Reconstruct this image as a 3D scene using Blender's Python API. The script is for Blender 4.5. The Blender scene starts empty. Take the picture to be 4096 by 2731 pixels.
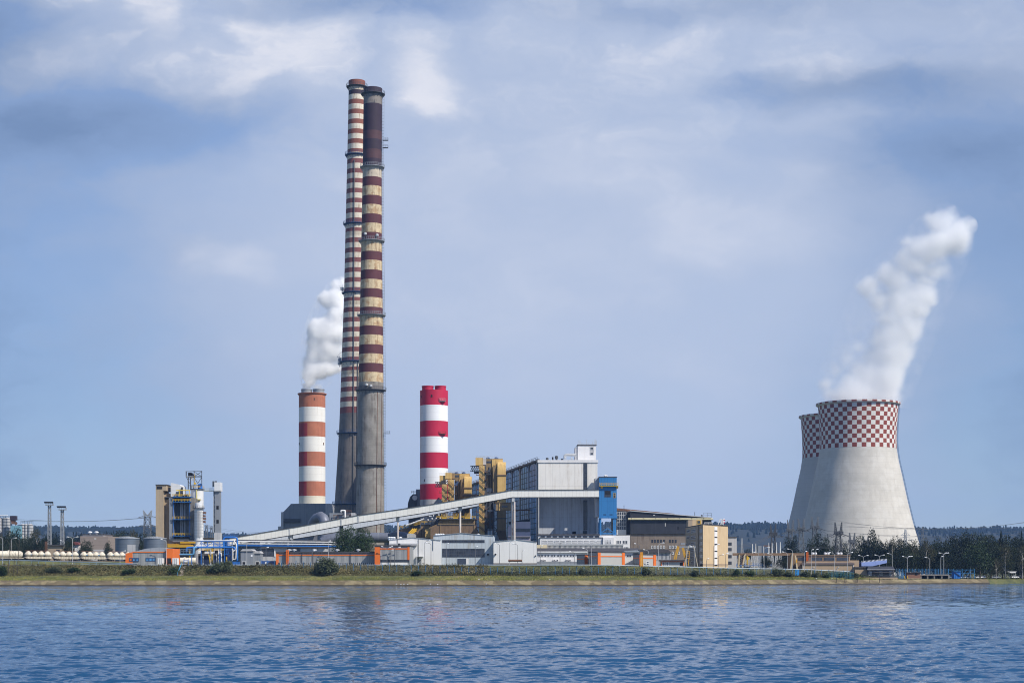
import bpy, math, random
import numpy as np
from mathutils import Vector
random.seed(7)
SC = bpy.context.scene
COL = SC.collection
# camera model: level camera 6 m above the water looking along +Y; one metre at depth Y is F/Y photo pixels
F, CX, HY, H = 6400.0, 2048.0, 2282.0, 6.0
def X(px, Y): return (px - CX) * Y / F
def Z(py, Y): return H + (HY - py) * Y / F
def P(px, py, Y): return Vector((X(px, Y), Y, Z(py, Y)))
def S(n, Y): return n * Y / F
def sm(a, b, t):
    t = min(1.0, max(0.0, (t - a) / (b - a))); return t * t * (3 - 2 * t)
def lerp(pts, t):
    if t <= pts[0][0]: return pts[0][1]
    for (a, va), (b, vb) in zip(pts, pts[1:]):
        if t <= b: return va + (vb - va) * (t - a) / (b - a)
    return pts[-1][1]
def shore(x):
    return 640.0 + 0.61 * (math.sqrt((x - 40) ** 2 + 400) + (x - 40)) / 2
def ztop(x):
    return lerp([(40, 8.0), (100, 6.7), (135, 6.1), (155, 5.3), (178, 2.3)], x)
def GZ(x, y):
    zt = ztop(x); s = y - shore(x)
    return lerp([(-60, -4.0), (-8, -2.2), (0, 0.0), (4.2, 2.0), (14, 2.0 + (zt - 2) * 0.30), (28, zt), (5000, zt)], s)

# ---------------------------------------------------------------- materials
def newmat(name):
    m = bpy.data.materials.new(name); m.use_nodes = True
    nt = m.node_tree
    return m, nt, nt.nodes['Principled BSDF']
class NB:
    def __init__(s, nt): s.nt = nt
    def n(s, t, **kw):
        o = s.nt.nodes.new(t)
        for k, v in kw.items(): setattr(o, k, v)
        return o
    def set(s, sock, v):
        if isinstance(v, bpy.types.NodeSocket): s.nt.links.new(v, sock)
        else: sock.default_value = v
    def m(s, op, a, b=None, c=None, clamp=False):
        o = s.n('ShaderNodeMath', operation=op, use_clamp=clamp)
        s.set(o.inputs[0], a)
        if b is not None: s.set(o.inputs[1], b)
        if c is not None: s.set(o.inputs[2], c)
        return o.outputs[0]
    def v(s, op, a, b=None, out=0):
        o = s.n('ShaderNodeVectorMath', operation=op)
        s.set(o.inputs[0], a)
        if b is not None: s.set(o.inputs[1], b)
        return o.outputs[out]
    def noise(s, vec, scale, detail=4, rough=0.55, out=0):
        o = s.n('ShaderNodeTexNoise'); s.set(o.inputs['Vector'], vec)
        o.inputs['Scale'].default_value = scale; o.inputs['Detail'].default_value = detail
        o.inputs['Roughness'].default_value = rough
        return o.outputs[out]
    def mr(s, val, a, b, c=0.0, d=1.0, t='SMOOTHSTEP'):
        o = s.n('ShaderNodeMapRange', interpolation_type=t)
        s.set(o.inputs[0], val)
        for i, q in enumerate((a, b, c, d)): o.inputs[i + 1].default_value = q
        return o.outputs[0]
    def mix(s, fac, a, b, blend='MIX'):
        o = s.n('ShaderNodeMix', data_type='RGBA', blend_type=blend)
        s.set(o.inputs[0], fac); s.set(o.inputs[6], a); s.set(o.inputs[7], b)
        return o.outputs[2]
def c4(c): return (c[0], c[1], c[2], 1.0)
MATS = {}
def mat(name, col, rough=0.75, var=0.16, vs=0.25, stain=None, amt=0.0, ss=0.5, seam=0, seamz=0, metal=0.0, bump=0.0, ribs=0, patch=None, pamt=0.0, ps=0.12, spec=0.35):
    """weathered surface: tone variation, vertical run-off stains, sheet seams, ribs"""
    if name in MATS: return MATS[name]
    m, nt, bs = newmat(name); b = NB(nt)
    tc = b.n('ShaderNodeTexCoord').outputs['Object']
    sx = b.n('ShaderNodeSeparateXYZ'); nt.links.new(tc, sx.inputs[0])
    xy = b.m('ADD', sx.outputs[0], sx.outputs[1]); z = sx.outputs[2]
    n1 = b.noise(tc, vs, 6, 0.62)
    f = b.mr(n1, 0.25, 0.75, 1 - var, 1 + var, 'LINEAR')
    c = b.mix(1.0, c4(col), f, 'MULTIPLY')
    if patch:
        np_ = b.noise(tc, ps, 3, 0.5)
        c = b.mix(b.m('MULTIPLY', b.mr(np_, 0.5, 0.62), pamt), c, c4(patch))
    if stain:
        st = b.n('ShaderNodeMapping'); st.inputs['Scale'].default_value = (1, 1, 0.06)
        nt.links.new(tc, st.inputs[0])
        n2 = b.noise(st.outputs[0], ss, 5, 0.7)
        n3 = b.noise(tc, ss * 0.35, 3, 0.6)
        k = b.m('MULTIPLY', b.mr(n2, 0.46, 0.68), b.mr(n3, 0.3, 0.65))
        c = b.mix(b.m('MULTIPLY', k, amt), c, c4(stain))
    if seam:
        fr = b.m('FRACT', b.m('DIVIDE', xy, seam))
        ln = b.m('LESS_THAN', fr, min(0.3, 0.12 / seam))
        c = b.mix(b.m('MULTIPLY', ln, 0.45), c, (col[0] * .3, col[1] * .3, col[2] * .32, 1))
    if seamz:
        fr = b.m('FRACT', b.m('DIVIDE', z, seamz))
        ln = b.m('LESS_THAN', fr, min(0.3, 0.12 / seamz))
        c = b.mix(b.m('MULTIPLY', ln, 0.35), c, (col[0] * .35, col[1] * .35, col[2] * .37, 1))
    nt.links.new(c, bs.inputs['Base Color'])
    bs.inputs['Roughness'].default_value = rough; bs.inputs['Metallic'].default_value = metal
    bs.inputs['Specular IOR Level'].default_value = spec
    if bump or ribs:
        hgt = b.noise(tc, vs * 6, 5, 0.65)
        if ribs:
            rb = b.m('SINE', b.m('MULTIPLY', xy, 6.2832 / ribs))
            hgt = b.m('ADD', b.m('MULTIPLY', hgt, 0.4), b.m('MULTIPLY', rb, 0.5))
        bp = b.n('ShaderNodeBump'); bp.inputs['Strength'].default_value = bump or 0.35
        bp.inputs['Distance'].default_value = 0.3
        nt.links.new(hgt, bp.inputs['Height']); nt.links.new(bp.outputs[0], bs.inputs['Normal'])
    MATS[name] = m
    return m
def glassmat(name, col, rough=0.12):
    if name in MATS: return MATS[name]
    m, nt, bs = newmat(name); b = NB(nt)
    tc = b.n('ShaderNodeTexCoord').outputs['Object']
    n1 = b.noise(tc, 0.45, 2, 0.5)
    c = b.mix(b.mr(n1, 0.35, 0.65), c4(col), c4([q * 2.1 for q in col]))
    nt.links.new(c, bs.inputs['Base Color'])
    bs.inputs['Roughness'].default_value = rough; bs.inputs['Specular IOR Level'].default_value = 0.6
    MATS[name] = m
    return m
def leafmat(name, c1, c2, c3, sc=0.25, big=0.0):
    if name in MATS: return MATS[name]
    m, nt, bs = newmat(name); b = NB(nt)
    g = b.n('ShaderNodeNewGeometry').outputs['Position']
    oi = b.n('ShaderNodeObjectInfo').outputs['Random']
    n1 = b.noise(g, sc, 3, 0.6); n2 = b.noise(g, sc * 7, 2, 0.6)
    t = b.m('ADD', b.m('MULTIPLY', n1, 0.7), b.m('MULTIPLY', n2, 0.5))
    t = b.m('ADD', t, b.m('MULTIPLY', b.m('SUBTRACT', oi, 0.5), 0.25))
    if big: t = b.m('ADD', t, b.m('MULTIPLY', b.m('SUBTRACT', b.noise(g, big, 3, .6), .5), 0.9))
    c = b.mix(b.mr(t, 0.4, 0.62), c4(c1), c4(c2))
    c = b.mix(b.mr(t, 0.62, 0.84), c, c4(c3))
    nt.links.new(c, bs.inputs['Base Color'])
    bs.inputs['Roughness'].default_value = 0.6; bs.inputs['Specular IOR Level'].default_value = 0.2
    MATS[name] = m
    return m
M_conc = mat('weathered_concrete', (.225, .212, .19), var=.3, vs=.14, stain=(.095, .075, .06), amt=.85, ss=.6, seamz=3.4, bump=.3, patch=(.33, .315, .29), pamt=.5)
M_conc2 = mat('dark_weathered_concrete', (.165, .15, .14), var=.25, vs=.12, stain=(.06, .05, .05), amt=.8, ss=.6, seamz=7.0, bump=.3, patch=(.22, .19, .17), pamt=.5)
M_sred = mat('faded_red_band', (.205, .072, .068), var=.16, vs=.2, stain=(.12, .05, .045), amt=.5, ss=.6)
M_sred2 = mat('upper_red_band', (.225, .078, .053), var=.16, vs=.2, stain=(.13, .05, .04), amt=.5, ss=.6)
M_swhite = mat('stained_white_band', (.64, .58, .47), var=.14, vs=.3, stain=(.30, .18, .085), amt=.85, ss=.8)
M_soot = mat('soot_stained_band', (.50, .43, .33), var=.15, vs=.3, stain=(.06, .05, .05), amt=1.0, ss=1.3)
M_soot2 = mat('heavily_sooted_band', (.22, .195, .17), var=.2, vs=.3, stain=(.025, .022, .028), amt=1.0, ss=1.5)
M_dred = mat('dark_maroon_band', (.098, .030, .034), var=.16, vs=.2, stain=(.05, .025, .03), amt=.5, ss=.7)
M_dred2 = mat('sooty_maroon_band', (.036, .022, .036), var=.2, vs=.2, stain=(.035, .025, .03), amt=.5, ss=.6)
M_dred3 = mat('brown_maroon_band', (.08, .038, .042), var=.2, vs=.3, stain=(.05, .03, .03), amt=.6, ss=.8)
M_cream = mat('stained_cream_band', (.56, .45, .28), var=.2, vs=.4, stain=(.17, .085, .04), amt=1.0, ss=.95, seamz=2.6, patch=(.36, .20, .085), pamt=.6, ps=.3)
M_orange_b = mat('orange_chimney_band', (.41, .148, .082), var=.15, vs=.2, stain=(.24, .075, .045), amt=.5)
M_oldred_b = mat('old_red_chimney_band', (.285, .035, .04), var=.12, vs=.2)
M_white_b = mat('white_chimney_paint', (.74, .73, .69), var=.05, vs=.15, stain=(.55, .52, .46), amt=.4, seamz=4)
M_cream_b = mat('cream_chimney_paint', (.66, .62, .50), var=.06, vs=.15, stain=(.5, .44, .34), amt=.35, seamz=4)
M_red_b = mat('crimson_chimney_paint', (.46, .012, .048), rough=.55, var=.07, vs=.15)
M_wht2 = mat('cool_white_chimney_paint', (.78, .785, .79), rough=.6, var=.04, vs=.15, seamz=4)
M_pblue = mat('platform_blue', (.045, .085, .19), var=.2, vs=1)
M_steel = mat('dark_steel', (.07, .075, .085), rough=.6, var=.2, vs=1)
M_gsteel = mat('galvanised_steel', (.30, .32, .34), rough=.5, var=.2, vs=.6, metal=.2)
M_pylon = mat('pylon_grey', (.13, .14, .155), rough=.6, var=.15, vs=.6)
M_lsteel = mat('pale_steel', (.46, .47, .48), rough=.55, var=.15, vs=.6)
M_shell = mat('cooling_tower_concrete', (.50, .475, .43), var=.12, vs=.07, stain=(.37, .345, .31), amt=.42, ss=.3, seamz=4.5, bump=.42, patch=(.57, .55, .51), pamt=.5)
M_shell2 = mat('smooth_cooling_tower_concrete', (.47, .455, .43), var=.1, vs=.05, stain=(.38, .36, .34), amt=.5, ss=.2, seamz=4, bump=.1)
M_chkr = mat('checker_red', (.225, .048, .03), var=.18, vs=.2, stain=(.2, .05, .03), amt=.4)
M_chkw = mat('checker_white', (.64, .62, .59), var=.1, vs=.2, stain=(.5, .46, .42), amt=.5)
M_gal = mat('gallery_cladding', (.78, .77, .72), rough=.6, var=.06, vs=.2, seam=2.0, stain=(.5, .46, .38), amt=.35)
M_gal2 = mat('shade_tinted_gallery_cladding', (.58, .62, .68), rough=.6, var=.06, vs=.2, seam=2.0)  # bluish shade on the second gallery is put into its cladding colour
M_galtrim = mat('gallery_trim', (.05, .05, .055), var=.2)
M_pillar = mat('stained_white_pillar', (.62, .57, .53), var=.1, stain=(.28, .10, .06), amt=.9, ss=.9)
M_cladw = mat('white_cladding', (.78, .75, .69), rough=.6, var=.05, vs=.15, seam=4.0, seamz=15, stain=(.45, .38, .29), amt=.5, ss=.5)
M_cladb = mat('shade_tinted_cladding', (.52, .55, .60), rough=.6, var=.1, vs=.15, seam=2.2, seamz=14, stain=(.32, .31, .33), amt=.8, ss=.6)  # shade of the recessed lower wall put into the colour as blue-grey
M_hallw = mat('pale_grey_hall_cladding', (.74, .735, .72), rough=.55, var=.04, vs=.1, seam=8, stain=(.5, .49, .46), amt=.3)
M_hallg = mat('grey_hall_cladding', (.46, .51, .55), rough=.6, var=.1, vs=.2, seam=1.6, stain=(.30, .27, .22), amt=.7, ss=.7)
M_shopg = mat('grey_ribbed_cladding', (.30, .31, .315), rough=.6, var=.06, vs=.2, seam=1.0, ribs=.5)
M_unitg = mat('smooth_grey_panel', (.42, .415, .395), rough=.6, var=.04, vs=.2, seam=0)
M_orange = mat('orange_trim', (.72, .16, .022), rough=.55, var=.06, vs=.3)
M_roofd = mat('dark_roof_felt', (.062, .06, .065), var=.2, vs=.3)
M_roofg = mat('grey_metal_roof', (.30, .33, .36), rough=.5, var=.12, vs=.2, seam=2)
M_white = mat('white_render', (.72, .71, .70), var=.06, vs=.3, stain=(.5, .47, .43), amt=.35)
M_wframe = mat('white_window_frame', (.7, .7, .7), var=.03)
M_dframe = mat('dark_window_frame', (.06, .065, .08), var=.1)
M_glass = glassmat('dark_window_glass', (.022, .028, .04))
M_glassb = glassmat('blue_facade_glass', (.05, .16, .31), .35)
M_dark = mat('dark_opening', (.012, .013, .018), var=.2)
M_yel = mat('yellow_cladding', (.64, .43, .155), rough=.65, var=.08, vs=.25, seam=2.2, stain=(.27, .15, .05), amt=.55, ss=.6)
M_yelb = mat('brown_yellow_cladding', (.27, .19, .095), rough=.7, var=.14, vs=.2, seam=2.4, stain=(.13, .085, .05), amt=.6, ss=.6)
M_brown = mat('brown_steel_casing', (.20, .135, .085), rough=.75, var=.16, vs=.2, seam=3.5, stain=(.09, .06, .045), amt=.6)
M_rail = mat('yellow_railing', (.62, .39, .035), rough=.55, var=.1)
M_rust = mat('rusty_steel', (.16, .085, .055), rough=.85, var=.3, vs=.5)
M_blue = mat('blue_tower_cladding', (.030, .175, .42), rough=.55, var=.09, vs=.2, seam=3.3, seamz=6, stain=(.03, .11, .27), amt=.4)
M_bpipe = mat('blue_pipe_paint', (.028, .155, .50), rough=.45, var=.08)
M_bfence = mat('blue_fence_paint', (.035, .16, .34), rough=.5, var=.15)
M_wpipe = mat('pale_pipe_jacket', (.70, .70, .69), rough=.45, var=.06)
M_duct = mat('grey_duct_jacket', (.165, .18, .225), rough=.5, var=.12, vs=.15, seamz=0, stain=(.10, .10, .12), amt=.5, metal=.2)
M_grey = mat('mid_grey_cladding', (.23, .25, .28), rough=.6, var=.08, vs=.2, seam=2.5, stain=(.15, .15, .16), amt=.5)
M_greyl = mat('light_grey_cladding', (.44, .44, .45), rough=.6, var=.08, vs=.2, seam=2.5)
M_hall_dark = mat('dark_slate_cladding', (.030, .033, .044), rough=.5, var=.3, vs=.25, seam=6, seamz=4.2, stain=(.06, .06, .07), amt=.5)
M_brick = mat('dirty_grey_brick', (.215, .175, .145), var=.18, vs=.35, stain=(.11, .08, .06), amt=.9, ss=.6, bump=.3)
M_beige = mat('beige_render', (.56, .42, .255), var=.07, vs=.2, stain=(.40, .28, .16), amt=.6, ss=.5)
M_beiged = mat('dull_beige_render', (.36, .285, .205), var=.1, vs=.25, stain=(.22, .17, .12), amt=.7, ss=.5)
M_beigec = mat('beige_concrete', (.40, .315, .215), var=.14, vs=.2, stain=(.24, .18, .12), amt=.7, ss=.4, bump=.2)
M_sand = mat('sandy_render', (.38, .285, .19), var=.08, vs=.25, stain=(.25, .17, .12), amt=.5)
M_tank = mat('galvanised_tank_plate', (.15, .18, .22), rough=.45, var=.12, vs=.25, seamz=1.6, metal=.35, stain=(.17, .19, .22), amt=.6)
M_vessel = mat('dusty_cream_vessel', (.62, .57, .47), rough=.6, var=.08, vs=.6, stain=(.36, .27, .16), amt=.8, ss=1.6)
M_chassis = mat('dusty_chassis', (.42, .37, .29), var=.2, vs=.8, stain=(.12, .09, .07), amt=.8, ss=2)
M_wheel = mat('dark_wheel_steel', (.035, .03, .03), var=.2)
M_silo = mat('white_silo_paint', (.68, .69, .70), rough=.55, var=.05, vs=.2, seamz=2.4, stain=(.45, .44, .42), amt=.5)
M_ltblue = mat('faded_light_blue', (.16, .33, .42), var=.14, vs=.3, seam=1.5)
M_canopy = mat('periwinkle_canopy', (.25, .33, .62), rough=.55, var=.06, vs=.3, seam=8)
M_hutbrick = mat('red_brown_brick', (.22, .115, .08), var=.2, vs=.6)
M_soil = mat('ballast_soil', (.17, .15, .12), var=.3, vs=.6)
M_headw = mat('lamp_head_white', (.78, .79, .80), rough=.35, var=.03)
M_pole = mat('lamp_pole_grey', (.43, .43, .43), rough=.6, var=.15, vs=.8)
M_pole2 = mat('dark_lamp_pole', (.14, .14, .15), rough=.6, var=.15, vs=.8)
M_bark = mat('tree_bark', (.085, .07, .055), var=.3, vs=1.2)
M_birch = mat('pale_birch_bark', (.42, .38, .34), var=.3, vs=1.5)
M_carw = mat('white_car_paint', (.72, .73, .74), rough=.3, var=.02)
M_card = mat('dark_car_paint', (.05, .055, .07), rough=.3, var=.05)
M_carr = mat('silver_car_paint', (.4, .42, .45), rough=.3, var=.03)
L_broad = leafmat('broadleaf_foliage', (.012, .024, .012), (.030, .052, .018), (.062, .085, .028))
L_dark = leafmat('dark_wood_foliage', (.007, .014, .009), (.015, .026, .012), (.034, .045, .018))
L_birch = leafmat('birch_foliage', (.022, .030, .014), (.050, .052, .026), (.095, .085, .045))
L_willow = leafmat('grey_willow_foliage', (.030, .045, .022), (.075, .092, .048), (.13, .15, .085))
L_round = leafmat('linden_foliage', (.013, .028, .012), (.034, .060, .020), (.07, .10, .035))
L_far = leafmat('far_conifer_foliage', (.010, .016, .012), (.015, .022, .015), (.022, .031, .019), .02)

# ---------------------------------------------------------------- mesh building
ORG = {}
class MB:
    def __init__(s): s.v = []; s.f = []; s.k = []
    def add(s, vs, fs, m=0):
        o = len(s.v); s.v.extend([tuple(q) for q in vs]); s.f.extend([[i + o for i in f] for f in fs]); s.k.extend([m] * len(fs)); return s
    def hexa(s, q, m=0):
        return s.add(q, [(0, 3, 2, 1), (4, 5, 6, 7), (0, 1, 5, 4), (1, 2, 6, 5), (2, 3, 7, 6), (3, 0, 4, 7)], m)
    def box(s, x0, x1, y0, y1, z0, z1, m=0):
        return s.hexa([(x0, y0, z0), (x1, y0, z0), (x1, y1, z0), (x0, y1, z0), (x0, y0, z1), (x1, y0, z1), (x1, y1, z1), (x0, y1, z1)], m)
    def pbox(s, a, b, t, u, Y, D, m=0):
        z0 = Z(u, Y) if u is not None else min(GZ(X(a, Y), Y), GZ(X(b, Y), Y)) - .7
        return s.box(X(a, Y), X(b, Y), Y, Y + D, z0, Z(t, Y), m)
    def plan(s, pts, z0, z1, m=0):
        n = len(pts); zz = z1 if isinstance(z1, (list, tuple)) else [z1] * n
        vs = [(p[0], p[1], z0) for p in pts] + [(p[0], p[1], zz[i]) for i, p in enumerate(pts)]
        fs = [tuple(range(n - 1, -1, -1)), tuple(range(n, 2 * n))] + [(i, (i + 1) % n, n + (i + 1) % n, n + i) for i in range(n)]
        return s.add(vs, fs, m)
    def prof(s, pts, y0, y1, m=0):
        n = len(pts)
        vs = [(p[0], y0, p[1]) for p in pts] + [(p[0], y1, p[1]) for p in pts]
        fs = [tuple(range(n)), tuple(range(2 * n - 1, n - 1, -1))] + [(i, n + i, n + (i + 1) % n, (i + 1) % n) for i in range(n)]
        return s.add(vs, fs, m)
    def pprof(s, pts, Y, D, m=0): return s.prof([(X(a, Y), Z(b, Y)) for a, b in pts], Y, Y + D, m)
    def tube(s, pts, r, n=8, m=0, cap=True):
        pts = [Vector(p) for p in pts]; k = len(pts)
        rs = r if isinstance(r, (list, tuple)) else [r] * k
        vs = []; fs = []; up = None
        for i, p in enumerate(pts):
            d = ((pts[min(i + 1, k - 1)] - p).normalized() + (p - pts[max(i - 1, 0)]).normalized())
            d.normalize()
            if up is None:
                up = Vector((0, 0, 1)) if abs(d.z) < .9 else Vector((0, 1, 0))
            a = d.cross(up)
            if a.length < 1e-4: a = d.cross(Vector((1, 0, 0)))
            a.normalize(); b2 = a.cross(d).normalized(); up = b2
            for j in range(n):
                t = 2 * math.pi * (j + .5) / n
                vs.append(p + (a * math.cos(t) + b2 * math.sin(t)) * rs[i])
        for i in range(k - 1):
            for j in range(n):
                fs.append((i * n + j, i * n + (j + 1) % n, (i + 1) * n + (j + 1) % n, (i + 1) * n + j))
        if cap: fs += [tuple(range(n - 1, -1, -1)), tuple(range((k - 1) * n, k * n))]
        return s.add(vs, fs, m)
    def bar(s, p, q, w=.2, m=0): return s.tube([p, q], w * .62, 4, m)
    def lathe(s, cx, cy, prof, n=32, m=0, caps=(True, True), mats=None, axis=None):
        vs = []; o = len(s.v)
        for i, (r, z) in enumerate(prof):
            ax = axis(z) if axis else cx
            for j in range(n):
                t = 2 * math.pi * j / n
                vs.append((ax + r * math.cos(t), cy + r * math.sin(t), z))
        s.v.extend(vs)
        for i in range(len(prof) - 1):
            for j in range(n):
                s.f.append([o + i * n + j, o + i * n + (j + 1) % n, o + (i + 1) * n + (j + 1) % n, o + (i + 1) * n + j])
                s.k.append(mats(i, j) if callable(mats) else (mats[i] if mats else m))
        if caps[0]: s.f.append([o + j for j in range(n - 1, -1, -1)]); s.k.append(m)
        if caps[1]: s.f.append([o + (len(prof) - 1) * n + j for j in range(n)]); s.k.append(m)
        return s
    def rail(s, pts, h=1.1, step=2.0, w=.09, m=0):
        """hand rail with posts along a polyline"""
        pts = [Vector(p) for p in pts]; u = Vector((0, 0, 1))
        for a, b in zip(pts, pts[1:]):
            for q in (h, h * .55): s.bar(a + u * q, b + u * q, w, m)
            L = (b - a).length; n = max(1, int(L / step))
            for i in range(n + 1):
                p = a + (b - a) * (i / n); s.bar(p, p + u * h, w, m)
        return s
    def lattice(s, a, b, w0, w1, n=8, r=.16, m=0, br=.7):
        """square lattice mast from a to b"""
        a = Vector(a); b = Vector(b); ax = (b - a).normalized()
        e1 = Vector((1, 0, 0)) if abs(ax.x) < .9 else Vector((0, 0, 1))
        e2 = ax.cross(e1).normalized(); e1 = e2.cross(ax).normalized()
        cs = [(-1, -1), (1, -1), (1, 1), (-1, 1)]
        def pt(i, c):
            t = i / n; w = (w0 + (w1 - w0) * t) / 2
            return a + (b - a) * t + e1 * (c[0] * w) + e2 * (c[1] * w)
        for c in cs: s.bar(pt(0, c), pt(n, c), r * 2, m)
        for i in range(n):
            for j in range(4):
                c, d = cs[j], cs[(j + 1) % 4]
                s.bar(pt(i, c), pt(i + 1, d), r * 2 * br, m); s.bar(pt(i, d), pt(i + 1, c), r * 2 * br, m)
                s.bar(pt(i + 1, c), pt(i + 1, d), r * 2 * br, m)
        return s
    def wbox(s, fr, s0, s1, n0, n1, z0, z1, m=0):
        q = [fr.at(s0, n1), fr.at(s1, n1), fr.at(s1, n0), fr.at(s0, n0)]
        return s.hexa([(p[0], p[1], z0) for p in q] + [(p[0], p[1], z1) for p in q], m)
    def build(s, name, mats, parent=None, loc=None, smooth=None, **tags):
        org = ORG[parent.name] if parent is not None else Vector(loc if loc is not None else (s.v[0] if s.v else (0, 0, 0)))
        me = bpy.data.meshes.new(name)
        me.from_pydata([(v[0] - org[0], v[1] - org[1], v[2] - org[2]) for v in s.v], [], s.f)
        if not isinstance(mats, (list, tuple)): mats = [mats]
        for m in mats: me.materials.append(m)
        if len(mats) > 1: me.polygons.foreach_set('material_index', s.k)
        if smooth:
            me.polygons.foreach_set('use_smooth', [True] * len(me.polygons))
            me.set_sharp_from_angle(angle=math.radians(smooth))
        return link(name, me, parent, org, **tags)
def link(name, me, parent, org, **tags):
    o = bpy.data.objects.new(name, me); COL.objects.link(o)
    ORG[o.name] = Vector(org)
    if parent is not None: o.parent = parent
    else: o.location = org
    tag(o, **tags)
    return o
def tag(o, label=None, cat=None, group=None, kind=None):
    if label: o['label'] = label
    if cat: o['category'] = cat
    if group: o['group'] = group
    if kind: o['kind'] = kind
    return o
def thing(name, loc, label, cat, group=None):
    o = bpy.data.objects.new(name, None); COL.objects.link(o)
    o.empty_display_size = 1; o.location = loc; ORG[o.name] = Vector(loc)
    return tag(o, label, cat, group)
def gthing(name, px, Y, label, cat, group=None):
    x = X(px, Y); return thing(name, (x, Y, GZ(x, Y)), label, cat, group)
def copy_tree(o, parent=None):
    c = o.copy(); COL.objects.link(c)
    if parent is not None: c.parent = parent
    for ch in list(o.children): copy_tree(ch, c)
    return c
class Fr:
    """a wall standing from photo column a at depth Ya to column b at depth Yb; n points out of it"""
    def __init__(s, a, Ya, b, Yb):
        s.o = Vector((X(a, Ya), Ya)); e = Vector((X(b, Yb), Yb)); s.L = (e - s.o).length
        s.d = (e - s.o).normalized(); s.n = Vector((s.d.y, -s.d.x))
    def at(s, t, n=0): return s.o + s.d * t + s.n * n
    def s(s, px):
        k = (px - CX) / F; return (k * s.o.y - s.o.x) / (s.d.x - k * s.d.y)
    def z(s, px, py): return Z(py, s.o.y + s.s(px) * s.d.y)
def win(parent, fr, a, b, t, u, nx=1, ny=1, name='window', frame=None, glass=None, fw=.12, proud=.1, label=None):
    """glazed window on wall fr between photo columns a..b and rows t..u"""
    mb = MB(); s0, s1 = fr.s(a), fr.s(b); zc = (a + b) / 2; z1, z0 = fr.z(zc, t), fr.z(zc, u)
    mb.wbox(fr, s0, s1, .003, proud * .45, z0, z1, 1)
    for i in range(nx + 1):
        c = s0 + (s1 - s0) * i / nx; mb.wbox(fr, c - fw / 2, c + fw / 2, .001, proud, z0 - fw / 2, z1 + fw / 2, 0)
    for j in range(ny + 1):
        c = z0 + (z1 - z0) * j / ny; mb.wbox(fr, s0 + fw / 2, s1 - fw / 2, .002, proud - .012, c - fw / 2, c + fw / 2, 0)
    return mb.build(name, [frame or M_dframe, glass or M_glass], parent, label=label)
def panel(parent, fr, a, b, t, u, mt, name, proud=.06, thick=.05, label=None):
    zc = (a + b) / 2
    return MB().wbox(fr, fr.s(a), fr.s(b), .001, proud, fr.z(zc, u), fr.z(zc, t)).build(name, mt, parent, label=label)
def house(name, label, cat, A, B, Cc, top, wall, roof, group=None, over=.35, rt=.35, base=None, flat=True):
    """two-faced building: left face A->B, right face B->Cc (photo column, depth); top is the photo row of the eaves at B"""
    fl, frt = Fr(*A, *B), Fr(*B, *Cc)
    a, b, c = Vector((X(*A), A[1])), Vector((X(*B), B[1])), Vector((X(*Cc), Cc[1]))
    d = a + c - b; zt = Z(top, B[1])
    z0 = min(GZ(b.x, b.y), GZ(a.x, a.y)) - .7 if base is None else Z(base, B[1])
    t = thing(name, (b.x, b.y, GZ(b.x, b.y)), label, cat, group)
    MB().plan([a, b, c, d], z0, zt).build('wall', wall, t)
    if roof:
        cen = (a + b + c + d) / 4
        q = [p + (p - cen).normalized() * over for p in (a, b, c, d)]
        MB().plan(q, zt, zt + rt).build('roof', roof, t)
    return t, fl, frt, zt
HAZE = 4.2e-05
# ---------------------------------------------------------------- camera, sun, sky
cam = bpy.data.cameras.new('camera'); co = bpy.data.objects.new('camera', cam); COL.objects.link(co)
co.location = (0, 0, H); co.rotation_euler = (math.radians(90), 0, 0)
cam.sensor_width = 36; cam.lens = F / 4096 * 36; cam.shift_y = (HY - 1365.5) / 4096
cam.clip_start = 1; cam.clip_end = 40000
SC.camera = co
AZ, EL = math.radians(54), math.radians(45)
sd = Vector((math.sin(AZ) * math.cos(EL), -math.cos(AZ) * math.cos(EL), math.sin(EL)))
sl = bpy.data.lights.new('sun', 'SUN'); sl.energy = 4.7; sl.angle = math.radians(.53); sl.color = (1.0, .93, .82)
so = bpy.data.objects.new('sun', sl); COL.objects.link(so)
so.rotation_euler = (-sd).to_track_quat('-Z', 'Y').to_euler(); so.location = (200, 200, 800)

W = bpy.data.worlds.new('World'); SC.world = W; W.use_nodes = True
nt = W.node_tree; b = NB(nt); bg = nt.nodes['Background']; out = nt.nodes['World Output']
sky = b.n('ShaderNodeTexSky', sky_type='NISHITA', sun_disc=False)
sky.sun_elevation = EL; sky.sun_rotation = math.atan2(sd.x, sd.y); sky.air_density = 1.0; sky.dust_density = .5; sky.ozone_density = 1.6
bg.inputs['Strength'].default_value = .105
skyc = b.mix(1.0, sky.outputs[0], (.80, .93, 1.16, 1), 'MULTIPLY')
nt.links.new(skyc, bg.inputs['Color'])
d = b.n('ShaderNodeTexCoord').outputs['Generated']
sx = b.n('ShaderNodeSeparateXYZ'); nt.links.new(d, sx.inputs[0])
yy = b.m('MAXIMUM', sx.outputs[1], .12)
U = b.m('DIVIDE', sx.outputs[0], yy); V = b.m('DIVIDE', sx.outputs[2], yy)
cb = b.n('ShaderNodeCombineXYZ'); b.set(cb.inputs[0], b.m('MULTIPLY_ADD', U, 6.4, 2.048)); b.set(cb.inputs[1], b.m('MULTIPLY_ADD', V, -6.4, 2.282))
uv = cb.outputs[0]
stx = b.v('MULTIPLY', uv, (1.0, 1.7, 1.0))
wn = b.noise(stx, 1.7, 5, .55, 1)
warp = b.v('MULTIPLY', b.v('SUBTRACT', wn, (.5, .5, .5)), (.55, .30, 0))
uvw = b.v('ADD', uv, warp)
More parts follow.
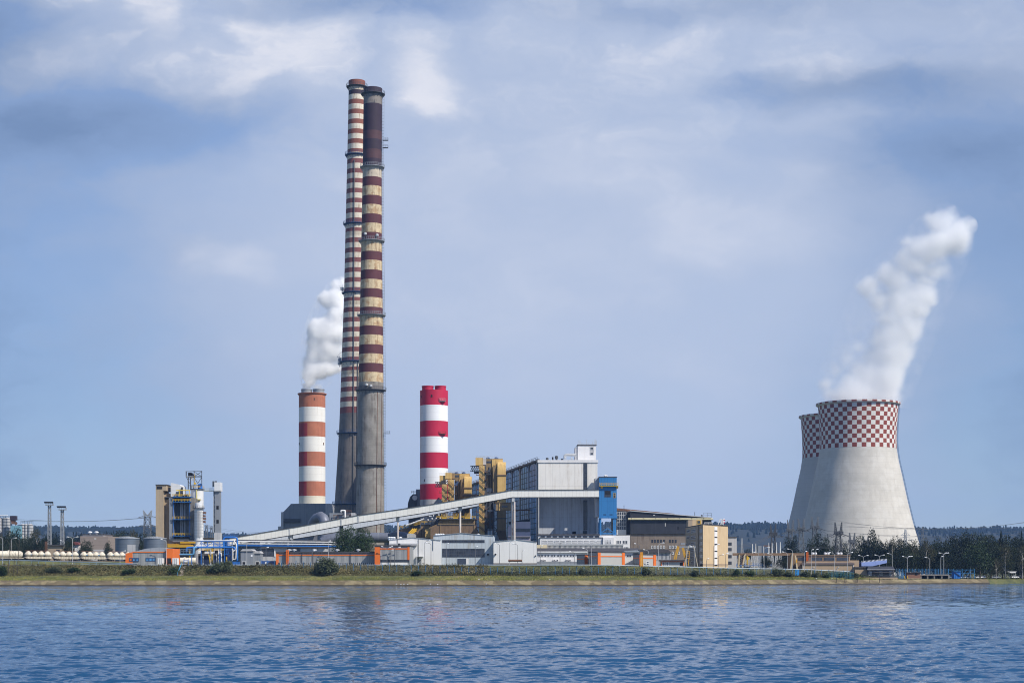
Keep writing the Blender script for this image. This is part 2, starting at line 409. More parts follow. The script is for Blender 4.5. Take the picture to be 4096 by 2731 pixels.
# banks of cloud (+) and clear gaps (-): centre, radii, strength in thousands of sky units
BL = [(.33, -.02, .55, .12, .28), (.62, .06, .13, .11, .28), (.45, .20, .32, .14, .26), (.93, .20, .36, .15, .34), (1.25, .22, .26, .14, .28), (1.02, .10, .12, .06, .2),
      (.08, .24, .25, .12, .28), (1.68, .28, .15, .16, .50), (1.80, .36, .15, .13, .28), (1.1, .36, .6, .12, .18), (.84, 1.06, .13, .07, .22), (1.02, 1.05, .09, .07, .2),
      (2.3, .64, .3, .14, .2), (2.95, .93, .35, .13, .2), (2.62, .80, .25, .10, .16), (2.3, .2, .4, .22, .14), (2.95, .2, .45, .14, .16), (3.36, .30, .22, .10, .26), (3.7, .08, .5, .10, .18), (2.1, 1.1, 1.1, .7, .16),
      (.42, .50, .75, .17, -.42), (1.45, .02, .4, .09, -.3), (.0, .10, .16, .12, -.22), (3.58, .36, .26, .07, -.3), (3.08, .36, .34, .08, -.24), (3.85, .62, .4, .2, -.22), (.1, 1.1, .6, .9, -.24), (4.15, 1.4, .5, 1.0, -.24), (.0, 2.1, 1.2, .5, -.18), (4.0, 2.1, .8, .5, -.2)]
tot = 0.68
for (u0, v0, rx, ry, am) in BL:
    L = b.v('LENGTH', b.v('MULTIPLY', b.v('SUBTRACT', uvw, (u0, v0, 0)), (1 / rx, 1 / ry, 0)), out=1)
    g = b.mr(L, 0.0, 1.55, am, 0.0)
    tot = b.m('ADD', g, tot)
su_ = b.n('ShaderNodeSeparateXYZ'); nt.links.new(uv, su_.inputs[0]); uu_, vv_ = su_.outputs[0], su_.outputs[1]
fine = b.noise(b.v('ADD', stx, b.v('MULTIPLY', warp, (1.5, 1.5, 0))), 2.6, 8, .58)
tot = b.m('ADD', tot, b.m('MULTIPLY', b.m('SUBTRACT', fine, .5), b.mr(b.m('ADD', b.m('MULTIPLY', vv_, 1.0), b.m('MULTIPLY', uu_, .22)), .25, 1.1, .66, .30)))
ne_ = b.noise(b.v('ADD', stx, b.v('MULTIPLY', warp, (2.2, 2.2, 0))), 1.25, 10, .62)
tot = b.m('ADD', tot, b.m('MULTIPLY', b.m('SUBTRACT', b.mr(ne_, .40, .64), .5), b.mr(vv_, .15, 1.0, .34, .05)))
hi_ = b.mr(vv_, -.25, -2.2, 0, .75)
tot = b.m('SUBTRACT', tot, hi_)
fac = b.mr(tot, -.10, .85, .10, .95)
cl = b.n('ShaderNodeBackground')
shade = b.noise(stx, 1.1, 4, .5)
ccol = b.mix(b.mr(tot, .72, 1.32), (.49, .565, .73, 1), (.80, .81, .88, 1))
# darker cloud bands, plus lens-like edge darkening painted into the sky's sides and corners
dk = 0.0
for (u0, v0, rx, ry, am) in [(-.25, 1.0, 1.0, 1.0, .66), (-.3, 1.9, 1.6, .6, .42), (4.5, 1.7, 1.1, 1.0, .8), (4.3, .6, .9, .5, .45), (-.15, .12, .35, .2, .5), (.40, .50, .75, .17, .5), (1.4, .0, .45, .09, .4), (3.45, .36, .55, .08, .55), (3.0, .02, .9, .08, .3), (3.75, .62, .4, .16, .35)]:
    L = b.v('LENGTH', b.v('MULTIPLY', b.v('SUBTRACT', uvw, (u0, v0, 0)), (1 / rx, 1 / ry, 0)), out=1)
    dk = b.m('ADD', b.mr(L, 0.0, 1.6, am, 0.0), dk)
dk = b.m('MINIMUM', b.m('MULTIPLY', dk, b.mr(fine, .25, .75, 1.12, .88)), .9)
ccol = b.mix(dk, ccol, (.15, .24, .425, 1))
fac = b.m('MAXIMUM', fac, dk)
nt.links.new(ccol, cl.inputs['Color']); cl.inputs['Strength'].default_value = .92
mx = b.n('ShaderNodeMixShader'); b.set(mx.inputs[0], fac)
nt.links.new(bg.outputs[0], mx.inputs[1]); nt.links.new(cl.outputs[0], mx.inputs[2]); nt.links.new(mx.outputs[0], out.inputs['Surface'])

SC.view_settings.view_transform = 'Standard'; SC.view_settings.look = 'None'; SC.view_settings.gamma = 1; SC.view_settings.exposure = .15
cy = SC.cycles
cy.use_denoising = True; cy.max_bounces = 40; cy.diffuse_bounces = 2; cy.glossy_bounces = 3; cy.transmission_bounces = 2; cy.volume_bounces = 40; cy.transparent_max_bounces = 8
cy.volume_step_rate = .6; cy.volume_max_steps = 160; cy.sample_clamp_indirect = 8; cy.filter_width = 1.05
try:
    cy.denoiser = 'OPENIMAGEDENOISE'; cy.denoising_prefilter = 'ACCURATE'
except Exception: pass

# ---------------------------------------------------------------- ground, revetment, water, hills
def grid(name, xs, ys, zf, m, kind='structure', smooth=True):
    nx, ny = len(xs), len(ys)
    v = np.array([(x, y, zf(x, y)) for y in ys for x in xs], dtype=np.float32)
    return npgrid(name, v, nx, ny, m, kind, smooth)
def npgrid(name, v, nx, ny, m, kind='structure', smooth=True):
    i = np.arange(nx - 1)[None, :] + nx * np.arange(ny - 1)[:, None]
    q = np.stack([i, i + 1, i + 1 + nx, i + nx], -1).reshape(-1, 4)
    return npmesh(name, v, q, m, kind, smooth)
def npmesh(name, v, q, m, kind=None, smooth=False, parent=None, loc=(0, 0, 0), **tags):
    me = bpy.data.meshes.new(name); n = len(q)
    me.vertices.add(len(v)); me.vertices.foreach_set('co', np.asarray(v, np.float32).ravel())
    me.loops.add(n * 4); me.loops.foreach_set('vertex_index', np.asarray(q, np.int32).ravel())
    me.polygons.add(n); me.polygons.foreach_set('loop_start', np.arange(0, n * 4, 4, dtype=np.int32))
    me.polygons.foreach_set('loop_total', np.full(n, 4, np.int32))
    if smooth: me.polygons.foreach_set('use_smooth', np.ones(n, bool))
    me.materials.append(m); me.update(calc_edges=True)
    return link(name, me, parent, Vector(loc), kind=kind, **tags)

gm, nt, bs = newmat('grassy_ground'); b = NB(nt)
g = b.n('ShaderNodeNewGeometry').outputs['Position']
n1 = b.noise(g, .12, 6, .65); n2 = b.noise(g, 1.3, 4, .6)
t = b.m('ADD', b.m('MULTIPLY', n1, .65), b.m('MULTIPLY', n2, .4))
c = b.mix(b.mr(t, .42, .6), (.050, .060, .022, 1), (.105, .112, .036, 1)); c = b.mix(b.mr(t, .58, .72), c, (.15, .125, .06, 1))
nt.links.new(c, bs.inputs['Base Color']); bs.inputs['Roughness'].default_value = .95
xs = [-9000, -6000, -3000, -1500, -800, -500] + list(np.arange(-300, 321, 5.0)) + [500, 800, 1500, 3000, 6000, 9000]
ys_rel = [-800, -400, -200, -100, -60, -40, -20, -8, -4, 0, 2, 4.2, 6, 9, 12, 14, 17, 20, 23, 26, 28, 31, 36, 60, 100, 200, 400, 800, 1600, 3000, 6000, 8000]
v = []
for r in ys_rel:
    for x in xs:
        y = shore(max(-300, min(320, x))) + r; z = GZ(x, y)
        if 6 < r < 30: z += .25 * math.sin(x * .9 + r) * math.sin(x * .37 + 2 * r)
        v.append((x, y, z))
npgrid('ground', np.array(v, np.float32), len(xs), len(ys_rel), gm, smooth=True)

M_rev = mat('weathered_revetment_concrete', (.135, .108, .058), var=.35, vs=.25, stain=(.13, .10, .075), amt=.9, ss=.25, seam=5.5, patch=(.27, .225, .125), pamt=.75, ps=.22)
_nt = M_rev.node_tree; _b = NB(_nt); _bs = _nt.nodes['Principled BSDF']; _src = _bs.inputs['Base Color'].links[0].from_socket
_z = _b.n('ShaderNodeSeparateXYZ'); _nt.links.new(_b.n('ShaderNodeNewGeometry').outputs['Position'], _z.inputs[0])
_wn = _b.noise(_b.n('ShaderNodeNewGeometry').outputs['Position'], .6, 4, .6)      # algae and wet line above the water
_w = _b.mr(_b.m('ADD', _z.outputs[2], _b.m('MULTIPLY', _wn, .7)), .65, .95, 1, 0)
_nt.links.new(_b.mix(_b.m('MULTIPLY', _w, .85), _src, (.030, .026, .018, 1)), _bs.inputs['Base Color'])
xs2 = np.arange(-300, 226, 2.5); v = []
for r, dz in ((-2, -.5), (-.1, .05), (0.9, .5), (2.2, 1.12), (3.4, 1.7), (4.3, 2.10), (4.9, 2.12), (5.0, 1.7)):
    for x in xs2:
        v.append((x, shore(x) + r + (.25 * math.sin(x * .5) * (1 if r > 4 else .2)), dz + .05 + .03 * math.sin(x * 1.7 + r)))
npgrid('concrete_shore', np.array(v, np.float32), len(xs2), 8, M_rev, smooth=False)

# water: a displaced sheet, finer towards the camera, over a deep flat sheet
wm, nt, bs = newmat('lake_water'); b = NB(nt)
bs.inputs['Base Color'].default_value = (.016, .068, .155, 1); bs.inputs['Roughness'].default_value = .06; bs.inputs['IOR'].default_value = 1.333
bs.inputs['Specular IOR Level'].default_value = .5; bs.inputs['Specular Tint'].default_value = (.84, .94, 1, 1)
g = b.n('ShaderNodeNewGeometry').outputs['Position']
s1 = b.v('MULTIPLY', g, (.5, 1.0, 1.0)); dist = b.v('LENGTH', g, out=1)
k1 = b.mr(dist, 90, 400, .28, 1.0, 'LINEAR')
w1 = b.v('SUBTRACT', b.noise(s1, .40, 4, .6, 1), (.5, .5, .5)); w2 = b.v('SUBTRACT', b.noise(s1, 1.9, 3, .6, 1), (.5, .5, .5)); w3 = b.noise(b.v('MULTIPLY', g, (.4, 1, 1)), .028, 3, .55)
amp = b.mr(w3, .36, .64, .5, 1.35)
cs = b.n('ShaderNodeCombineXYZ'); b.set(cs.inputs[0], b.m('MULTIPLY', k1, .62)); b.set(cs.inputs[1], b.m('MULTIPLY', k1, 1.5))
sl_ = b.v('ADD', b.v('MULTIPLY', w1, cs.outputs[0]), b.v('MULTIPLY', w2, (.26, .66, 0)))
w0 = b.v('SUBTRACT', b.noise(b.v('MULTIPLY', g, (.5, .085, 1)), 1.0, 3, .6, 1), (.5, .5, .5)); k0 = b.mr(dist, 150, 420, 0, 1.35, 'LINEAR')
c0_ = b.n('ShaderNodeCombineXYZ'); b.set(c0_.inputs[0], b.m('MULTIPLY', k0, .2)); b.set(c0_.inputs[1], k0)
sl_ = b.v('ADD', sl_, b.v('MULTIPLY', w0, c0_.outputs[0]))
cm = b.n('ShaderNodeCombineXYZ'); b.set(cm.inputs[0], amp); b.set(cm.inputs[1], amp)
nn_ = b.v('NORMALIZE', b.v('ADD', b.n('ShaderNodeNewGeometry').outputs['Normal'], b.v('MULTIPLY', sl_, cm.outputs[0])))
nt.links.new(nn_, bs.inputs['Normal'])
us = np.concatenate([-np.geomspace(6, .43, 60), np.linspace(-.42, .42, 1000), np.geomspace(.43, 6, 60)])
inv = np.concatenate([np.linspace(1 / 26., 1 / 78., 60, endpoint=False), np.linspace(1 / 78., 1 / 800., 760)])
yr = 1 / inv; YY, UU = np.meshgrid(yr, us, indexing='ij'); XX = YY * UU
dy = np.gradient(yr)[:, None]
rg = np.random.default_rng(3); zz = np.zeros_like(XX)
wxp = XX + .9 * np.sin(YY * .31 + XX * .12) + .6 * np.sin(XX * .43 - YY * .17); wyp = YY + .8 * np.sin(XX * .27 + 1.0) + .5 * np.sin(YY * .4 + XX * .21)
for i in range(80):
    lam = .45 * (3.6 / .45) ** rg.random(); th = rg.normal(0, .42) + .12; k = 2 * np.pi / lam
    amp = .0058 * lam ** .80
    ph = k * (np.sin(th) * wxp + np.cos(th) * wyp) + rg.random() * 6.28
    fade = np.clip((lam / (2.2 * dy)) - .6, 0, 1)
    zz += amp * fade * (np.sin(ph) + .25 * np.cos(2 * ph))
zz *= np.clip(1.6 - np.abs(UU) / .75, 0, 1)
npgrid('water', np.stack([XX, YY, zz], -1).reshape(-1, 3), len(us), len(yr), wm)
w0 = MB().add([(-9000, -900, -.7), (9000, -900, -.7), (9000, 1100, -.7), (-9000, 1100, -.7)], [(0, 1, 2, 3)]).build('water', wm, loc=(0, 0, 0), kind='structure')

hm, nt, bs = newmat('wooded_hill'); b = NB(nt)
g = b.n('ShaderNodeNewGeometry').outputs['Position']
n1 = b.noise(b.v('MULTIPLY', g, (1, .3, 1)), .012, 6, .7)
nt.links.new(b.mix(b.mr(n1, .4, .65), (.006, .010, .008, 1), (.011, .015, .010, 1)), bs.inputs['Base Color']); bs.inputs['Roughness'].default_value = 1
HR = [(-600, 2118), (0, 2118), (200, 2128), (330, 2122), (620, 2124), (1000, 2160), (1540, 2122), (2000, 2112), (2700, 2104), (2912, 2107), (3140, 2110), (3400, 2118), (3620, 2124), (3760, 2129), (3860, 2124), (4096, 2132), (4700, 2135)]
def hillz(x, y):
    px = CX + x * F / 6200.0
    top = Z(lerp(HR, px), 6200) + 7 * math.sin(px * .021) * math.sin(px * .013 + 1)
    return -3 + (top + 3) * sm(3600, 6200, y) * (1 - .25 * sm(6300, 8200, y))
hx = np.arange(-4200, 4201, 60.0); hy = [3300, 3700, 4100, 4500, 4900, 5300, 5700, 6000, 6200, 6400, 7000, 7800]
grid('hills', hx, hy, hillz, hm)

# haze: one closed box of thin even air round the whole scene
vm = bpy.data.materials.new('thin_haze'); vm.use_nodes = True; nt = vm.node_tree
nt.nodes.remove(nt.nodes['Principled BSDF'])
pv = nt.nodes.new('ShaderNodeVolumePrincipled'); pv.inputs['Color'].default_value = (.30, .54, 1, 1); pv.inputs['Density'].default_value = HAZE; pv.inputs['Anisotropy'].default_value = .0
nt.links.new(pv.outputs[0], nt.nodes['Material Output'].inputs['Volume'])
if HAZE > 0:
    MB().box(-9600, 9600, -1400, 9900, -5.2, 440).build('haze', vm, loc=(0, 0, 0), kind='stuff')
# ---------------------------------------------------------------- chimneys
def ring_platform(name, parent, cx, cyy, r, z, w, m, n=40, hh=1.6, up=True):
    mb = MB()
    mb.lathe(cx, cyy, [(r - .3, z - 1.1), (r + w * .55, z - .5), (r + w, z - .25), (r + w, z), (r - .3, z)], n, 0, caps=(False, False))
    for j in range(n):
        t = 2 * math.pi * j / n; t2 = 2 * math.pi * (j + 1) / n
        p = Vector((cx + (r + w) * math.cos(t), cyy + (r + w) * math.sin(t), z)); q = Vector((cx + (r + w) * math.cos(t2), cyy + (r + w) * math.sin(t2), z))
        mb.bar(p, p + Vector((0, 0, hh)), .12)
        for e in (.55, 1.0): mb.bar(p + Vector((0, 0, hh * e)), q + Vector((0, 0, hh * e)), .11)
        if j % 2 == 0:
            k = Vector((cx + (r - .1) * math.cos(t), cyy + (r - .1) * math.sin(t), z - 2.6)); mb.bar(k, p, .16)
    return mb.build(name, m, parent)
def chimney(px0, Y, axis_px, rad_px, bands, mats, base_z, label, name='tall_chimney', n=56):
    """bands: list of (row of lower edge, material index) from the top row bands[0] downward"""
    y0 = bands[0][0]
    ax = lambda z: X(lerp(axis_px, HY - (z - H) * F / Y), Y)
    rad = lambda py: S(lerp(rad_px, py), Y)
    xb = ax(base_z)
    t = thing(name, (xb, Y, base_z), label, 'chimney')
    Ye = Y - S(rad_px[0][1], Y)
    rows = [b_[0] for b_ in bands]
    prof, ms = [], []
    zs = [(Z(r, Ye), i) for i, r in enumerate(rows)]
    full = []
    for i in range(len(rows) - 1, 0, -1):
        a, c = rows[i], rows[i - 1]; k = max(1, int(abs(a - c) / 60))
        for q in range(k):
            py = a + (c - a) * q / k; full.append((rad(py), Z(py, Ye))); ms.append(bands[i][1])
    full.append((rad(rows[0]), Z(rows[0], Ye)))
    r0 = rad(rows[0]); zt = Z(rows[0], Ye)
    full += [(r0 - .9, zt), (r0 - .9, zt - 12)]; ms += [bands[1][1], len(mats) - 1]
    full = [(rad(HY - (base_z - 1 - H) * F / Y), base_z - 1)] + full; ms = [bands[-1][1]] + ms
    mb = MB(); mb.lathe(0, Y, full, n, len(mats) - 1, caps=(True, True), mats=ms, axis=ax)
    mb.build('shaft', mats, t, smooth=35)
    return t, ax, rad
# rear slender chimney
Y1 = 1045.
ax1 = [(316, 1427.5), (2100, 1427.5)]
ra1 = [(316, 33.5), (345, 32.5), (612, 38), (890, 45), (1165, 51), (1443, 61), (1650, 68), (1730, 71.5), (2015, 88.5), (2120, 94)]
bd = [(316, 0), (338, 0), (357, 5), (375, 4), (395, 1)]
y = 395.0
for k in range(32):
    rb = y + 39.78 * k
    bd.append((rb + 18.8, 0 if k < 6 else 2))
    nxt = y + 39.78 * (k + 1)
    if k < 31:
        if k in (5, 13, 20, 27): bd[-1] = (rb + 14, bd[-1][1]); bd.append((rb + 30, 5)); bd.append((nxt, 1))
        else: bd.append((nxt, 1))
bd.append((1653, 2)); bd.append((2125, 3))
b0 = GZ(X(1427, Y1), Y1)
T1, a1, r1 = chimney(1427, Y1, ax1, ra1, bd, [M_sred2, M_swhite, M_sred, M_conc2, M_dred2, M_soot, M_dark], b0, 'tallest chimney, slender and banded in faded red and white above a dark concrete base')
for py in (337, 612, 890, 1166, 1443, 1730, 2014):
    z = Z(py, Y1 - 6.3); ring_platform('platform', T1, a1(z), Y1, r1(py), z, 1.5, M_pblue if py > 400 else M_steel)
mb = MB()
for dx, t0, t1 in ((-7, 2050, 640), (9, 2050, 1450)):   # riser pipes up the front of the shaft
    pts = []
    for i in range(12):
        py = t0 + (t1 - t0) * i / 11; z = Z(py, Y1 - 6.3); r = r1(py) + .25; u = S(dx, Y1)
        pts.append((a1(z) + u, Y1 - math.sqrt(r * r - u * u), z))
    mb.tube(pts, .33, 6)
mb.build('riser_pipe', M_steel, T1)
for py, ddx in ((1150, -5), (1435, -5), (1450, -14)):
    z = Z(py, Y1 - 6.3); r = r1(py)
    mb = MB(); x = a1(z) - r - 2.2
    mb.lathe(x + 1, Y1 - 2, [(1.1, z - .9), (1.1, z + .9)], 12); mb.bar((x + 1, Y1 - 2, z - 2.5), (x + 1, Y1 - 2, z + 2.5), .3); mb.bar((x + 1, Y1 - 2, z - 1.5), (x + 4.5, Y1 - 1, z - 1.5), .25)
    mb.build('antenna_drum', M_lsteel, T1)
mb = MB(); z = Z(1425, Y1 - 6.3); x = a1(z) - r1(1425)
mb.bar((x - 3.5, Y1, z + .8), (x + .3, Y1, z - .6), .3); mb.bar((x - 3.0, Y1, z + .8), (x + .4, Y1, z + 4.2), .12)
mb.build('davit_arm', M_steel, T1)

# front chimney, sooty top, maroon and cream bands
Y2 = 985.
ax2 = [(345, 1492), (660, 1489), (960, 1486.5), (1255, 1485.5), (1545, 1483.5), (1850, 1481.5), (2130, 1480)]
ra2 = [(345, 37), (660, 38), (960, 41), (1255, 46), (1545, 50.5), (1850, 54), (2130, 57.2), (2230, 58)]
D_, D2, D3, CR, SO, CO = 0, 1, 2, 3, 4, 5
bd2 = [(345, D2), (366, D2), (411, 8), (519, D2), (553, D3), (594, D2), (631, D3), (655, D2), (662, D2), (705, SO), (741, D_), (779.5, CR), (816, D_), (854, CR), (890.6, D_), (928, CR), (958, D_), (1003.6, CR), (1039.5, D_), (1078, CR), (1116, D_), (1153, CR), (1189, D_), (1227.5, CR), (1255, D_), (1302.6, CR), (1338.5, D_), (1377, CR), (1414, D_), (1452, CR), (1488, D_), (1526.5, CR), (1540, CO), (1556, 6), (2230, CO)]
b0 = GZ(X(1480, Y2), Y2)
T2, a2, r2 = chimney(1485, Y2, ax2, ra2, bd2, [M_dred, M_dred2, M_dred3, M_cream, M_soot, M_conc, M_conc2, M_dark, M_soot2, M_dark], b0, 'thicker tall chimney with a sooty top, maroon and cream bands and a bare concrete base')
for py in (366, 660, 957, 1255, 1556, 1857):
    z = Z(py, Y2 - 6.3); ring_platform('platform', T2, a2(z), Y2, r2(py), z, 1.7, M_steel if py in (366, 1556, 1857) else M_gsteel)
mb = MB(); py = 366
pl = []
for i in range(40):
    py = 366 + (2210 - 366) * i / 39; z = Z(py, Y2 - 6.3); pl.append((a2(z) + r2(py) + .55, Y2 - 1.2, z))
for o in (-.05, .75): mb.tube([(p[0] + o, p[1], p[2]) for p in pl], .085, 4)
for i in range(150):
    py = 366 + (2210 - 366) * i / 149; z = Z(py, Y2 - 6.3); x = a2(z) + r2(py) + .5; mb.bar((x - .6, Y2 - 1.2, z), (x + .8, Y2 - 1.2, z), .1)
mb.build('ladder', M_steel, T2)
for py in (553, 583, 1730):
    z = Z(py, Y2 - 6.3); x = a2(z) + r2(py) + .6
    mb = MB().box(x, x + 3.4, Y2 - 2.5, Y2 - .6, z - .2, z); mb.rail([(x, Y2 - 2.4, z), (x + 3.3, Y2 - 2.4, z), (x + 3.3, Y2 - .7, z)], 1.5, 1.2, .12)
    mb.build('landing', M_steel, T2)
mb = MB()
for dx in (30, 46):
    pts = []
    for i in range(10):
        py = 1565 + (2130 - 1565) * i / 9; z = Z(py, Y2 - 6.3); r = r2(py) + .1; u = S(dx, Y2); pts.append((a2(z) + u, Y2 - math.sqrt(max(.1, r * r - u * u)), z))
    mb.tube(pts, .22, 5)
mb.build('conduit', M_rust, T2)
for dx, py in ((-22, 935), (25, 940), (-12, 1540), (5, 1545)):
    z = Z(py, Y2 - 6.3); r = r2(py); u = S(dx, Y2)
    MB().lathe(a2(z) + u, Y2 - math.sqrt(r * r - u * u) - .9, [(.1, z - .9), (.95, z - .5), (.95, z + .5), (.1, z + .9)], 12).build('dish_antenna', M_lsteel, T2)

# two short stacks with paired flues
def stack(px, Y, rt, rb, top, bands, mats, flues, fmat, label, ftop):
    ax = lambda z: X(px, Y)
    t, a, r = chimney(px, Y, [(top, px), (2200, px)], [(top, rt), (2200, rb)], bands, mats, GZ(X(px, Y), Y), label, 'short_chimney')
    zt = Z(top, Y - S(rt, Y))
    MB().lathe(X(px, Y), Y, [(r(top) - .95, zt - .5), (r(top) - .95, zt - .3)], 40).build('roof_deck', M_dark, t)
    for c0, c1 in flues:
        cx = X((c0 + c1) / 2, Y); rr = S((c1 - c0) / 2, Y)
        mb = MB().lathe(cx, Y, [(rr, zt - .6), (rr, Z(ftop + 3, Y - 4)), (rr + .25, Z(ftop + 3, Y - 4)), (rr + .25, Z(ftop, Y - 4)), (rr - .4, Z(ftop, Y - 4)), (rr - .4, zt - 1)], 28, 0, caps=(True, True), mats=[0, 0, 0, 0, 1])
        mb.build('flue', [fmat, M_dark], t, smooth=35)
    return t, a, r
Y3 = 1100.
T3, a3, r3 = stack(1248.5, Y3, 52.7, 53, 1570, [(1570, 0), (1577, 0), (1625.6, 0), (1684.5, 1), (1743.8, 0), (1804.7, 1), (1862.8, 0), (1923, 1), (1982, 0), (2200, 2)], [M_orange_b, M_white_b, M_cream_b, M_dark], [(1205, 1248), (1252, 1297)], M_gsteel, 'short chimney banded in orange and white with steam drifting from its two grey flues', 1554)
z = Z(1570, Y3 - 9); mb = MB().lathe(X(1248.5, Y3), Y3, [(S(52.7, Y3), z - 1.2), (S(52.7, Y3) + .9, z - .2), (S(52.7, Y3) + .9, z + .25), (S(52.7, Y3) - .3, z + .25)], 40, caps=(False, False)); mb.build('parapet', M_orange_b, T3)
def paint_patch(t, px, Y, r, c0, c1, t0, t1, m):   # repainted strip: a curved skin just proud of the shaft
    cx = X(px, Y); mb = MB(); vs = []; n = 14
    for i in range(n + 1):
        u = S(c0 + (c1 - c0) * i / n - px, Y); u = max(-r * .9999, min(r * .9999, u)); th = math.asin(u / r)
        for zz in (Z(t1, Y - r), Z(t0, Y - r)): vs.append((cx + (r + .03) * math.sin(th), Y - (r + .03) * math.cos(th), zz))
    mb.add(vs, [(2 * i, 2 * i + 2, 2 * i + 3, 2 * i + 1) for i in range(n)])
    mb.build('repainted_patch', m, t, smooth=60)
for t0, t1, c1 in ((1690, 1743.4, 1236), (1805.5, 1862.4, 1235), (1924, 1981.6, 1233)): paint_patch(T3, 1248.5, Y3, S(52.9, Y3), 1196.4, c1, t0, t1, M_oldred_b)
for px, py in ((1201, 1776), (1296, 1776), (1201, 1578), (1298, 1578), (1264, 1601)):
    u = S(px - 1248.5, Y3); r = S(52.8, Y3); th = math.asin(max(-.99, min(.99, u / r)))
    c = Vector((X(1248.5, Y3) + r * math.sin(th), Y3 - r * math.cos(th), Z(py, Y3)))
    MB().box(c.x - .45, c.x + .45, c.y - .15, c.y + .4, c.z - .8, c.z + .8).build('service_hatch', M_rust, T3)
Y4 = 1000.
T4, a4, r4 = stack(1736, Y4, 56, 56.5, 1557, [(1557, 0), (1618, 0), (1681, 1), (1744, 0), (1807.6, 1), (1870, 0), (1934, 1), (1996, 0), (2200, 2)], [M_red_b, M_wht2, M_greyl, M_dark], [(1688, 1734), (1739.6, 1784)], M_red_b, 'short chimney freshly painted in crimson and white bands with two red flues', 1541)
for py in (1601, 1733):
    z = Z(py, Y4 - 8.7); r = S(56, Y4); x0, x1 = X(1758, Y4), X(1785, Y4); yb = Y4 - math.sqrt(r * r - S(35, Y4) ** 2)
    mb = MB().box(x0, x1, yb - 1.6, yb + 1.2, z - .25, z); mb.rail([(x0, yb + .5, z), (x0, yb - 1.5, z), (x1, yb - 1.5, z), (x1, yb + 1, z)], 1.3, 1.0, .12)
    mb.build('balcony', M_lsteel if py < 1700 else M_rust, T4)
for px, py in ((1730, 1589), (1687, 1589), (1701, 1923)):
    u = S(px - 1736, Y4); r = S(56, Y4); yb = Y4 - math.sqrt(r * r - u * u)
    MB().box(X(px, Y4) - .4, X(px, Y4) + .4, yb - .15, yb + .4, Z(py, Y4) - .8, Z(py, Y4) + .8).build('service_hatch', M_dark, T4)

# ---------------------------------------------------------------- cooling towers
RP = [(1622, 157.5), (1650, 155.5), (1700, 151.8), (1760, 150), (1797, 151.2), (1840, 157.5), (1870, 164), (1907, 172.5), (1996, 191), (2085, 212), (2175, 238), (2262, 262)]
def cooling_tower(pxc, Y, label, smat, sc, tilt=0.0):
    cx = X(pxc, Y); zb = GZ(cx, Y); Y0 = 1300.
    k = sc            # horizontal and vertical metres are those of the front tower
    zof = lambda py: H + (HY - py) * Y0 / F * k
    rof = lambda py: lerp(RP, py) * Y0 / F * k
    t = thing('cooling_tower', (cx, Y, zb), label, 'cooling tower', 'cooling towers')
    n = 104; rows = [2305] + list(range(2262, 1797, -15)) + [1797]
    mb = MB().lathe(cx, Y, [(rof(p), zof(p)) for p in rows], n, caps=(True, False)); mb.build('shell', smat, t, smooth=60)
    ck = [1797 - 17.4 * i for i in range(11)]
    prof = []; ms = []
    for i, p in enumerate(ck): prof.append((rof(p) + .06, zof(p)))
    prof.append((rof(1620) - 1.2, zof(ck[-1]))); prof.append((rof(1700) - 1.5, zof(1700))); prof.append((rof(1797) - 1.4, zof(1797)))
    f = lambda i, j: (2 if i >= 10 else (((j // 2) + i) % 2))
    MB().lathe(cx, Y, prof, n, 2, caps=(False, True), mats=f).build('checkered_crown', [M_chkr, M_chkw, M_dark], t, smooth=60)
    zr = zof(1623); r0 = rof(1622)
    rp = [(r0 - .8, zr - .9), (r0 + 1.0, zr + .1), (r0 + 1.75, zr + .5), (r0 + 1.75, zr + 1.9), (r0 - 1.6, zr + 1.9), (r0 - 1.6, zr - .9)]
    MB().lathe(cx, Y, rp, n, 1, caps=(False, False), mats=lambda i, j: 1 if i < 2 else ((j // 2) % 2)).build('rim', [M_chkr, M_chkw], t, smooth=40)
    mb = MB(); th = -.35
    pts = [(cx + (rof(p) + .6) * math.cos(th), Y + (rof(p) + .6) * math.sin(th), zof(p)) for p in range(1626, 2270, 30)]
    for o in (0, .9): mb.tube([(p[0] + o * .6, p[1] - o * .4, p[2]) for p in pts], .16, 4)
    mb.build('ladder', M_pblue, t)
    return t
cooling_tower(3432, 1300., 'nearer cooling tower of rough pale concrete with a checkered crown and a thick steam plume', M_shell, 1.0)
cooling_tower(3351, 1408., 'smoother cooling tower half hidden behind the steaming checkered one', M_shell2, 1.003)

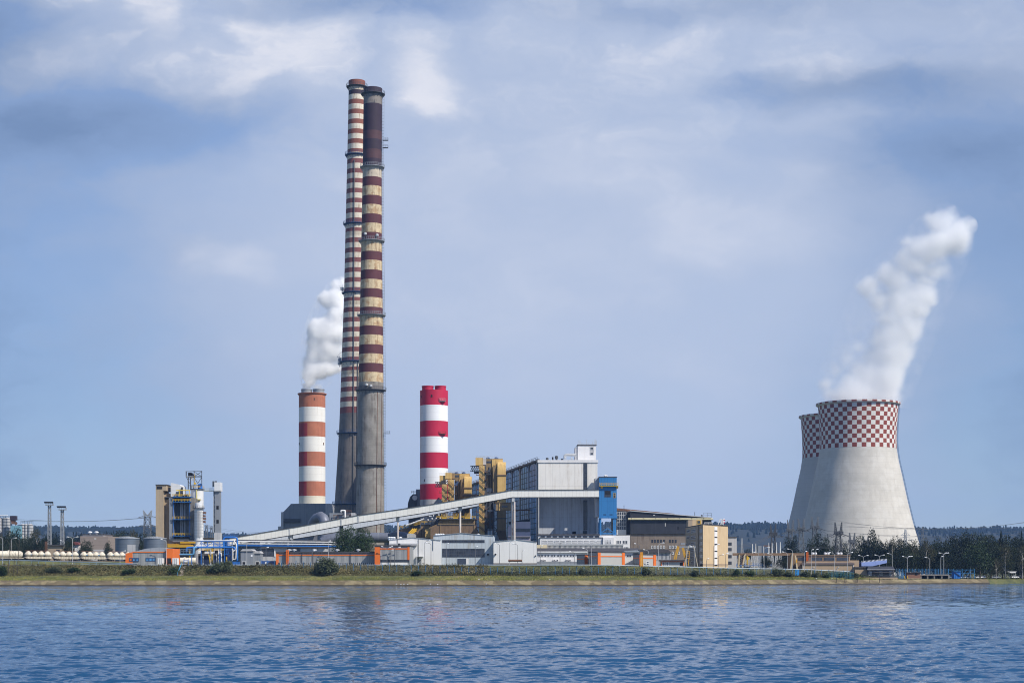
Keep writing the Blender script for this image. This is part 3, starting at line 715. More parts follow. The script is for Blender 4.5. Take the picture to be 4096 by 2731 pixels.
# ---------------------------------------------------------------- steam plumes
def plume(name, label, Y, blobs, dens, warp_s, warp_a, edge, col=(1, 1, 1), lat=1.0, det=4):
    pts = [(X(a, Y), Y + lat * S(q[0] if q else 0, Y), Z(c, Y), S(r, Y) * PR, w) for a, c, r, w, *q in blobs]
    lo = [min(p[i] - p[3] * 1.35 for p in pts) for i in range(3)]; hi = [max(p[i] + p[3] * 1.35 for p in pts) for i in range(3)]
    lo[2] = max(lo[2], PL_FLOOR)
    m = bpy.data.materials.new(name + '_vapour'); m.use_nodes = True; nt = m.node_tree; nt.nodes.remove(nt.nodes['Principled BSDF']); b = NB(nt)
    g = b.n('ShaderNodeNewGeometry').outputs['Position']
    w1 = b.noise(g, warp_s, det, .6, 1)
    q = b.v('ADD', g, b.v('MULTIPLY', b.v('SUBTRACT', w1, (.5, .5, .5)), (warp_a,) * 3))
    tot = None
    for x, y, z, r, w in pts:
        L = b.v('DISTANCE', q, (x, y, z), 1); v_ = b.mr(L, r * 1.25, r * .15, 0, w, 'LINEAR')
        tot = v_ if tot is None else b.m('SMOOTH_MAX', tot, v_, .15)
    fine = b.noise(g, warp_s * 4.2, 3, .6)
    tot = b.m('SUBTRACT', tot, b.m('MULTIPLY', fine, .26))
    de = b.m('MULTIPLY', b.mr(tot, -.06, edge), dens)
    pv = b.n('ShaderNodeVolumePrincipled'); pv.inputs['Color'].default_value = c4(col); pv.inputs['Anisotropy'].default_value = -.1
    nt.links.new(de, pv.inputs['Density']); nt.links.new(pv.outputs[0], nt.nodes['Material Output'].inputs['Volume'])
    try: m.cycles.volume_sampling = 'MULTIPLE_IMPORTANCE'
    except Exception: pass
    # hull: an envelope wrapped round the puffs
    import bmesh
    bm = bmesh.new()
    for x, y, z, r, w in pts:
        r2_ = r * 1.25
        for v in bmesh.ops.create_icosphere(bm, subdivisions=2, radius=r2_)['verts']: v.co += Vector((x, y, z))
    hull = bmesh.ops.convex_hull(bm, input=bm.verts)
    junk = [e for e in hull['geom_interior'] if isinstance(e, bmesh.types.BMVert)] + [e for e in hull['geom_unused'] if isinstance(e, bmesh.types.BMVert)]
    bmesh.ops.delete(bm, geom=list(set(junk)), context='VERTS')
    bmesh.ops.bisect_plane(bm, geom=bm.verts[:] + bm.edges[:] + bm.faces[:], plane_co=(0, 0, PL_FLOOR), plane_no=(0, 0, 1), clear_inner=True)
    bmesh.ops.holes_fill(bm, edges=bm.edges[:], sides=0)
    bmesh.ops.recalc_face_normals(bm, faces=bm.faces)
    o_ = Vector(pts[0][:3])
    for v in bm.verts: v.co -= o_
    mesh = bpy.data.meshes.new(name); bm.to_mesh(mesh); bm.free(); mesh.materials.append(m)
    o = link(name, mesh, None, o_, label=label, cat='steam')
    return o
YP = 1103.; PR = 1.05
PL_FLOOR = Z(1556, YP)
plume('steam_plume', 'bright white steam rising from the orange and white chimney past the tall ones', YP,
      [(1230, 1548, 22, .55), (1274, 1548, 20, .35), (1240, 1515, 34, .6), (1248, 1480, 40, .85), (1285, 1478, 38, .8), (1318, 1468, 34, .8), (1346, 1462, 30, .6), (1232, 1440, 30, .5), (1262, 1412, 42, .8), (1312, 1398, 52, .85), (1352, 1400, 40, .8), (1272, 1335, 50, 1.0), (1318, 1325, 58, 1.05), (1358, 1335, 48, 1.0), (1266, 1370, 44, .85), (1338, 1278, 44, .9), (1308, 1205, 36, .7), (1345, 1196, 42, .8), (1286, 1202, 22, .55), (1345, 1140, 24, .6), (1375, 1140, 30, .6), (1385, 1250, 40, .7)],
      .60, .030, 15.0, .34, det=5)
YC = 1300.
PL_FLOOR = Z(1640, YC)
PR = 1.18
plume('steam_plume', 'long leaning white steam column above the nearer cooling tower', YC,
      [(3521, 1600, 82, .75, 0), (3440, 1610, 90, .70, 10), (3372, 1610, 72, .55, 0), (3420, 1620, 90, .5, -60), (3430, 1620, 90, .5, 60), (3536, 1510, 80, .85), (3470, 1500, 70, .72), (3400, 1540, 55, .5), (3560, 1410, 74, .85), (3500, 1425, 56, .55), (3598, 1320, 64, .86), (3632, 1245, 58, .9), (3556, 1290, 48, .45), (3684, 1180, 52, .85), (3700, 1125, 44, .65), (3521, 1198, 44, .6), (3478, 1142, 44, .66), (3446, 1150, 26, .55), (3556, 1100, 56, .55), (3620, 1160, 55, .48), (3636, 1048, 58, .58), (3690, 985, 56, .72), (3640, 965, 34, .55), (3751, 970, 56, .95), (3806, 940, 58, .95), (3756, 880, 48, .9), (3784, 838, 24, .6), (3862, 906, 34, .75), (3830, 985, 46, .6), (3738, 1080, 50, .5), (3600, 1125, 62, .6), (3680, 1065, 58, .62), (3725, 1012, 54, .7), (3596, 1205, 62, .6), (3650, 1190, 56, .6), (3545, 1345, 60, .62), (3560, 1260, 56, .55), (3310, 1525, 36, .45), (3318, 1575, 40, .4), (3345, 1470, 36, .34), (3390, 1440, 40, .38), (3430, 1380, 40, .35)],
      .15, .020, 34.0, .55, det=6)
# ---------------------------------------------------------------- boiler house with its arched glass side
YB = 890.
ff = Fr(2153, YB, 2390, YB)                       # front of the block
fl = Fr(1887, 1140., 2153, YB)                    # long glazed side running back to the left
BH = gthing('boiler_house', 2153, YB, 'huge white boiler house with tall arched glass bays along its side', 'boiler house')
x0, x1 = X(2153, YB), X(2390, YB); zg = GZ(x0, YB) - .7
zt = Z(1839, YB); zg1 = Z(1962, YB)
MB().box(x0, x1, YB, YB + 40, zg1, zt - 1.5).build('upper_wall', M_cladw, BH)
MB().box(x0, x1, YB + 12, YB + 39.9, zg, zg1).build('lower_wall', M_cladb, BH)
MB().box(x1 - .55, x1 - .01, YB + .5, YB + 11.95, zg, zg1).build('return_wall', M_cladb, BH)
MB().box(x0 - .4, x1 + .4, YB - .4, YB + 40.3, zt - 1.5, zt).build('roof_edge', M_white, BH)
for c in (2152, 2387): MB().box(X(c, YB), X(c, YB) + .7, YB + 1.5, YB + 2.2, zg, zg1).build('column', M_lsteel, BH)
win(BH, ff, 2334, 2349, 1852, 1956, 3, 12)
f9 = Fr(2153 * (890 / 902) + CX * (1 - 890 / 902), YB + 12, 2390, YB + 12)
win(BH, f9, 2334, 2349, 2000, 2118, 3, 12)
panel(BH, f9, 2289, 2304, 2124, 2136, M_dark, 'doorway'); panel(BH, f9, 2321, 2331, 2119, 2132, M_white, 'wall_box', .6)
panel(BH, f9, 2332, 2349, 2120, 2137, M_steel, 'doorway')
# the glazed side: a body behind and projecting bay frames with arched heads
z_l = zt - 1.0
pts = [(x0, YB + .2), fl.at(0), fl.at(0) + Vector((30, 0)), (x0 + 30, YB + 30)]
MB().plan([fl.at(0), (x0, YB + .05), (x0, YB + 39.5), fl.at(0) + Vector((20, 10))], zg, z_l).build('side_wall', M_hall_dark, BH)
bays = [(2120, 2149, 1858), (2086, 2115, 1868), (2054, 2081, 1883), (2026, 2049, 1893), (1999, 2021, 1903), (1976, 1994, 1911), (1953, 1971, 1919), (1931, 1949, 1926), (1911, 1927, 1932), (1893, 1908, 1938)]
for a, c, t_ in bays:
    s0, s1 = fl.s(a), fl.s(c); zt_ = fl.z((a + c) / 2, t_) + .8; zb_ = GZ(x0, YB) + 5; r = 3.2
    def out(s, n): p = fl.at(s, n); return (p.x, p.y)
    prof = [(s0, zb_), (s1, zb_)] + [(s1, zt_ - .6)] + [(s1 - (s1 - s0) * (1 - math.cos(q * math.pi / 12)), (zt_ - r * 1.5) + r * 1.5 * math.sin(q * math.pi / 12)) if False else (s0 + (s1 - s0) * (1 - q / 10), (zt_ - r * 1.6) + r * 1.6 * math.sqrt(max(0, 1 - abs(q / 5 - 1) ** 2.4))) for q in range(0, 11)]
    mb = MB(); n = len(prof)
    vs = [(*out(s, .35), z) for s, z in prof] + [(*out(s, -.1), z) for s, z in prof]
    mb.add(vs, [tuple(range(n)), tuple(range(2 * n - 1, n - 1, -1))] + [(i, n + i, n + (i + 1) % n, (i + 1) % n) for i in range(n)], 1)
    k = int((zt_ - zb_) / 3.0)
    for i in range(k):
        z = zb_ + 3.0 * i + 1.5
        q = (z - (zt_ - r * 1.6)) / (r * 1.6)
        e = 1 if q < 0 else max(.05, (1 - min(1, q) ** 2)) ** (1 / 2.4)
        sm_, hw_ = (s0 + s1) / 2, (s1 - s0) / 2 * e
        mb.wbox(fl, sm_ - hw_, sm_ + hw_, .34, .5, z, z + .3, 0)
    for i in range(1, 4):
        s = s0 + (s1 - s0) * i / 4
        q = abs(2 * (s1 - s) / (s1 - s0) - 1)
        mb.wbox(fl, s - .12, s + .12, .33, .47, zb_, (zt_ - r * 1.6) + r * 1.6 * math.sqrt(max(0, 1 - q ** 2.4)), 0)
    mb.build('arched_window', [M_dframe, M_glassb], BH)
    mb = MB(); s = s1 + .9; mb.wbox(fl, s, s + .6, .1, .75, zb_ - 4, zt_ + 1.0)
    mb.build('buttress', M_lsteel, BH)
mb = MB()                                          # roof edge with a long vent line
a_, b_ = fl.at(0, .5), fl.at(fl.L, .5)
mb.tube([(a_.x, a_.y, z_l + .5), (b_.x, b_.y, z_l + .5)], .8, 6); mb.rail([(a_.x, a_.y, z_l + 1), (b_.x, b_.y, z_l + 1)], 1.6, 6, .16)
mb.build('eaves', M_steel, BH)
for i in range(18):
    p = fl.at(fl.L * (i + .5) / 18, -1.2); MB().lathe(p.x, p.y, [(.5, z_l), (.5, z_l + .9), (1.2, z_l + 1.1), (1.0, z_l + 1.9), (.2, z_l + 2.1)], 8).build('roof_vent', M_steel, BH)
# penthouse and roof gear
t = gthing('roof_penthouse', 2350, YB + 12, 'white lift penthouse with aerials on the boiler house roof', 'penthouse')
Yp = YB + 12; xa, xb = X(2311, Yp), X(2384, Yp); zp = Z(1781, Yp)
MB().box(xa, xb, Yp, Yp + 11, zt - .3, zp).build('wall', M_white, t); MB().box(xa - .3, xb + .3, Yp - .3, Yp + 11.3, zp, zp + .5).build('roof', M_roofd, t)
MB().box(xa - 1.6, xa - .02, Yp + .5, Yp + 10, zt - .3, zp - 1).build('side_face', M_greyl, t)  # grey box paints the shaded left side of the penthouse
fp = Fr(2311, Yp, 2384, Yp)
panel(t, fp, 2359, 2376, 1786, 1819, M_greyl, 'panel', .05)
for a, c in ((1788, 1797), (1810, 1818)): win(t, fp, 2361, 2373, a, c, 1, 1, frame=M_wframe, proud=.2)
mb = MB()
for c, hh in ((2313, 22), (2317, 22), (2321, 18), (2346, 24), (2371, 18), (2377, 22), (2382, 26), (2386, 22)):
    mb.bar((X(c, Yp + 2), Yp + 2, zp), (X(c, Yp + 2), Yp + 2, zp + S(hh, Yp)), .28 if c > 2376 else .16)
mb.rail([(xa, Yp, zp), (xb, Yp, zp)], 1.2, 2, .1); mb.build('aerial', M_lsteel, t)
def roofgear(name, label, px, Y, zb, prof, m, n=14):
    return MB().lathe(X(px, Y), Y, [(S(r, Y), zb + S(z, Y)) for r, z in prof], n).build(name, m, loc=(X(px, Y), Y, zb), label=label, cat='roof vent', smooth=40)
roofgear('roof_ventilator', 'tall dark flared ventilator, widest of those on the boiler house roof', 2226, YB + 8, zt, [(4, 0), (4, 7), (6.5, 12), (6.5, 19), (3, 21)], M_steel)
roofgear('roof_ventilator', 'thin black stack next to the flared ventilator on the boiler house roof', 2211, YB + 8, zt, [(3, 0), (3, 15), (2, 16)], M_dark)
roofgear('roof_ventilator', 'round dark fan cowl near the left edge of the boiler house roof', 2189, YB + 8, zt, [(3, 0), (2, 4), (5.5, 6), (5.5, 11), (2, 14)], M_steel)
roofgear('roof_ventilator', 'low dark dome on the boiler house roof just before the pipe frame', 2248, YB + 8, zt, [(5, 0), (5, 5), (4, 8), (1, 10)], M_steel)
mb = MB(); mb.tube([P(2258, 1836, YB + 6), P(2258, 1822, YB + 6), P(2263, 1818, YB + 6), P(2305, 1819, YB + 6)], .7, 8); mb.rail([P(2266, 1838, YB + 4), P(2308, 1838, YB + 4)], 3.5, 2, .16)
mb.box(X(2284, YB + 5), X(2290, YB + 5), YB + 5, YB + 7, zt, zt + 1.6)
mb.build('roof_pipe', M_lsteel, loc=P(2258, 1836, YB + 6), label='pale pipe and railing frame beside the penthouse on the boiler house roof', cat='pipe')

# blue transfer tower
YT = 872.
t = gthing('transfer_tower', 2430, YT, 'bright blue boxy tower on tall legs at the end of the upper gallery', 'tower')
xa, xb = X(2397, YT), X(2467, YT); ztt, zbt = Z(1908, YT), Z(2066, YT)
MB().box(xa, xb, YT, YT + 13, zbt, ztt).build('body', M_blue, t)
MB().box(X(2382, YT), xa - .01, YT + 3, YT + 17, zbt, Z(1910, YT)).build('side_face', M_greyl, t)
MB().box(xa - .2, xb + .2, YT - .2, YT + 13.2, ztt, ztt + .35).build('roof', M_steel, t)
for px, yo in ((2399, .2), (2458, .2), (2399, 11.5), (2458, 11.5)):
    MB().box(X(px, YT), X(px, YT) + .9, YT + yo, YT + yo + .9, GZ(xa, YT) - .7, zbt).build('leg', M_blue, t)
mb = MB(); mb.box(xa, xb, YT + .3, YT + .9, Z(2135, YT), Z(2131, YT)); mb.bar(P(2401, 2132, YT + .6), P(2430, 2112, YT + .6), .4); mb.bar(P(2459, 2132, YT + .6), P(2430, 2112, YT + .6), .4); mb.box(xa - .3, xb + .3, YT - .3, YT + 1, zbt - .8, zbt)
mb.build('brace', M_blue, t)
ft = Fr(2397, YT, 2467, YT)
MB().wbox(ft, ft.s(2418), ft.s(2443), -2, .04, Z(1987, YT), Z(1962, YT)).build('opening', M_dark, t); win(t, ft, 2418, 2443, 1979, 1987, 3, 1)
win(t, ft, 2454, 2462, 1971, 1990, 1, 2, frame=M_rail)
for a in (2413, 2438): panel(t, ft, a, a + 12, 2056, 2059, M_dark, 'slot')
mb = MB(); z = Z(1942, YT); x2, x3 = X(2397, YT), X(2472, YT)
mb.box(x2, x3, YT - 1.5, YT, z - .3, z); mb.rail([(x2, YT - 1.4, z), (x3, YT - 1.4, z)], 1.5, 1.2, .16)
for c in (2403, 2464): mb.add([(X(c, YT), YT - 1.4, z - .3), (X(c, YT) + 1.2, YT - 1.4, z - .3), (X(c, YT) + 1.2, YT, z - 1.5), (X(c, YT), YT, z - 1.5), (X(c, YT), YT, z - .3), (X(c, YT) + 1.2, YT, z - .3)], [(0, 1, 2, 3), (0, 4, 5, 1), (0, 3, 4), (1, 5, 2), (3, 2, 5, 4)])
mb.build('balcony', M_rail, t)
for a in (2420, 2426): MB().lathe(X(a, YT + 3), YT + 3, [(.4, ztt + .3), (.7, ztt + .9), (.3, ztt + 1.4)], 8).build('roof_vent', M_white, t)

# ---------------------------------------------------------------- conveyor galleries
def gallery(name, label, pts, h, Y, D, m, trim=True, fold=None):
    """covered conveyor: pts are (column, row of the top edge) joints"""
    t = thing(name, P(pts[0][0], pts[0][1] + h, Y), label, 'conveyor gallery', 'conveyor galleries')
    for i, ((a, ta), (c, tc)) in enumerate(zip(pts, pts[1:])):
        mb = MB().pprof([(a, ta + h), (c, tc + h), (c, tc), (a, ta)], Y, D); mb.build('cladding', m, t)
    mb = MB()
    for (a, ta), (c, tc) in zip(pts, pts[1:]):
        mb.pprof([(a, ta + .2), (c, tc + .2), (c, tc - 2), (a, ta - 2)], Y - .35, D + .7)
    mb.build('roof', M_galtrim if trim else M_roofg, t)
    mb = MB()
    for (a, ta), (c, tc) in zip(pts, pts[1:]):
        mb.pprof([(a, ta + h + 1.6), (c, tc + h + 1.6), (c, tc + h - .1), (a, ta + h - .1)], Y - .2, D + .4)
    mb.build('underside', M_galtrim, t)
    return t
G1 = gallery('conveyor_gallery', 'long white ribbed conveyor gallery climbing from the left to the boiler house', [(690, 2192), (953, 2146), (1194, 2105.5), (1423, 2062), (1597, 2037), (1751, 2013), (2049, 1959.5), (2396, 1958.5)], 28, 872., 4.5, M_gal)
for px in (1158, 1364, 1433): MB().pprof([(px - 2.5, lerp([(953, 2146), (1194, 2105.5), (1423, 2062), (1597, 2037)], px)), (px + 2.5, lerp([(953, 2146), (1194, 2105.5), (1423, 2062), (1597, 2037)], px)), (px + 4, lerp([(953, 2146), (1194, 2105.5), (1423, 2062), (1597, 2037)], px) + 30), (px - 1, lerp([(953, 2146), (1194, 2105.5), (1423, 2062), (1597, 2037)], px) + 30)], 871.8, .19).build('joint_band', M_lsteel, G1)
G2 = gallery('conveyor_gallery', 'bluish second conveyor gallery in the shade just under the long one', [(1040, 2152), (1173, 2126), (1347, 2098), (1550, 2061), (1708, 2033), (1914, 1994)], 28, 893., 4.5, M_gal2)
def pillar(px, top, Y, w, label, base=None, twin=False):
    x = X(px, Y); t = thing('gallery_pillar', (x, Y, GZ(x, Y)), label, 'pillar', 'pillars under the conveyor gallery')
    zt_ = Z(top, Y); z0 = GZ(x, Y) - .6; r = S(w / 2, Y)
    if twin:
        for o in (-1, 1): MB().lathe(x + o * r * .95, Y + 1.5 - o * .8, [(r * .95, z0), (r * .72, zt_ - 2.2)], 16).build('shaft', M_pillar, t, smooth=40)
        MB().box(x - r * 1.1, x + r * 1.1, Y, Y + 3.4, zt_ - 2.2, zt_).build('head', M_lsteel, t)
    else:
        MB().lathe(x, Y + 2, [(r, z0), (r * .86, zt_ - 3)], 16).build('shaft', M_pillar, t, smooth=40)
        MB().lathe(x, Y + 2, [(r * .86, zt_ - 3), (r * 1.5, zt_ - 1.4), (r * 1.6, zt_)], 10).build('head', M_lsteel, t)
pillar(1590, 2066, 872, 8.5, 'white pillar under the lower part of the gallery, beside the grey duct end')
pillar(1840, 2026, 872, 9.5, 'white pillar holding the middle of the gallery, in front of the brown filter house')
pillar(2053, 1990, 872, 10, 'twin rust streaked white pillars where the gallery levels off', twin=True)
for px, tp in ((1160, 2138), (1364, 2100)):
    Y = 873.; x = X(px, Y); w = S(26, Y) if px < 1200 else 1.2
    t = MB(); 
    if px < 1200:
        for o in (0, 4): 
            t.bar((x - w / 2, Y + o, GZ(x, Y) - .6), (x - w / 2 + 1, Y + o, Z(tp, Y)), .5); t.bar((x + w / 2, Y + o, GZ(x, Y) - .6), (x + w / 2 - 1, Y + o, Z(tp, Y)), .5)
            t.bar((x - w / 2, Y + o, Z(2160, Y)), (x + w / 2 - 1, Y + o, Z(tp + 2, Y)), .3); t.bar((x + w / 2, Y + o, Z(2160, Y)), (x - w / 2 + 1, Y + o, Z(tp + 2, Y)), .3)
        t.build('gallery_trestle', M_lsteel, loc=(x, Y, GZ(x, Y)), label='cross braced steel trestle under the low end of the gallery', cat='trestle')
    else:
        t.box(x - .9, x + .9, Y, Y + 3.5, GZ(x, Y) - .6, Z(tp, Y)); t.build('gallery_trestle', M_steel, loc=(x, Y, GZ(x, Y)), label='narrow dark post under the gallery in front of the rear tall chimney', cat='trestle')

# ---------------------------------------------------------------- yellow air heater towers, ducts and filter house
def stair_tower(parent, a, c, t_, u_, Y, D, m, flights, dirn=1, seed=1):
    MB().pbox(a, c, t_, u_, Y, D).build('stair_shaft', m, parent)
    mb = MB(); h = (u_ - t_) / flights
    for i in range(flights):
        y0 = t_ + h * i + h * .25; y1 = y0 + h * .62
        p, q = P(a, y0, Y - .7), P(c, y1, Y - .7)
        mb.bar(p, q, .3); mb.bar(p + Vector((0, 0, 1.1)), q + Vector((0, 0, 1.1)), .12); mb.bar(p + Vector((0, 0, .6)), q + Vector((0, 0, .6)), .12)
        for k in range(6):
            w = p + (q - p) * (k / 5); mb.bar(w, w + Vector((0, 0, 1.1)), .12)
        for e, yy in ((a, y0), (c, y1)):
            w = P(e, yy, Y); sg = -1 if e == a else 1
            mb.box(min(w.x, w.x + sg * 1.6), max(w.x, w.x + sg * 1.6), Y - 1.2, Y + 1.5, w.z - .25, w.z)
            mb.rail([(w.x + sg * 1.5, Y - 1.1, w.z), (w.x + sg * 1.5, Y + 1.4, w.z)], 1.1, 1.0, .12)
    mb.build('staircase', M_rust, parent)
def arch_duct(parent, a, c, top, mid, bot, Y, D, wall, roof, left):
    """duct with a round-backed hood: front face a..c, side wall to the left column"""
    x0_, x1_ = X(a, Y), X(c, Y); R = S((c - a) * .62, Y); zt_, zm = Z(top, Y), Z(mid, Y)
    n = 10
    prof = [(0, zt_)] + [(R * math.sin(math.pi / 2 * i / n) * 1.0, zm + (zt_ - zm) * math.cos(math.pi / 2 * i / n)) for i in range(1, n + 1)]
    # hood: quarter barrel facing the front, extruded along x
    vs = []; Yb = Y + D
    ring = [(Yb, zt_)] + [(Y + R - p[0], p[1]) for p in prof]
    vs = [(x0_, y, z) for y, z in ring] + [(x1_, y, z) for y, z in ring] + [(x0_, Yb, zm), (x1_, Yb, zm)]
    k = len(ring)
    fs = [(i, i + 1, k + i + 1, k + i) for i in range(k - 1)] + [tuple([2 * k] + list(range(k - 1, -1, -1))), tuple(list(range(k, 2 * k)) + [2 * k + 1])]
    mb = MB().add(vs, fs); mb.build('duct_hood', roof, parent, smooth=30)
    MB().box(x0_, x1_, Y, Yb, Z(bot, Y), zm).build('duct', wall, parent)
    MB().box(x0_ - .5, x1_ + .4, Y - .45, Yb, zm - 1.2, zm - .6).build('duct_flange', M_brown, parent)
    MB().box(X(left, Y), x0_ - .01, Y + R * .55, Yb - .5, Z(bot, Y), zt_ - (zt_ - zm) * .28).build('duct_side', M_yelb, parent)
# nearer tall yellow tower
YH = 925.
t = gthing('air_heater_tower', 1980, YH, 'taller yellow tower with zigzag stairs beside the glass side of the boiler house', 'process tower', 'yellow air heater towers')
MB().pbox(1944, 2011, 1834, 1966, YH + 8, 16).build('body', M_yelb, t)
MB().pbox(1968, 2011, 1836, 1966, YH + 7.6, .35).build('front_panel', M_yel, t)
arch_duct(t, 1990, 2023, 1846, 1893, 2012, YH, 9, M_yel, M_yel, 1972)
win(t, Fr(1944, YH + 8, 1967, YH + 8), 1946, 1965, 1844, 1851, 4, 1)
MB().pbox(1902, 1932, 1830, 1860, YH - 6, 9).build('cab', M_yel, t); MB().pbox(1932, 1944, 1832, 1858, YH - 3, 7).build('cab_side', M_greyl, t)
stair_tower(t, 1916, 1938, 1862, 2158, YH - 6, 5, M_yel, 10)
MB().pbox(1938, 1944, 1862, 2158, YH - 5, 8).build('stair_side', M_steel, t)
mb = MB(); mb.lattice(P(1882, 1874, YH), P(1916, 1874, YH), 3.0, 3.0, 4, .14); mb.pbox(1896, 1916, 1884, 1893, YH - 1, 3); mb.build('hoist_beam', M_steel, t)
mb = MB(); zr = Z(1834, YH); mb.rail([(X(1905, YH), YH + 9, Z(1828, YH)), (X(2008, YH), YH + 9, Z(1832, YH))], 1.5, 2.0, .14); mb.build('roof_rail', M_lsteel, t)
for c in (1952, 1985): MB().lathe(X(c, YH + 11), YH + 11, [(1.0, zr), (1.3, zr + .8), (.6, zr + 1.7)], 10).build('roof_fan', M_pblue, t)
for i, (c, w) in enumerate(((1950, 4), (1962, 4), (1972, 4))): MB().lathe(X(c, YH), YH + 7.2, [(S(w, YH) * .75, Z(1960, YH)), (S(w, YH) * .75, Z(1880, YH))], 12).build('riser', M_yelb, t, smooth=40)
mb = MB(); mb.tube([P(1951, 1888, YH + 2), P(1957, 1878, YH + 2), P(1958, 1868, YH + 2)], .8, 8); mb.box(X(1936, YH), X(1960, YH), YH + .5, YH + 4, Z(1886, YH), Z(1882, YH)); mb.rail([P(1940, 1896, YH), P(1962, 1896, YH)], 1.3, 1.2, .12); mb.box(X(1940, YH), X(1964, YH), YH - .3, YH + 3, Z(1898, YH), Z(1896, YH)); mb.build('fan_platform', M_steel, t)
# lower part of that tower: tanks, frame, hopper, cabin
MB().pbox(1990, 2023, 2012, 2075, YH + .5, 9).build('lower_duct', M_yelb, t)
MB().pbox(1990, 2023, 2075, 2120, YH + .4, 9).build('hopper_box', M_yelb, t)
mb = MB(); mb.hexa([(X(1998, YH), YH + 2, Z(2158, YH)), (X(2028, YH), YH + 2, Z(2158, YH)), (X(2028, YH), YH + 8, Z(2158, YH)), (X(1998, YH), YH + 8, Z(2158, YH)), (X(1983, YH), YH + .2, Z(2121, YH)), (X(2024, YH), YH + .2, Z(2121, YH)), (X(2024, YH), YH + 9, Z(2121, YH)), (X(1983, YH), YH + 9, Z(2121, YH))]); mb.build('chute', M_brown, t)
mb = MB()
for c in (1945, 1960, 1975, 1988): mb.box(X(c, YH) - .3, X(c, YH) + .3, YH + .5, YH + 1.1, Z(2160, YH), Z(1966, YH))
for r_ in (1970, 2000, 2038, 2070, 2074, 2118): mb.box(X(1944, YH), X(2024, YH), YH + .45, YH + 1.0, Z(r_ + 2, YH), Z(r_, YH))
for p, q in (((1945, 2118), (1988, 2074)), ((1988, 2118), (1945, 2074)), ((1960, 2158), (1988, 2118)), ((1945, 2038), (1975, 2000))): mb.bar(P(*p, YH + .7), P(*q, YH + .7), .4)
mb.build('support_frame', M_steel, t)
for c0, c1, t_, u_ in ((1946, 1974, 1950, 1966), (1946, 1972, 1978, 2036), (1948, 1974, 2042, 2115)):
    MB().lathe(X((c0 + c1) / 2, YH + 6), YH + 6, [(S((c1 - c0) / 2, YH), Z(u_, YH)), (S((c1 - c0) / 2, YH), Z(t_, YH))], 20).build('vessel', M_greyl if t_ < 1960 else M_brown, t, smooth=40)
YK = 905.
k = gthing('control_cabin', 2015, YK, 'brown cabin with three dark windows jutting out behind the twin gallery pillars', 'cabin')
MB().pbox(1983, 2044, 2011, 2040, YK, 7).build('wall', M_yelb, k); MB().pbox(1981, 2046, 2008, 2011, YK - .4, 7.8).build('roof', M_brown, k)
win(k, Fr(1983, YK, 2044, YK), 2008, 2030, 2021, 2028, 3, 1)
MB().pbox(1996, 1999, 2010, 2041, YK - .3, .29).build('corner_trim', M_yel, k)
MB().pbox(2000, 2150, 2036, 2041, YK + 7.2, 2.5).build('crane_beam', M_rust, loc=P(2000, 2041, YK + 7), label='long brown beam crossing the glass bays from the cabin to the boiler house wall', cat='beam')
# farther yellow tower
YI = 960.
t = gthing('air_heater_tower', 1840, YI, 'shorter yellow tower with a round topped duct in front of the crimson chimney', 'process tower', 'yellow air heater towers')
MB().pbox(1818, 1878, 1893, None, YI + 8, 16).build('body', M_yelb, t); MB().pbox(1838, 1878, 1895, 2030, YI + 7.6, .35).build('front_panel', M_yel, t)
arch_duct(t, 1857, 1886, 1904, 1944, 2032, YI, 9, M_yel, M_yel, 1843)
win(t, Fr(1818, YI + 8, 1837, YI + 8), 1820, 1836, 1900, 1907, 4, 1)
MB().pbox(1781, 1806, 1890, 1915, YI - 5, 9).build('cab', M_yel, t); MB().pbox(1806, 1818, 1891, 1914, YI - 2, 8).build('cab_side', M_yelb, t); MB().pbox(1758, 1781, 1901, 1936, YI - 4, 8).build('cab', M_yel, t)
stair_tower(t, 1791, 1815, 1917, 2042, YI - 5, 6, M_yel, 4); stair_tower(t, 1767, 1788, 1936, 2042, YI - 7, 6, M_yel, 4)
mb = MB(); mb.lattice(P(1741, 1937, YI - 5), P(1775, 1937, YI - 5), 2.8, 2.8, 4, .14); mb.lattice(P(1764, 1928, YI - 5), P(1790, 1928, YI - 5), 2, 2, 3, .12); mb.build('hoist_beam', M_steel, t)
mb = MB(); mb.rail([(X(1783, YI), YI + 9, Z(1889, YI)), (X(1875, YI), YI + 9, Z(1891, YI))], 1.5, 2.0, .14); mb.rail([(X(1760, YI), YI - 3, Z(1901, YI)), (X(1780, YI), YI - 3, Z(1901, YI))], 1.3, 1.6, .12); mb.build('roof_rail', M_lsteel, t)
for c in (1826, 1855): MB().lathe(X(c, YI + 11), YI + 11, [(1.0, Z(1893, YI)), (1.3, Z(1893, YI) + .8), (.6, Z(1893, YI) + 1.7)], 10).build('roof_fan', M_pblue, t)
for c in (1824, 1834, 1842): MB().lathe(X(c, YI), YI + 7.2, [(S(3, YI), Z(2035, YI)), (S(3, YI), Z(1915, YI))], 12).build('riser', M_yelb, t, smooth=40)
mb = MB(); mb.tube([P(1822, 1938, YI + 2), P(1828, 1932, YI + 2), P(1830, 1924, YI + 2)], .8, 8); mb.box(X(1808, YI), X(1830, YI), YI + .5, YI + 4, Z(1940, YI), Z(1936, YI)); mb.build('fan_platform', M_pblue, t)
MB().pbox(1850, 1924, 1976, 1983, YI - 3, 5).build('pipe_bridge', M_brown, loc=P(1850, 1983, YI), label='flat brown walkway bridge linking the two yellow towers above the gallery', cat='bridge')
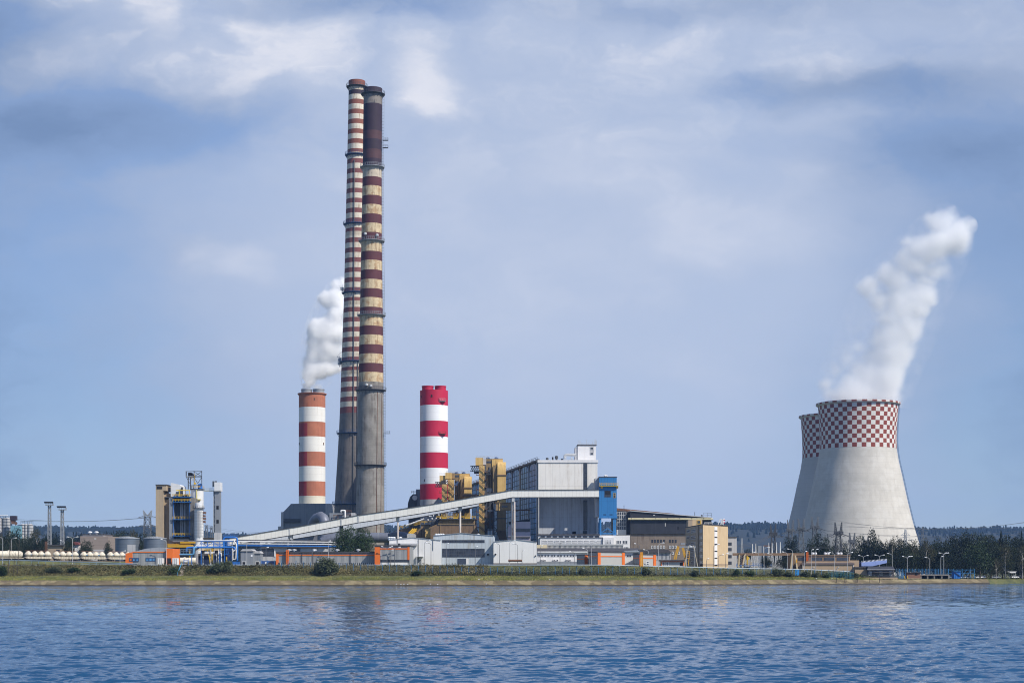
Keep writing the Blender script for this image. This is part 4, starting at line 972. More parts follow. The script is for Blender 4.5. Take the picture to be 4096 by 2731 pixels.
# filter houses (electrostatic precipitators)
YE = 915.
t = gthing('filter_house', 1830, YE, 'wide brown filter house with sloping ends and yellow railed roof behind the grey gabled hall', 'filter house', 'brown filter houses')
MB().pprof([(1722, 2160), (1722, 2110), (1750, 2097), (1900, 2097), (1926, 2160)], YE, 28).build('casing', M_brown, t)
MB().pbox(1740, 1915, 2160, None, YE + 1, 26).build('base', M_steel, t)
MB().pprof([(1751, 2097), (1760, 2076), (1900, 2076), (1900, 2097)], YE + .6, 26).build('upper_casing', M_yelb, t)
MB().pbox(1750, 1900, 2096, 2099, YE - .3, 1).build('ledge', M_steel, t); MB().pbox(1748, 1902, 2073, 2076, YE - .8, 28).build('roof', M_steel, t)
mb = MB(); mb.rail([P(1747, 2074, YE - .7), P(1902, 2074, YE - .7)], 1.6, 1.6, .2)
for c in (1766, 1812, 1860):
    mb.rail([P(c, 2064, YE + 3), P(c + 22, 2064, YE + 3)], 1.5, 1.2, .2); mb.pbox(c, c + 20, 2067, 2074, YE + 2.5, 3)
mb.build('railing', M_rail, t)
for c in (1763, 1807, 1887): panel(t, Fr(1760, YE + .6, 1900, YE + .6), c, c + 9, 2084, 2091, M_brown, 'hatch', .15)
for c in (1760, 1895): MB().pbox(c, c + 3, 2100, 2160, YE - .25, .24).build('rib', M_yelb, t)
mb = MB()
for i in range(3): mb.bar(P(1716 + i * 6, 2112 - i, YE + 1 + i * 3), P(1746 + i * 2, 2098, YE + 1 + i * 3), .6)
mb.build('duct_slope', M_yelb, t)
mb = MB().tube([P(1733, 2105, YE + 3), P(1733, 2090, YE + 3), P(1738, 2084, YE + 3), P(1747, 2083, YE + 3)], 1.6, 10); mb.build('elbow_pipe', M_steel, t, smooth=50)
YE2 = 945.
t = gthing('filter_house', 1680, YE2, 'lower stepped brown filter house with yellow rails beside the grey duct', 'filter house', 'brown filter houses')
MB().pprof([(1652, 2150), (1652, 2133), (1682, 2112), (1728, 2112), (1728, 2160), (1660, 2160)], YE2, 20).build('casing', M_brown, t)
MB().pbox(1664, 1722, 2160, None, YE2 + 1, 18).build('base', M_steel, t); MB().pbox(1600, 1646, 2160, None, YE2 + 25, 18).build('base', M_steel, t)
MB().pprof([(1596, 2160), (1596, 2118), (1650, 2106), (1650, 2160)], YE2 + 24, 20).build('casing', M_brown, t)
MB().pbox(1684, 1728, 2098, 2112, YE2 + 3, 14).build('upper_casing', M_yelb, t); MB().pbox(1682, 1726, 2096, 2098, YE2 + 2.5, 15).build('roof', M_steel, t)
MB().pbox(1700, 1728, 2114, 2150, YE2 - 6, 6).build('bay', M_yel, t)
for c in (1682, 1688, 1694): MB().pbox(c, c + 3, 2116, 2150, YE2 - .6, .6).build('rib', M_yelb, t)
mb = MB(); mb.rail([P(1598, 2117, YE2 + 23), P(1650, 2104, YE2 + 23), P(1684, 2095, YE2 + 4), P(1726, 2094, YE2 + 4)], 1.8, 1.8, .24)
for i in range(5): mb.bar(P(1628 + i * 7, 2138 - i * .5, YE2 + 2), P(1652 + i * 7, 2113, YE2 + 6), .5)
mb.build('railing', M_rail, t)
# maze of insulators, columns and pipes under the gallery
YM = 935.
t = gthing('busbar_frame', 1740, YM, 'dense frame of dark posts and white insulators in the gap under the gallery', 'frame')
mb = MB(); rr = random.Random(4)
for i in range(46):
    c = 1708 + i * 3.3; tp = 2060 - (c - 1708) * .17 - 4
    if rr.random() < .8: mb.bar(P(c, 2096, YM + rr.uniform(0, 6)), P(c, tp + rr.uniform(0, 8), YM + rr.uniform(0, 6)), rr.uniform(.18, .5))
for j in range(7):
    y = 2046 + j * 7; mb.bar(P(1708 if y > 2058 else 1760, y + 4, YM + j % 3), P(1860, y - 6, YM + j % 3), .24)
mb.build('post', M_steel, t)
mb = MB()
for i in range(26):
    c = 1712 + i * 5.4; y = 2062 - (c - 1712) * .155 + rr.uniform(-4, 4) + (14 if i % 3 == 0 else 0); p = P(c, y, YM - 1)
    mb.lathe(p.x, p.y, [(.05, p.z - .55), (.42, p.z - .2), (.42, p.z + .2), (.05, p.z + .55)], 8)
mb.build('insulator', M_headw, t)
mb = MB(); rr = random.Random(9)
for i in range(26):
    c = 1625 + i * 2.8; y = 2100 - (c - 1625) * .36 + rr.uniform(-1, 1); p = P(c, y, 952)
    mb.lathe(p.x, p.y, [(.05, p.z - .4), (.36, p.z), (.05, p.z + .45)], 6)
mb.bar(P(1622, 2103, 953), P(1696, 2076, 953), .3)
mb.build('insulator_string', M_headw, loc=P(1625, 2100, 952), label='slanting string of white insulators above the stepped filter house', cat='insulators')
# ---------------------------------------------------------------- ducts and buildings round the chimneys
def duct(name, label, pts, r, m=M_duct, n=20, bands=0):
    t = thing(name, pts[0], label, 'duct')
    MB().tube(pts, r, n).build('casing', m, t, smooth=50)
    if bands:
        mb = MB(); rr = r if not isinstance(r, (list, tuple)) else r[0]
        for (p, q) in zip(pts, pts[1:]):
            p, q = Vector(p), Vector(q); L = (q - p).length
            if L < 4: continue
            for i in range(1, int(L / bands) + 1):
                w = p + (q - p).normalized() * bands * (i - .5); dd = (q - p).normalized() * .2
                mb.tube([w - dd, w + dd], rr * 1.035, n)
        mb.build('stiffener_ring', M_grey, t, smooth=50)
    return t
YD = 955.
arc = []
for i in range(9):
    a = math.pi * (1 - i / 8); arc.append(P(1277 + 20 * math.cos(a) * 1.0, 2083 - 24 * math.sin(a), YD + 6 - 8 * i / 8))
duct('flue_duct', 'fat grey duct bent over in an arch at the foot of the orange banded chimney', [P(1249, 2160, YD + 12), P(1249, 2108, YD + 11), P(1254, 2090, YD + 9), P(1266, 2073, YD + 7), P(1283, 2066, YD + 3), P(1294, 2073, YD), P(1298, 2088, YD - 1), P(1298, 2175, YD - 1)], S(21, YD), bands=0)
duct('flue_duct', 'long fat grey duct lying level behind the round tree and the rear pillar', [P(1290, 2168, 930), P(1310, 2158, 930), P(1340, 2151, 930), P(1400, 2149, 930), P(1600, 2149, 930)], S(20, 930), bands=11)
t = duct('flue_duct', 'grey duct end with a domed back beside the stepped filter house', [P(1553, 2146, 905), P(1590, 2142, 905), P(1628, 2146, 905), P(1645, 2152, 905)], [S(14, 905), S(20, 905), S(17, 905), S(12, 905)])
MB().pprof([(1628, 2262), (1628, 2136), (1637, 2132), (1656, 2134), (1661, 2138), (1661, 2262)], 895, 9).build('end_box', M_greyl, t)
YN = 1030.
t = gthing('fan_house', 1150, YN, 'grey fan house with a slanted corner behind the orange banded chimney', 'building')
MB().pprof([(1125, 2262), (1125, 2049), (1134, 2046), (1164, 2014), (1222, 2013), (1320, 2013), (1338, 2025), (1338, 2262)], YN + 45, 22).build('wall', M_grey, t)
MB().pbox(1134, 1200, 2074, 2088, YN + 43.5, 1.4).build('ledge', M_steel, t); MB().pbox(1124, 1134, 2047, None, YN + 44, .95).build('corner_pilaster', M_greyl, t)
MB().pbox(1112, 1124, 2104, None, YN + 46, 10).build('side_shed', M_greyl, t)
MB().pbox(1302, 1337, 2014, 2060, YN + 44.4, .59).build('light_panel', M_greyl, t)
Yq = 965.
t = gthing('pump_house', 1370, Yq, 'low grey blue house with orange pipe racks at the foot of the tall chimneys', 'building')
MB().pbox(1318, 1418, 2051, None, Yq + 2, 14).build('wall', M_grey, t); MB().pbox(1404, 1421, 2050, 2080, Yq + 1, .99).build('end_panel', M_greyl, t)
mb = MB(); mb.rail([P(1380, 2050, Yq + 1), P(1405, 2050, Yq + 1)], 1.6, 1.2, .2); mb.rail([P(1334, 2062, Yq + 1), P(1404, 2060, Yq + 1)], .6, 4, .2)
for c in (1336, 1352, 1404): mb.bar(P(c, 2085, Yq + .8), P(c, 2060, Yq + .8), .35)
mb.build('pipe_rack', M_rust, t)
MB().tube([P(1380, 2080, Yq), P(1380, 2042, Yq), P(1377, 2041, Yq), P(1366, 2041, Yq), P(1364, 2043, Yq), P(1364, 2047, Yq)], .55, 8).build('vent_pipe', M_wpipe, t, smooth=50)
Yr = 1012.
t = gthing('intake_house', 1660, Yr, 'grey slab and dark curved duct with a white disc left of the crimson chimney', 'building')
MB().pbox(1664, 1700, 1956, None, Yr + 2, 12).build('wall', M_grey, t)
mb = MB(); mb.pprof([(1628, 2060), (1632, 2010), (1640, 1986), (1652, 1975), (1664, 1975), (1664, 2060)], Yr, 9); mb.build('curved_duct', M_steel, t)
MB().pbox(1634, 1690, 2060, None, Yr + .5, 8).build('base', M_steel, t)
mb = MB(); p = P(1659, 1990, Yr - .2)
mb.tube([p, p + Vector((0, -.6, 0))], S(10, Yr), 24); mb.build('disc', M_white, t, smooth=40)
mb = MB(); mb.rail([P(1645, 1974, Yr), P(1664, 1974, Yr)], 1.8, 1.2, .18); mb.build('railing', M_rust, t)
# turquoise-dark annexes at the foot of the boiler house
t = gthing('lilac_annex', 2085, 886, 'pale lilac annex with a dark window band at the foot of the glass bays', 'building')
MB().pprof([(2032, 2262), (2032, 2108), (2047, 2092), (2062, 2086), (2122, 2085), (2122, 2262)], 884, 10).build('wall', mat('lilac_cladding', (.36, .34, .42), var=.06, seam=4), t)
win(t, Fr(2032, 884, 2122, 884), 2062, 2121, 2113, 2126, 8, 1)
MB().pbox(2034, 2120, 2144, 2150, 883.4, .58).build('plinth_band', M_steel, t)
MB().pprof([(2036, 2086), (2120, 2076), (2120, 2085), (2036, 2095)], 885, 6).build('lean_roof', M_dark, t)
# ---------------------------------------------------------------- low wings in front of the boiler house
Yw = 862.
t = gthing('office_wing', 2280, Yw, 'long low white wing with two rows of ribbon windows under the boiler house', 'building')
MB().pbox(2153, 2520, 2140, None, Yw + 5, 14).build('upper_wall', M_white, t); MB().pbox(2160, 2410, 2150, None, Yw, 4.99).build('wall', M_white, t)
MB().pbox(2150, 2400, 2135, 2140, Yw + 4.5, 15).build('roof', M_roofd, t); MB().pbox(2158, 2412, 2148, 2150, Yw - .4, 5.3).build('roof', M_roofd, t)
fw_ = Fr(2160, Yw, 2410, Yw); fu = Fr(2153, Yw + 5, 2520, Yw + 5)
for i in range(10): win(t, fw_, 2167 + i * 24.2, 2167 + i * 24.2 + 21, 2160, 2173, 5, 2, frame=M_wframe, fw=.3)
for i in range(10): win(t, fu, 2163 + i * 24.2, 2163 + i * 24.2 + 16, 2143, 2147, 3, 1)
MB().pbox(2412, 2455, 2149, None, Yw - 1, 6).build('porch', M_white, t); win(t, Fr(2412, Yw - 1, 2455, Yw - 1), 2421, 2445, 2159, 2174, 4, 3, frame=M_wframe, fw=.3)
for a in (2465, 2490): win(t, fu, a, a + 20, 2161, 2174, 3, 1, frame=M_wframe, fw=.25); win(t, fu, a + 7, a + 29 if a < 2480 else a + 24, 2186, 2196, 3, 1, frame=M_wframe, fw=.25)
Yv = 842.
t = gthing('ribbed_canopy', 2340, Yv, 'long low shed with pale ribbed upright sheets above the dark roof', 'shed')
MB().pbox(2189, 2492, 2180, None, Yv, 9).build('wall', mat('ribbed_pale_sheet', (.46, .455, .44), var=.1, seam=1.45, stain=(.2, .18, .17), amt=.5), t); MB().pbox(2187, 2494, 2176, 2180, Yv - .5, 10).build('roof', M_lsteel, t)
mb = MB()
for i in range(62): c = 2190 + i * 4.95; mb.pbox(c, c + 1.2, 2180, 2194, Yv - .3, .29)
mb.build('rib', M_white, t)
MB().pbox(2148, 2188, 2178, None, Yv - 4, 10).build('cream_bay', mat('pale_cream_render', (.66, .56, .37), var=.05), t)
Yu = 760.
t = gthing('low_office', 2250, Yu, 'single storey white office with a dark pitched roof and wall air conditioners', 'building')
MB().pbox(2148, 2354, 2204, None, Yu, 16).build('wall', M_white, t)
mb = MB().add([(X(2146, Yu), Yu - .8, Z(2204, Yu)), (X(2560, Yu), Yu - .8, Z(2204, Yu)), (X(2560, Yu), Yu + 9, Z(2190, Yu)), (X(2146, Yu), Yu + 9, Z(2190, Yu)), (X(2146, Yu), Yu - .8, Z(2205.5, Yu)), (X(2560, Yu), Yu - .8, Z(2205.5, Yu)), (X(2560, Yu), Yu + 9, Z(2206, Yu)), (X(2146, Yu), Yu + 9, Z(2206, Yu))], [(0, 1, 2, 3), (7, 6, 5, 4), (4, 5, 1, 0), (5, 6, 2, 1), (6, 7, 3, 2), (7, 4, 0, 3)]); mb.build('roof', M_roofd, t)
MB().pbox(2356, 2556, 2206, None, Yu + .5, 15).build('rear_wall', M_greyl, t)
fo = Fr(2148, Yu, 2354, Yu)
for a, w in ((2153, 7), (2164, 8), (2177, 8), (2189, 8), (2204, 8), (2214, 8), (2228, 9), (2240, 8), (2254, 8), (2266, 8), (2279, 8), (2289, 8)): win(t, fo, a, a + w, 2218, 2226, 1, 1, frame=M_wframe, fw=.18)
mb = MB(); mb.tube([P(2150, 2207, Yu - .8), P(2350, 2207, Yu - .8)], .3, 6); mb.tube([P(2160, 2210, Yu - .5), P(2352, 2209, Yu - .5)], .22, 6); mb.build('eaves_pipe', M_wpipe, t)
for c in (2168, 2180, 2217, 2230, 2268, 2280):
    mb = MB(); mb.pbox(c - 4, c + 4, 2236, 2243, Yu - .9, .85, 0); p = P(c, 2239.5, Yu - .93); mb.tube([p, p + Vector((0, .03, 0))], S(2.6, Yu), 12, 1); mb.build('air_conditioner', [M_white, M_steel], t)
MB().pbox(2146, 2310, 2245, None, Yu - 6, 5).build('loading_dock', M_grey, t)
# ---------------------------------------------------------------- orange trimmed workshops
def bands(t, fr, a, c, rows, m, nm, p=.14):
    for (t_, u_) in rows: panel(t, fr, a, c, t_, u_, m, nm, p)
# left workshop with sloped roof
Yo = 690.
t = gthing('orange_workshop', 590, Yo, 'grey and orange workshop with a sloping roof and blue windows at the left end', 'workshop', 'grey workshops with orange trim')
MB().pprof([(503, 2262), (503, 2212), (530, 2207), (664, 2207), (664, 2262)], Yo, 16).build('wall', M_shopg, t)
MB().pprof([(528, 2207), (585, 2193), (637, 2188), (664, 2191), (664, 2207)], Yo + 1, 14).build('roof', M_roofg, t)
f = Fr(503, Yo, 692, Yo)
MB().pprof([(502, 2258), (502, 2212.5), (530, 2206.5), (530, 2258)], Yo - .2, .19).build('orange_panel', M_orange, t)
bands(t, f, 530.5, 664, [(2205, 2209)], M_orange, 'orange_stripe', .2)
MB().pbox(664, 691, 2193, None, Yo - 1.2, 15).build('orange_tower', M_orange, t)
for a in (584, 597, 610): win(t, f, a, a + 11, 2231, 2243, 1, 1, frame=M_pblue, glass=M_glassb, fw=.2)
for a in (519, 532, 545): win(t, f, a, a + 10, 2231, 2243, 1, 1, frame=M_pblue, glass=M_glassb, fw=.2, proud=.35)
for a, c in ((650, 664), (669, 685)): panel(t, f, a, c, 2231, 2255, M_dark, 'doorway', .08) if a < 660 else panel(t, Fr(664, Yo - 1.2, 691, Yo - 1.2), a, c, 2231, 2255, M_dark, 'doorway', .08)
for px, lab in ((640, 'white cargo container standing before the left workshop wall'), (699, 'white cargo container just right of the tall orange end of the workshop')):
    tt = gthing('cargo_container', px, 684, lab, 'container', 'white cargo containers')
    MB().pbox(px - 10, px + 9, 2231, None, 684, 4).build('body', M_white, tt)
    mb = MB()
    for o in (-9, -.5, 8): mb.pbox(px + o - .4, px + o + .4, 2232, 2255, 683.85, .14)
    mb.build('door_bar', M_lsteel, tt)
# rusty brown annex and low cream tanks behind are wagons (below)
# long workshop
Yl = 684.
t = gthing('orange_workshop', 1300, Yl, 'longest low grey workshop with orange ends and one orange stripe behind the willow', 'workshop', 'grey workshops with orange trim')
MB().pbox(1104, 1515, 2210, None, Yl, 18).build('wall', M_shopg, t); MB().pbox(1102, 1517, 2205, 2210, Yl - .5, 19).build('roof', M_roofd, t)
f = Fr(1104, Yl, 1515, Yl)
panel(t, f, 1104, 1115, 2212, 2262, M_orange, 'orange_panel', .2); bands(t, f, 1116, 1499, [(2217, 2221)], M_orange, 'orange_stripe', .16)
for c in (1206, 1250, 1400): panel(t, f, c, c + 2.4, 2211, 2252, M_steel, 'downpipe', .3)
mb = MB()
for i in range(48): c = 1112 + i * 8.2; mb.wbox(f, f.s(c), f.s(c) + .35, .001, .2, f.z(c, 2261), f.z(c, 2250), 0)
mb.wbox(f, f.s(1112), f.s(1498), .002, .05, f.z(1300, 2261), f.z(1300, 2250), 1); mb.build('window_band', [M_greyl, M_glass], t)
mb = MB().lattice(P(1149.5, 2262, Yl - 1), P(1149.5, 2199, Yl - 1), .9, .9, 10, .12); mb.build('ladder', M_orange, t)
for c in (1157, 1177, 1258, 1349, 1433): MB().lathe(X(c, Yl + 8), Yl + 8, [(.35, Z(2206, Yl)), (.35, Z(2200, Yl)), (1.0, Z(2198.5, Yl)), (1.0, Z(2196, Yl)), (.2, Z(2194.5, Yl))], 10).build('roof_vent', M_headw, t)
t = gthing('orange_workshop', 1570, Yl, 'tall grey workshop block with orange corner at the right end of the long one', 'workshop', 'grey workshops with orange trim')
MB().pbox(1499, 1640, 2183, None, Yl - 4, 24).build('wall', M_shopg, t); MB().pbox(1497, 1642, 2179, 2183, Yl - 4.5, 25).build('roof', M_roofd, t)
f = Fr(1499, Yl - 4, 1640, Yl - 4)
panel(t, f, 1499, 1520.5, 2186, 2262, M_orange, 'orange_panel', .25); panel(t, f, 1630, 1638, 2186, 2238, M_orange, 'orange_panel', .25); bands(t, f, 1521, 1629.5, [(2192, 2196)], M_orange, 'orange_stripe', .16)
win(t, f, 1515, 1636, 2238, 2247, 16, 1, proud=.2); panel(t, f, 1522, 1630, 2248, 2261, M_white, 'plinth', .12)
MB().lathe(X(1596, Yl + 8), Yl + 8, [(.4, Z(2179, Yl)), (.4, Z(2174, Yl)), (.9, Z(2173, Yl)), (.2, Z(2170, Yl))], 10).build('roof_vent', M_steel, t)
MB().pbox(1556, 1668, 2172, 2180, Yl + 26, 10).build('roof_plant', M_greyl, t)
# white and grey gabled halls
def hall(name, label, pts, Y, D, m, cat='hall', group='gabled halls', roof=M_roofg):
    a, c = pts[0][0], pts[-1][0]
    t = gthing(name, (a + c) / 2, Y, label, cat, group)
    MB().pprof([(a, 2264)] + pts + [(c, 2264)], Y, D).build('wall', m, t)
    mb = MB()
    for (p, q) in zip(pts, pts[1:]): mb.pprof([(p[0], p[1] + .1), (q[0], q[1] + .1), (q[0], q[1] - 1.4), (p[0], p[1] - 1.4)], Y - .3, D + .6)
    mb.build('roof', roof, t); return t
t = hall('gabled_hall', 'plain pale hall with black downpipes left of the grey hall', [(1557, 2158), (1650, 2149), (1763, 2160)], 712, 40, M_hallw)
f = Fr(1557, 712, 1763, 712)
for c in (1589, 1673, 1731): panel(t, f, c, c + 1.5, 2156, 2248 if c != 1731 else 2200, M_steel, 'downpipe', .25)
panel(t, f, 1676, 1686, 2238, 2258, M_grey, 'doorway', .08); panel(t, f, 1640, 1649, 2233, 2250, M_grey, 'doorway', .08)
mb = MB(); mb.box(X(1664, 710), X(1693, 710), 709, 712, Z(2226, 710), Z(2224, 710))
for c in (1664, 1692): mb.box(X(c, 710), X(c, 710) + .3, 709, 709.3, Z(2262, 710), Z(2226, 710))
mb.bar(P(1664, 2232, 709.2), P(1670, 2226, 709.2), .2); mb.build('porch_frame', M_lsteel, t)
for c in (1558, 1567, 1576, 1602): MB().lathe(X(c, 722), 722, [(.7, Z(2160, 722)), (.7, Z(2151, 722)), (1.0, Z(2150, 722)), (.2, Z(2146, 722))], 10).build('roof_vent', M_headw, t)
t = hall('gabled_hall', 'weathered grey hall with two bands of windows between two white halls', [(1733, 2142), (1845, 2131), (1975, 2142)], 714, 46, M_hallg)
f = Fr(1733, 714, 1975, 714)
win(t, f, 1769, 1938, 2159, 2169.5, 18, 1); win(t, f, 1769, 1938, 2193.5, 2227, 18, 3)
panel(t, f, 1830, 1864, 2233, 2256, mat('blue_grey_door', (.045, .06, .095), var=.1), 'door', .12); panel(t, f, 1864.5, 1874, 2233, 2256, M_white, 'door', .12)
mb = MB(); p = P(1952, 2216.5, 713.9); mb.box(p.x - .65, p.x + .65, 713.6, 713.9, p.z - .65, p.z + .65, 0); mb.tube([p + Vector((0, -.35, 0)), p + Vector((0, -.3, 0))], .45, 16, 1); mb.build('wall_fan', [M_lsteel, M_dark], t)
for c in (1745, 1754, 1763, 1772, 1913): MB().lathe(X(c, 724), 724, [(.4, Z(2141, 724)), (.7, Z(2138.5, 724)), (.7, Z(2135, 724)), (.2, Z(2133, 724))], 10).build('roof_vent', M_headw, t)
t = hall('gabled_hall', 'blank white hall with a round vent hole right of the grey hall', [(1974, 2166), (2066, 2157), (2147, 2167)], 708, 40, M_hallw)
p = P(1982, 2216, 707.9); MB().tube([p, p + Vector((0, -.5, 0))], .4, 16).build('vent_hole', M_dark, t)
p = P(2142, 2222, 707.9); MB().tube([p, p + Vector((0, -.3, -.0))], .3, 12).build('vent_hole', M_dark, t)
panel(t, Fr(1974, 708, 2147, 708), 1974, 2147, 2251, 2262, M_conc2, 'plinth', .1)
MB().tube([P(2033, 2241, 690), P(2089, 2241, 690)], .5, 12).build('rusty_pipe', M_rust, loc=P(2033, 2241, 690), label='rust brown pipe section lying before the blank white hall', cat='pipe')
# orange trimmed units at the right
t, a_, b_, zz_ = house('orange_unit', 'small grey and orange unit with upright louvres behind yellow railings', 'unit', (2307, 706), (2338, 700), (2354, 702), 2219, M_grey, M_roofd, 'grey units with orange trim')
panel(t, b_, 2338.5, 2350, 2220, 2260, M_orange, 'orange_panel', .15); panel(t, a_, 2308, 2338, 2233, 2236, M_orange, 'orange_stripe', .1)
t, a_, b_, zz_ = house('orange_unit', 'largest grey unit framed by orange corner strips near the middle of the bank', 'unit', (2357, 699), (2390, 682), (2499, 688), 2208, M_unitg, M_roofd, 'grey units with orange trim')
panel(t, b_, 2390.5, 2402, 2209, 2262, M_orange, 'orange_panel', .2); panel(t, b_, 2488, 2498.5, 2209, 2262, M_orange, 'orange_panel', .2); panel(t, b_, 2402.5, 2487.5, 2222, 2226, M_orange, 'orange_stripe', .12)
panel(t, a_, 2358, 2389.5, 2209, 2262, M_grey, 'shaded_cladding', .05); panel(t, a_, 2358, 2389, 2222, 2226, M_orange, 'orange_stripe', .1)  # darker grey panel paints in the shade of the left side
for i in range(6): panel(t, a_, 2370 + i * 3, 2371.8 + i * 3, 2234, 2255, M_lsteel, 'louvre', .14)
t = gthing('white_shed', 2517, 700, 'white shed with a bluish roof squeezed between two grey and orange units', 'shed')
MB().pbox(2498, 2533, 2209, None, 700, 12).build('wall', M_white, t); win(t, Fr(2498, 700, 2533, 700), 2506, 2526, 2218, 2227, 2, 1, frame=M_wframe, fw=.2)
MB().pprof([(2496, 2208), (2498, 2202), (2552, 2199), (2558, 2207)], 699, 14).build('roof', M_roofg, t)
t, a_, b_, zz_ = house('orange_unit', 'grey unit with an orange ladder and a small door beside the tall lamp', 'unit', (2532, 697), (2557, 684), (2624, 688), 2217, M_unitg, M_roofd, 'grey units with orange trim')
panel(t, a_, 2533, 2556.5, 2218, 2262, M_grey, 'shaded_cladding', .05); panel(t, a_, 2533, 2556.5, 2229, 2233, M_orange, 'orange_stripe', .1)  # left side's shade put into a darker grey panel
panel(t, b_, 2613, 2623.5, 2218, 2262, M_orange, 'orange_panel', .2); panel(t, b_, 2570, 2612.5, 2229, 2233, M_orange, 'orange_stripe', .12); panel(t, b_, 2557.5, 2562, 2218, 2262, M_orange, 'orange_panel', .2)
win(t, b_, 2585, 2595, 2245, 2258, 1, 2, name='door', frame=M_wframe, fw=.2)
mb = MB().lattice(P(2566.5, 2264, 681), P(2566.5, 2208, 681), 1.0, .9, 10, .13); mb.build('ladder', mat('amber_ladder', (.75, .33, .02)), t)
for i in range(6): panel(t, a_, 2539 + i * 3, 2540.6 + i * 3, 2236, 2255, M_lsteel, 'louvre', .14)
t = gthing('gate_kiosk', 2690, 692, 'low kiosk with a wide black flat roof and orange trim below the brick hall', 'kiosk')
MB().pbox(2645, 2736, 2243, None, 692, 8).build('wall', M_unitg, t); MB().pbox(2640, 2740, 2238, 2243, 691, 10.5).build('roof', M_roofd, t)
f = Fr(2645, 692, 2736, 692)
panel(t, f, 2645, 2736, 2243.2, 2246.5, M_orange, 'orange_stripe', .14); panel(t, f, 2645, 2648, 2247, 2262, M_orange, 'orange_panel', .2); panel(t, f, 2732, 2736, 2247, 2262, M_orange, 'orange_panel', .2); panel(t, f, 2720, 2732, 2249, 2261, M_dark, 'doorway', .1)
for a in (2650, 2665): win(t, f, a, a + 9, 2246.8, 2261, 1, 2, frame=M_wframe, fw=.2)
t = gthing('glazed_shed', 2620, 745, 'dark roofed shed with a wall of narrow upright windows below the brick hall', 'shed')
MB().pbox(2560, 2682, 2209, None, 745, 14).build('wall', M_greyl, t); MB().pprof([(2558, 2209), (2560, 2196), (2672, 2196), (2685, 2209)], 744, 16).build('roof', M_roofd, t)
win(t, Fr(2560, 745, 2682, 745), 2562, 2680, 2210, 2238, 22, 1, frame=M_lsteel, fw=.35)
# ---------------------------------------------------------------- turbine hall and office tower
Yt = 905.
t = gthing('turbine_hall', 2660, Yt, 'big dark slate clad hall over a dirty brick base with a gently falling roof', 'hall')
MB().pprof([(2522, 2134), (2522, 2042), (2846, 2070), (2846, 2134)], Yt, 60).build('cladding', M_hall_dark, t)
MB().pbox(2522, 2846, 2134, None, Yt + .8, 58).build('brick_base', M_brick, t)
MB().pprof([(2520, 2043), (2520, 2040), (2846, 2067.5), (2846, 2070.5)], Yt - .6, 61).build('roof', M_lsteel, t)
MB().pprof([(2466, 2262), (2466, 2044), (2521.9, 2049), (2521.9, 2262)], Yt + 6, 50).build('setback_wall', M_hall_dark, t)
f = Fr(2466, Yt + 6, 2521.9, Yt + 6); f2 = Fr(2522, Yt, 2846, Yt); f3 = Fr(2522, Yt + .8, 2846, Yt + .8)
win(t, f, 2468, 2504, 2046, 2118, 4, 5, frame=M_lsteel, fw=.3); MB().pbox(2467, 2505, 2118, 2138, Yt + 5, .98).build('sill_wall', M_white, t)
MB().pprof([(2466, 2041), (2466, 2031), (2698, 2053), (2698, 2056)], Yt + 20, 20).build('roof_monitor', M_rust, t)
mb = MB(); mb.tube([P(2512, 2075, Yt - .8), P(2852, 2075.5, Yt - .8)], .55, 8)
for c in range(2526, 2850, 48): mb.lathe(X(c, Yt), Yt - .9, [(.5, Z(2075, Yt)), (.5, Z(2072, Yt))], 8)
mb.build('cream_pipe', mat('cream_pipe_paint', (.62, .56, .36)), t, smooth=50)
for r_ in (2074, 2133):
    pass
for a in (2606, 2617, 2629, 2641, 2653, 2677, 2688, 2700): win(t, f3, a, a + 6, 2157.5, 2169, 1, 2, proud=.12)
for a in (2606, 2617, 2629, 2641, 2653, 2677, 2688, 2700): win(t, f3, a, a + 6, 2182, 2193, 1, 1, frame=M_wframe, proud=.2, fw=.25)
for a in (2688, 2712): win(t, f3, a, a + 6, 2206, 2216, 1, 1, frame=M_wframe, proud=.2, fw=.25)
panel(t, f2, 2709, 2716, 2105, 2117, M_dark, 'opening', .12); panel(t, f2, 2613, 2620, 2059, 2061, M_white, 'wall_plate', .12); panel(t, f2, 2660, 2662, 2091, 2104, M_white, 'wall_plate', .12)
mb = MB(); mb.rail([P(2815, 2068, Yt + 1), P(2846, 2070, Yt + 1)], 2.6, 2, .14)
for c, tp in ((2496, 2020), (2779, 2047), (2807, 2058)): mb.bar(P(c, tp + 30, Yt + 3), P(c, tp, Yt + 3), .3 if c != 2807 else 1.0)
mb.build('roof_mast', M_steel, t)
t = gthing('office_tower', 2812, 742, 'six storey beige office block with a window strip down its sunlit face', 'office block')
A_, B_, C_ = (2742, 800), (2812, 742), (2912, 766)
flw, frw = Fr(*A_, *B_), Fr(*B_, *C_)
a, b, c = [Vector((X(*q), q[1])) for q in (A_, B_, C_)]; dd = a + c - b; zt_ = Z(2098, 742)
MB().plan([a, b, c, dd], GZ(b.x, b.y) - .7, zt_).build('wall', M_beige, t)
q = [p + (p - (a + c) / 2).normalized() * .3 for p in (a, b, c, dd)]
MB().plan(q, zt_, zt_ + .45).build('roof', M_roofd, t)
MB().wbox(flw, flw.s(2742.5), flw.s(2811.5), .001, .03, GZ(b.x, b.y) + 4, zt_ - .3).build('side_render', M_beiged, t)  # duller beige skin carries the shade of the left face
for px in ((2786, 2796),): MB().wbox(flw, flw.s(px[0]), flw.s(px[1]), .03, .5, GZ(b.x, b.y) - .5, zt_ - .2).build('stair_pilaster', M_beiged, t)
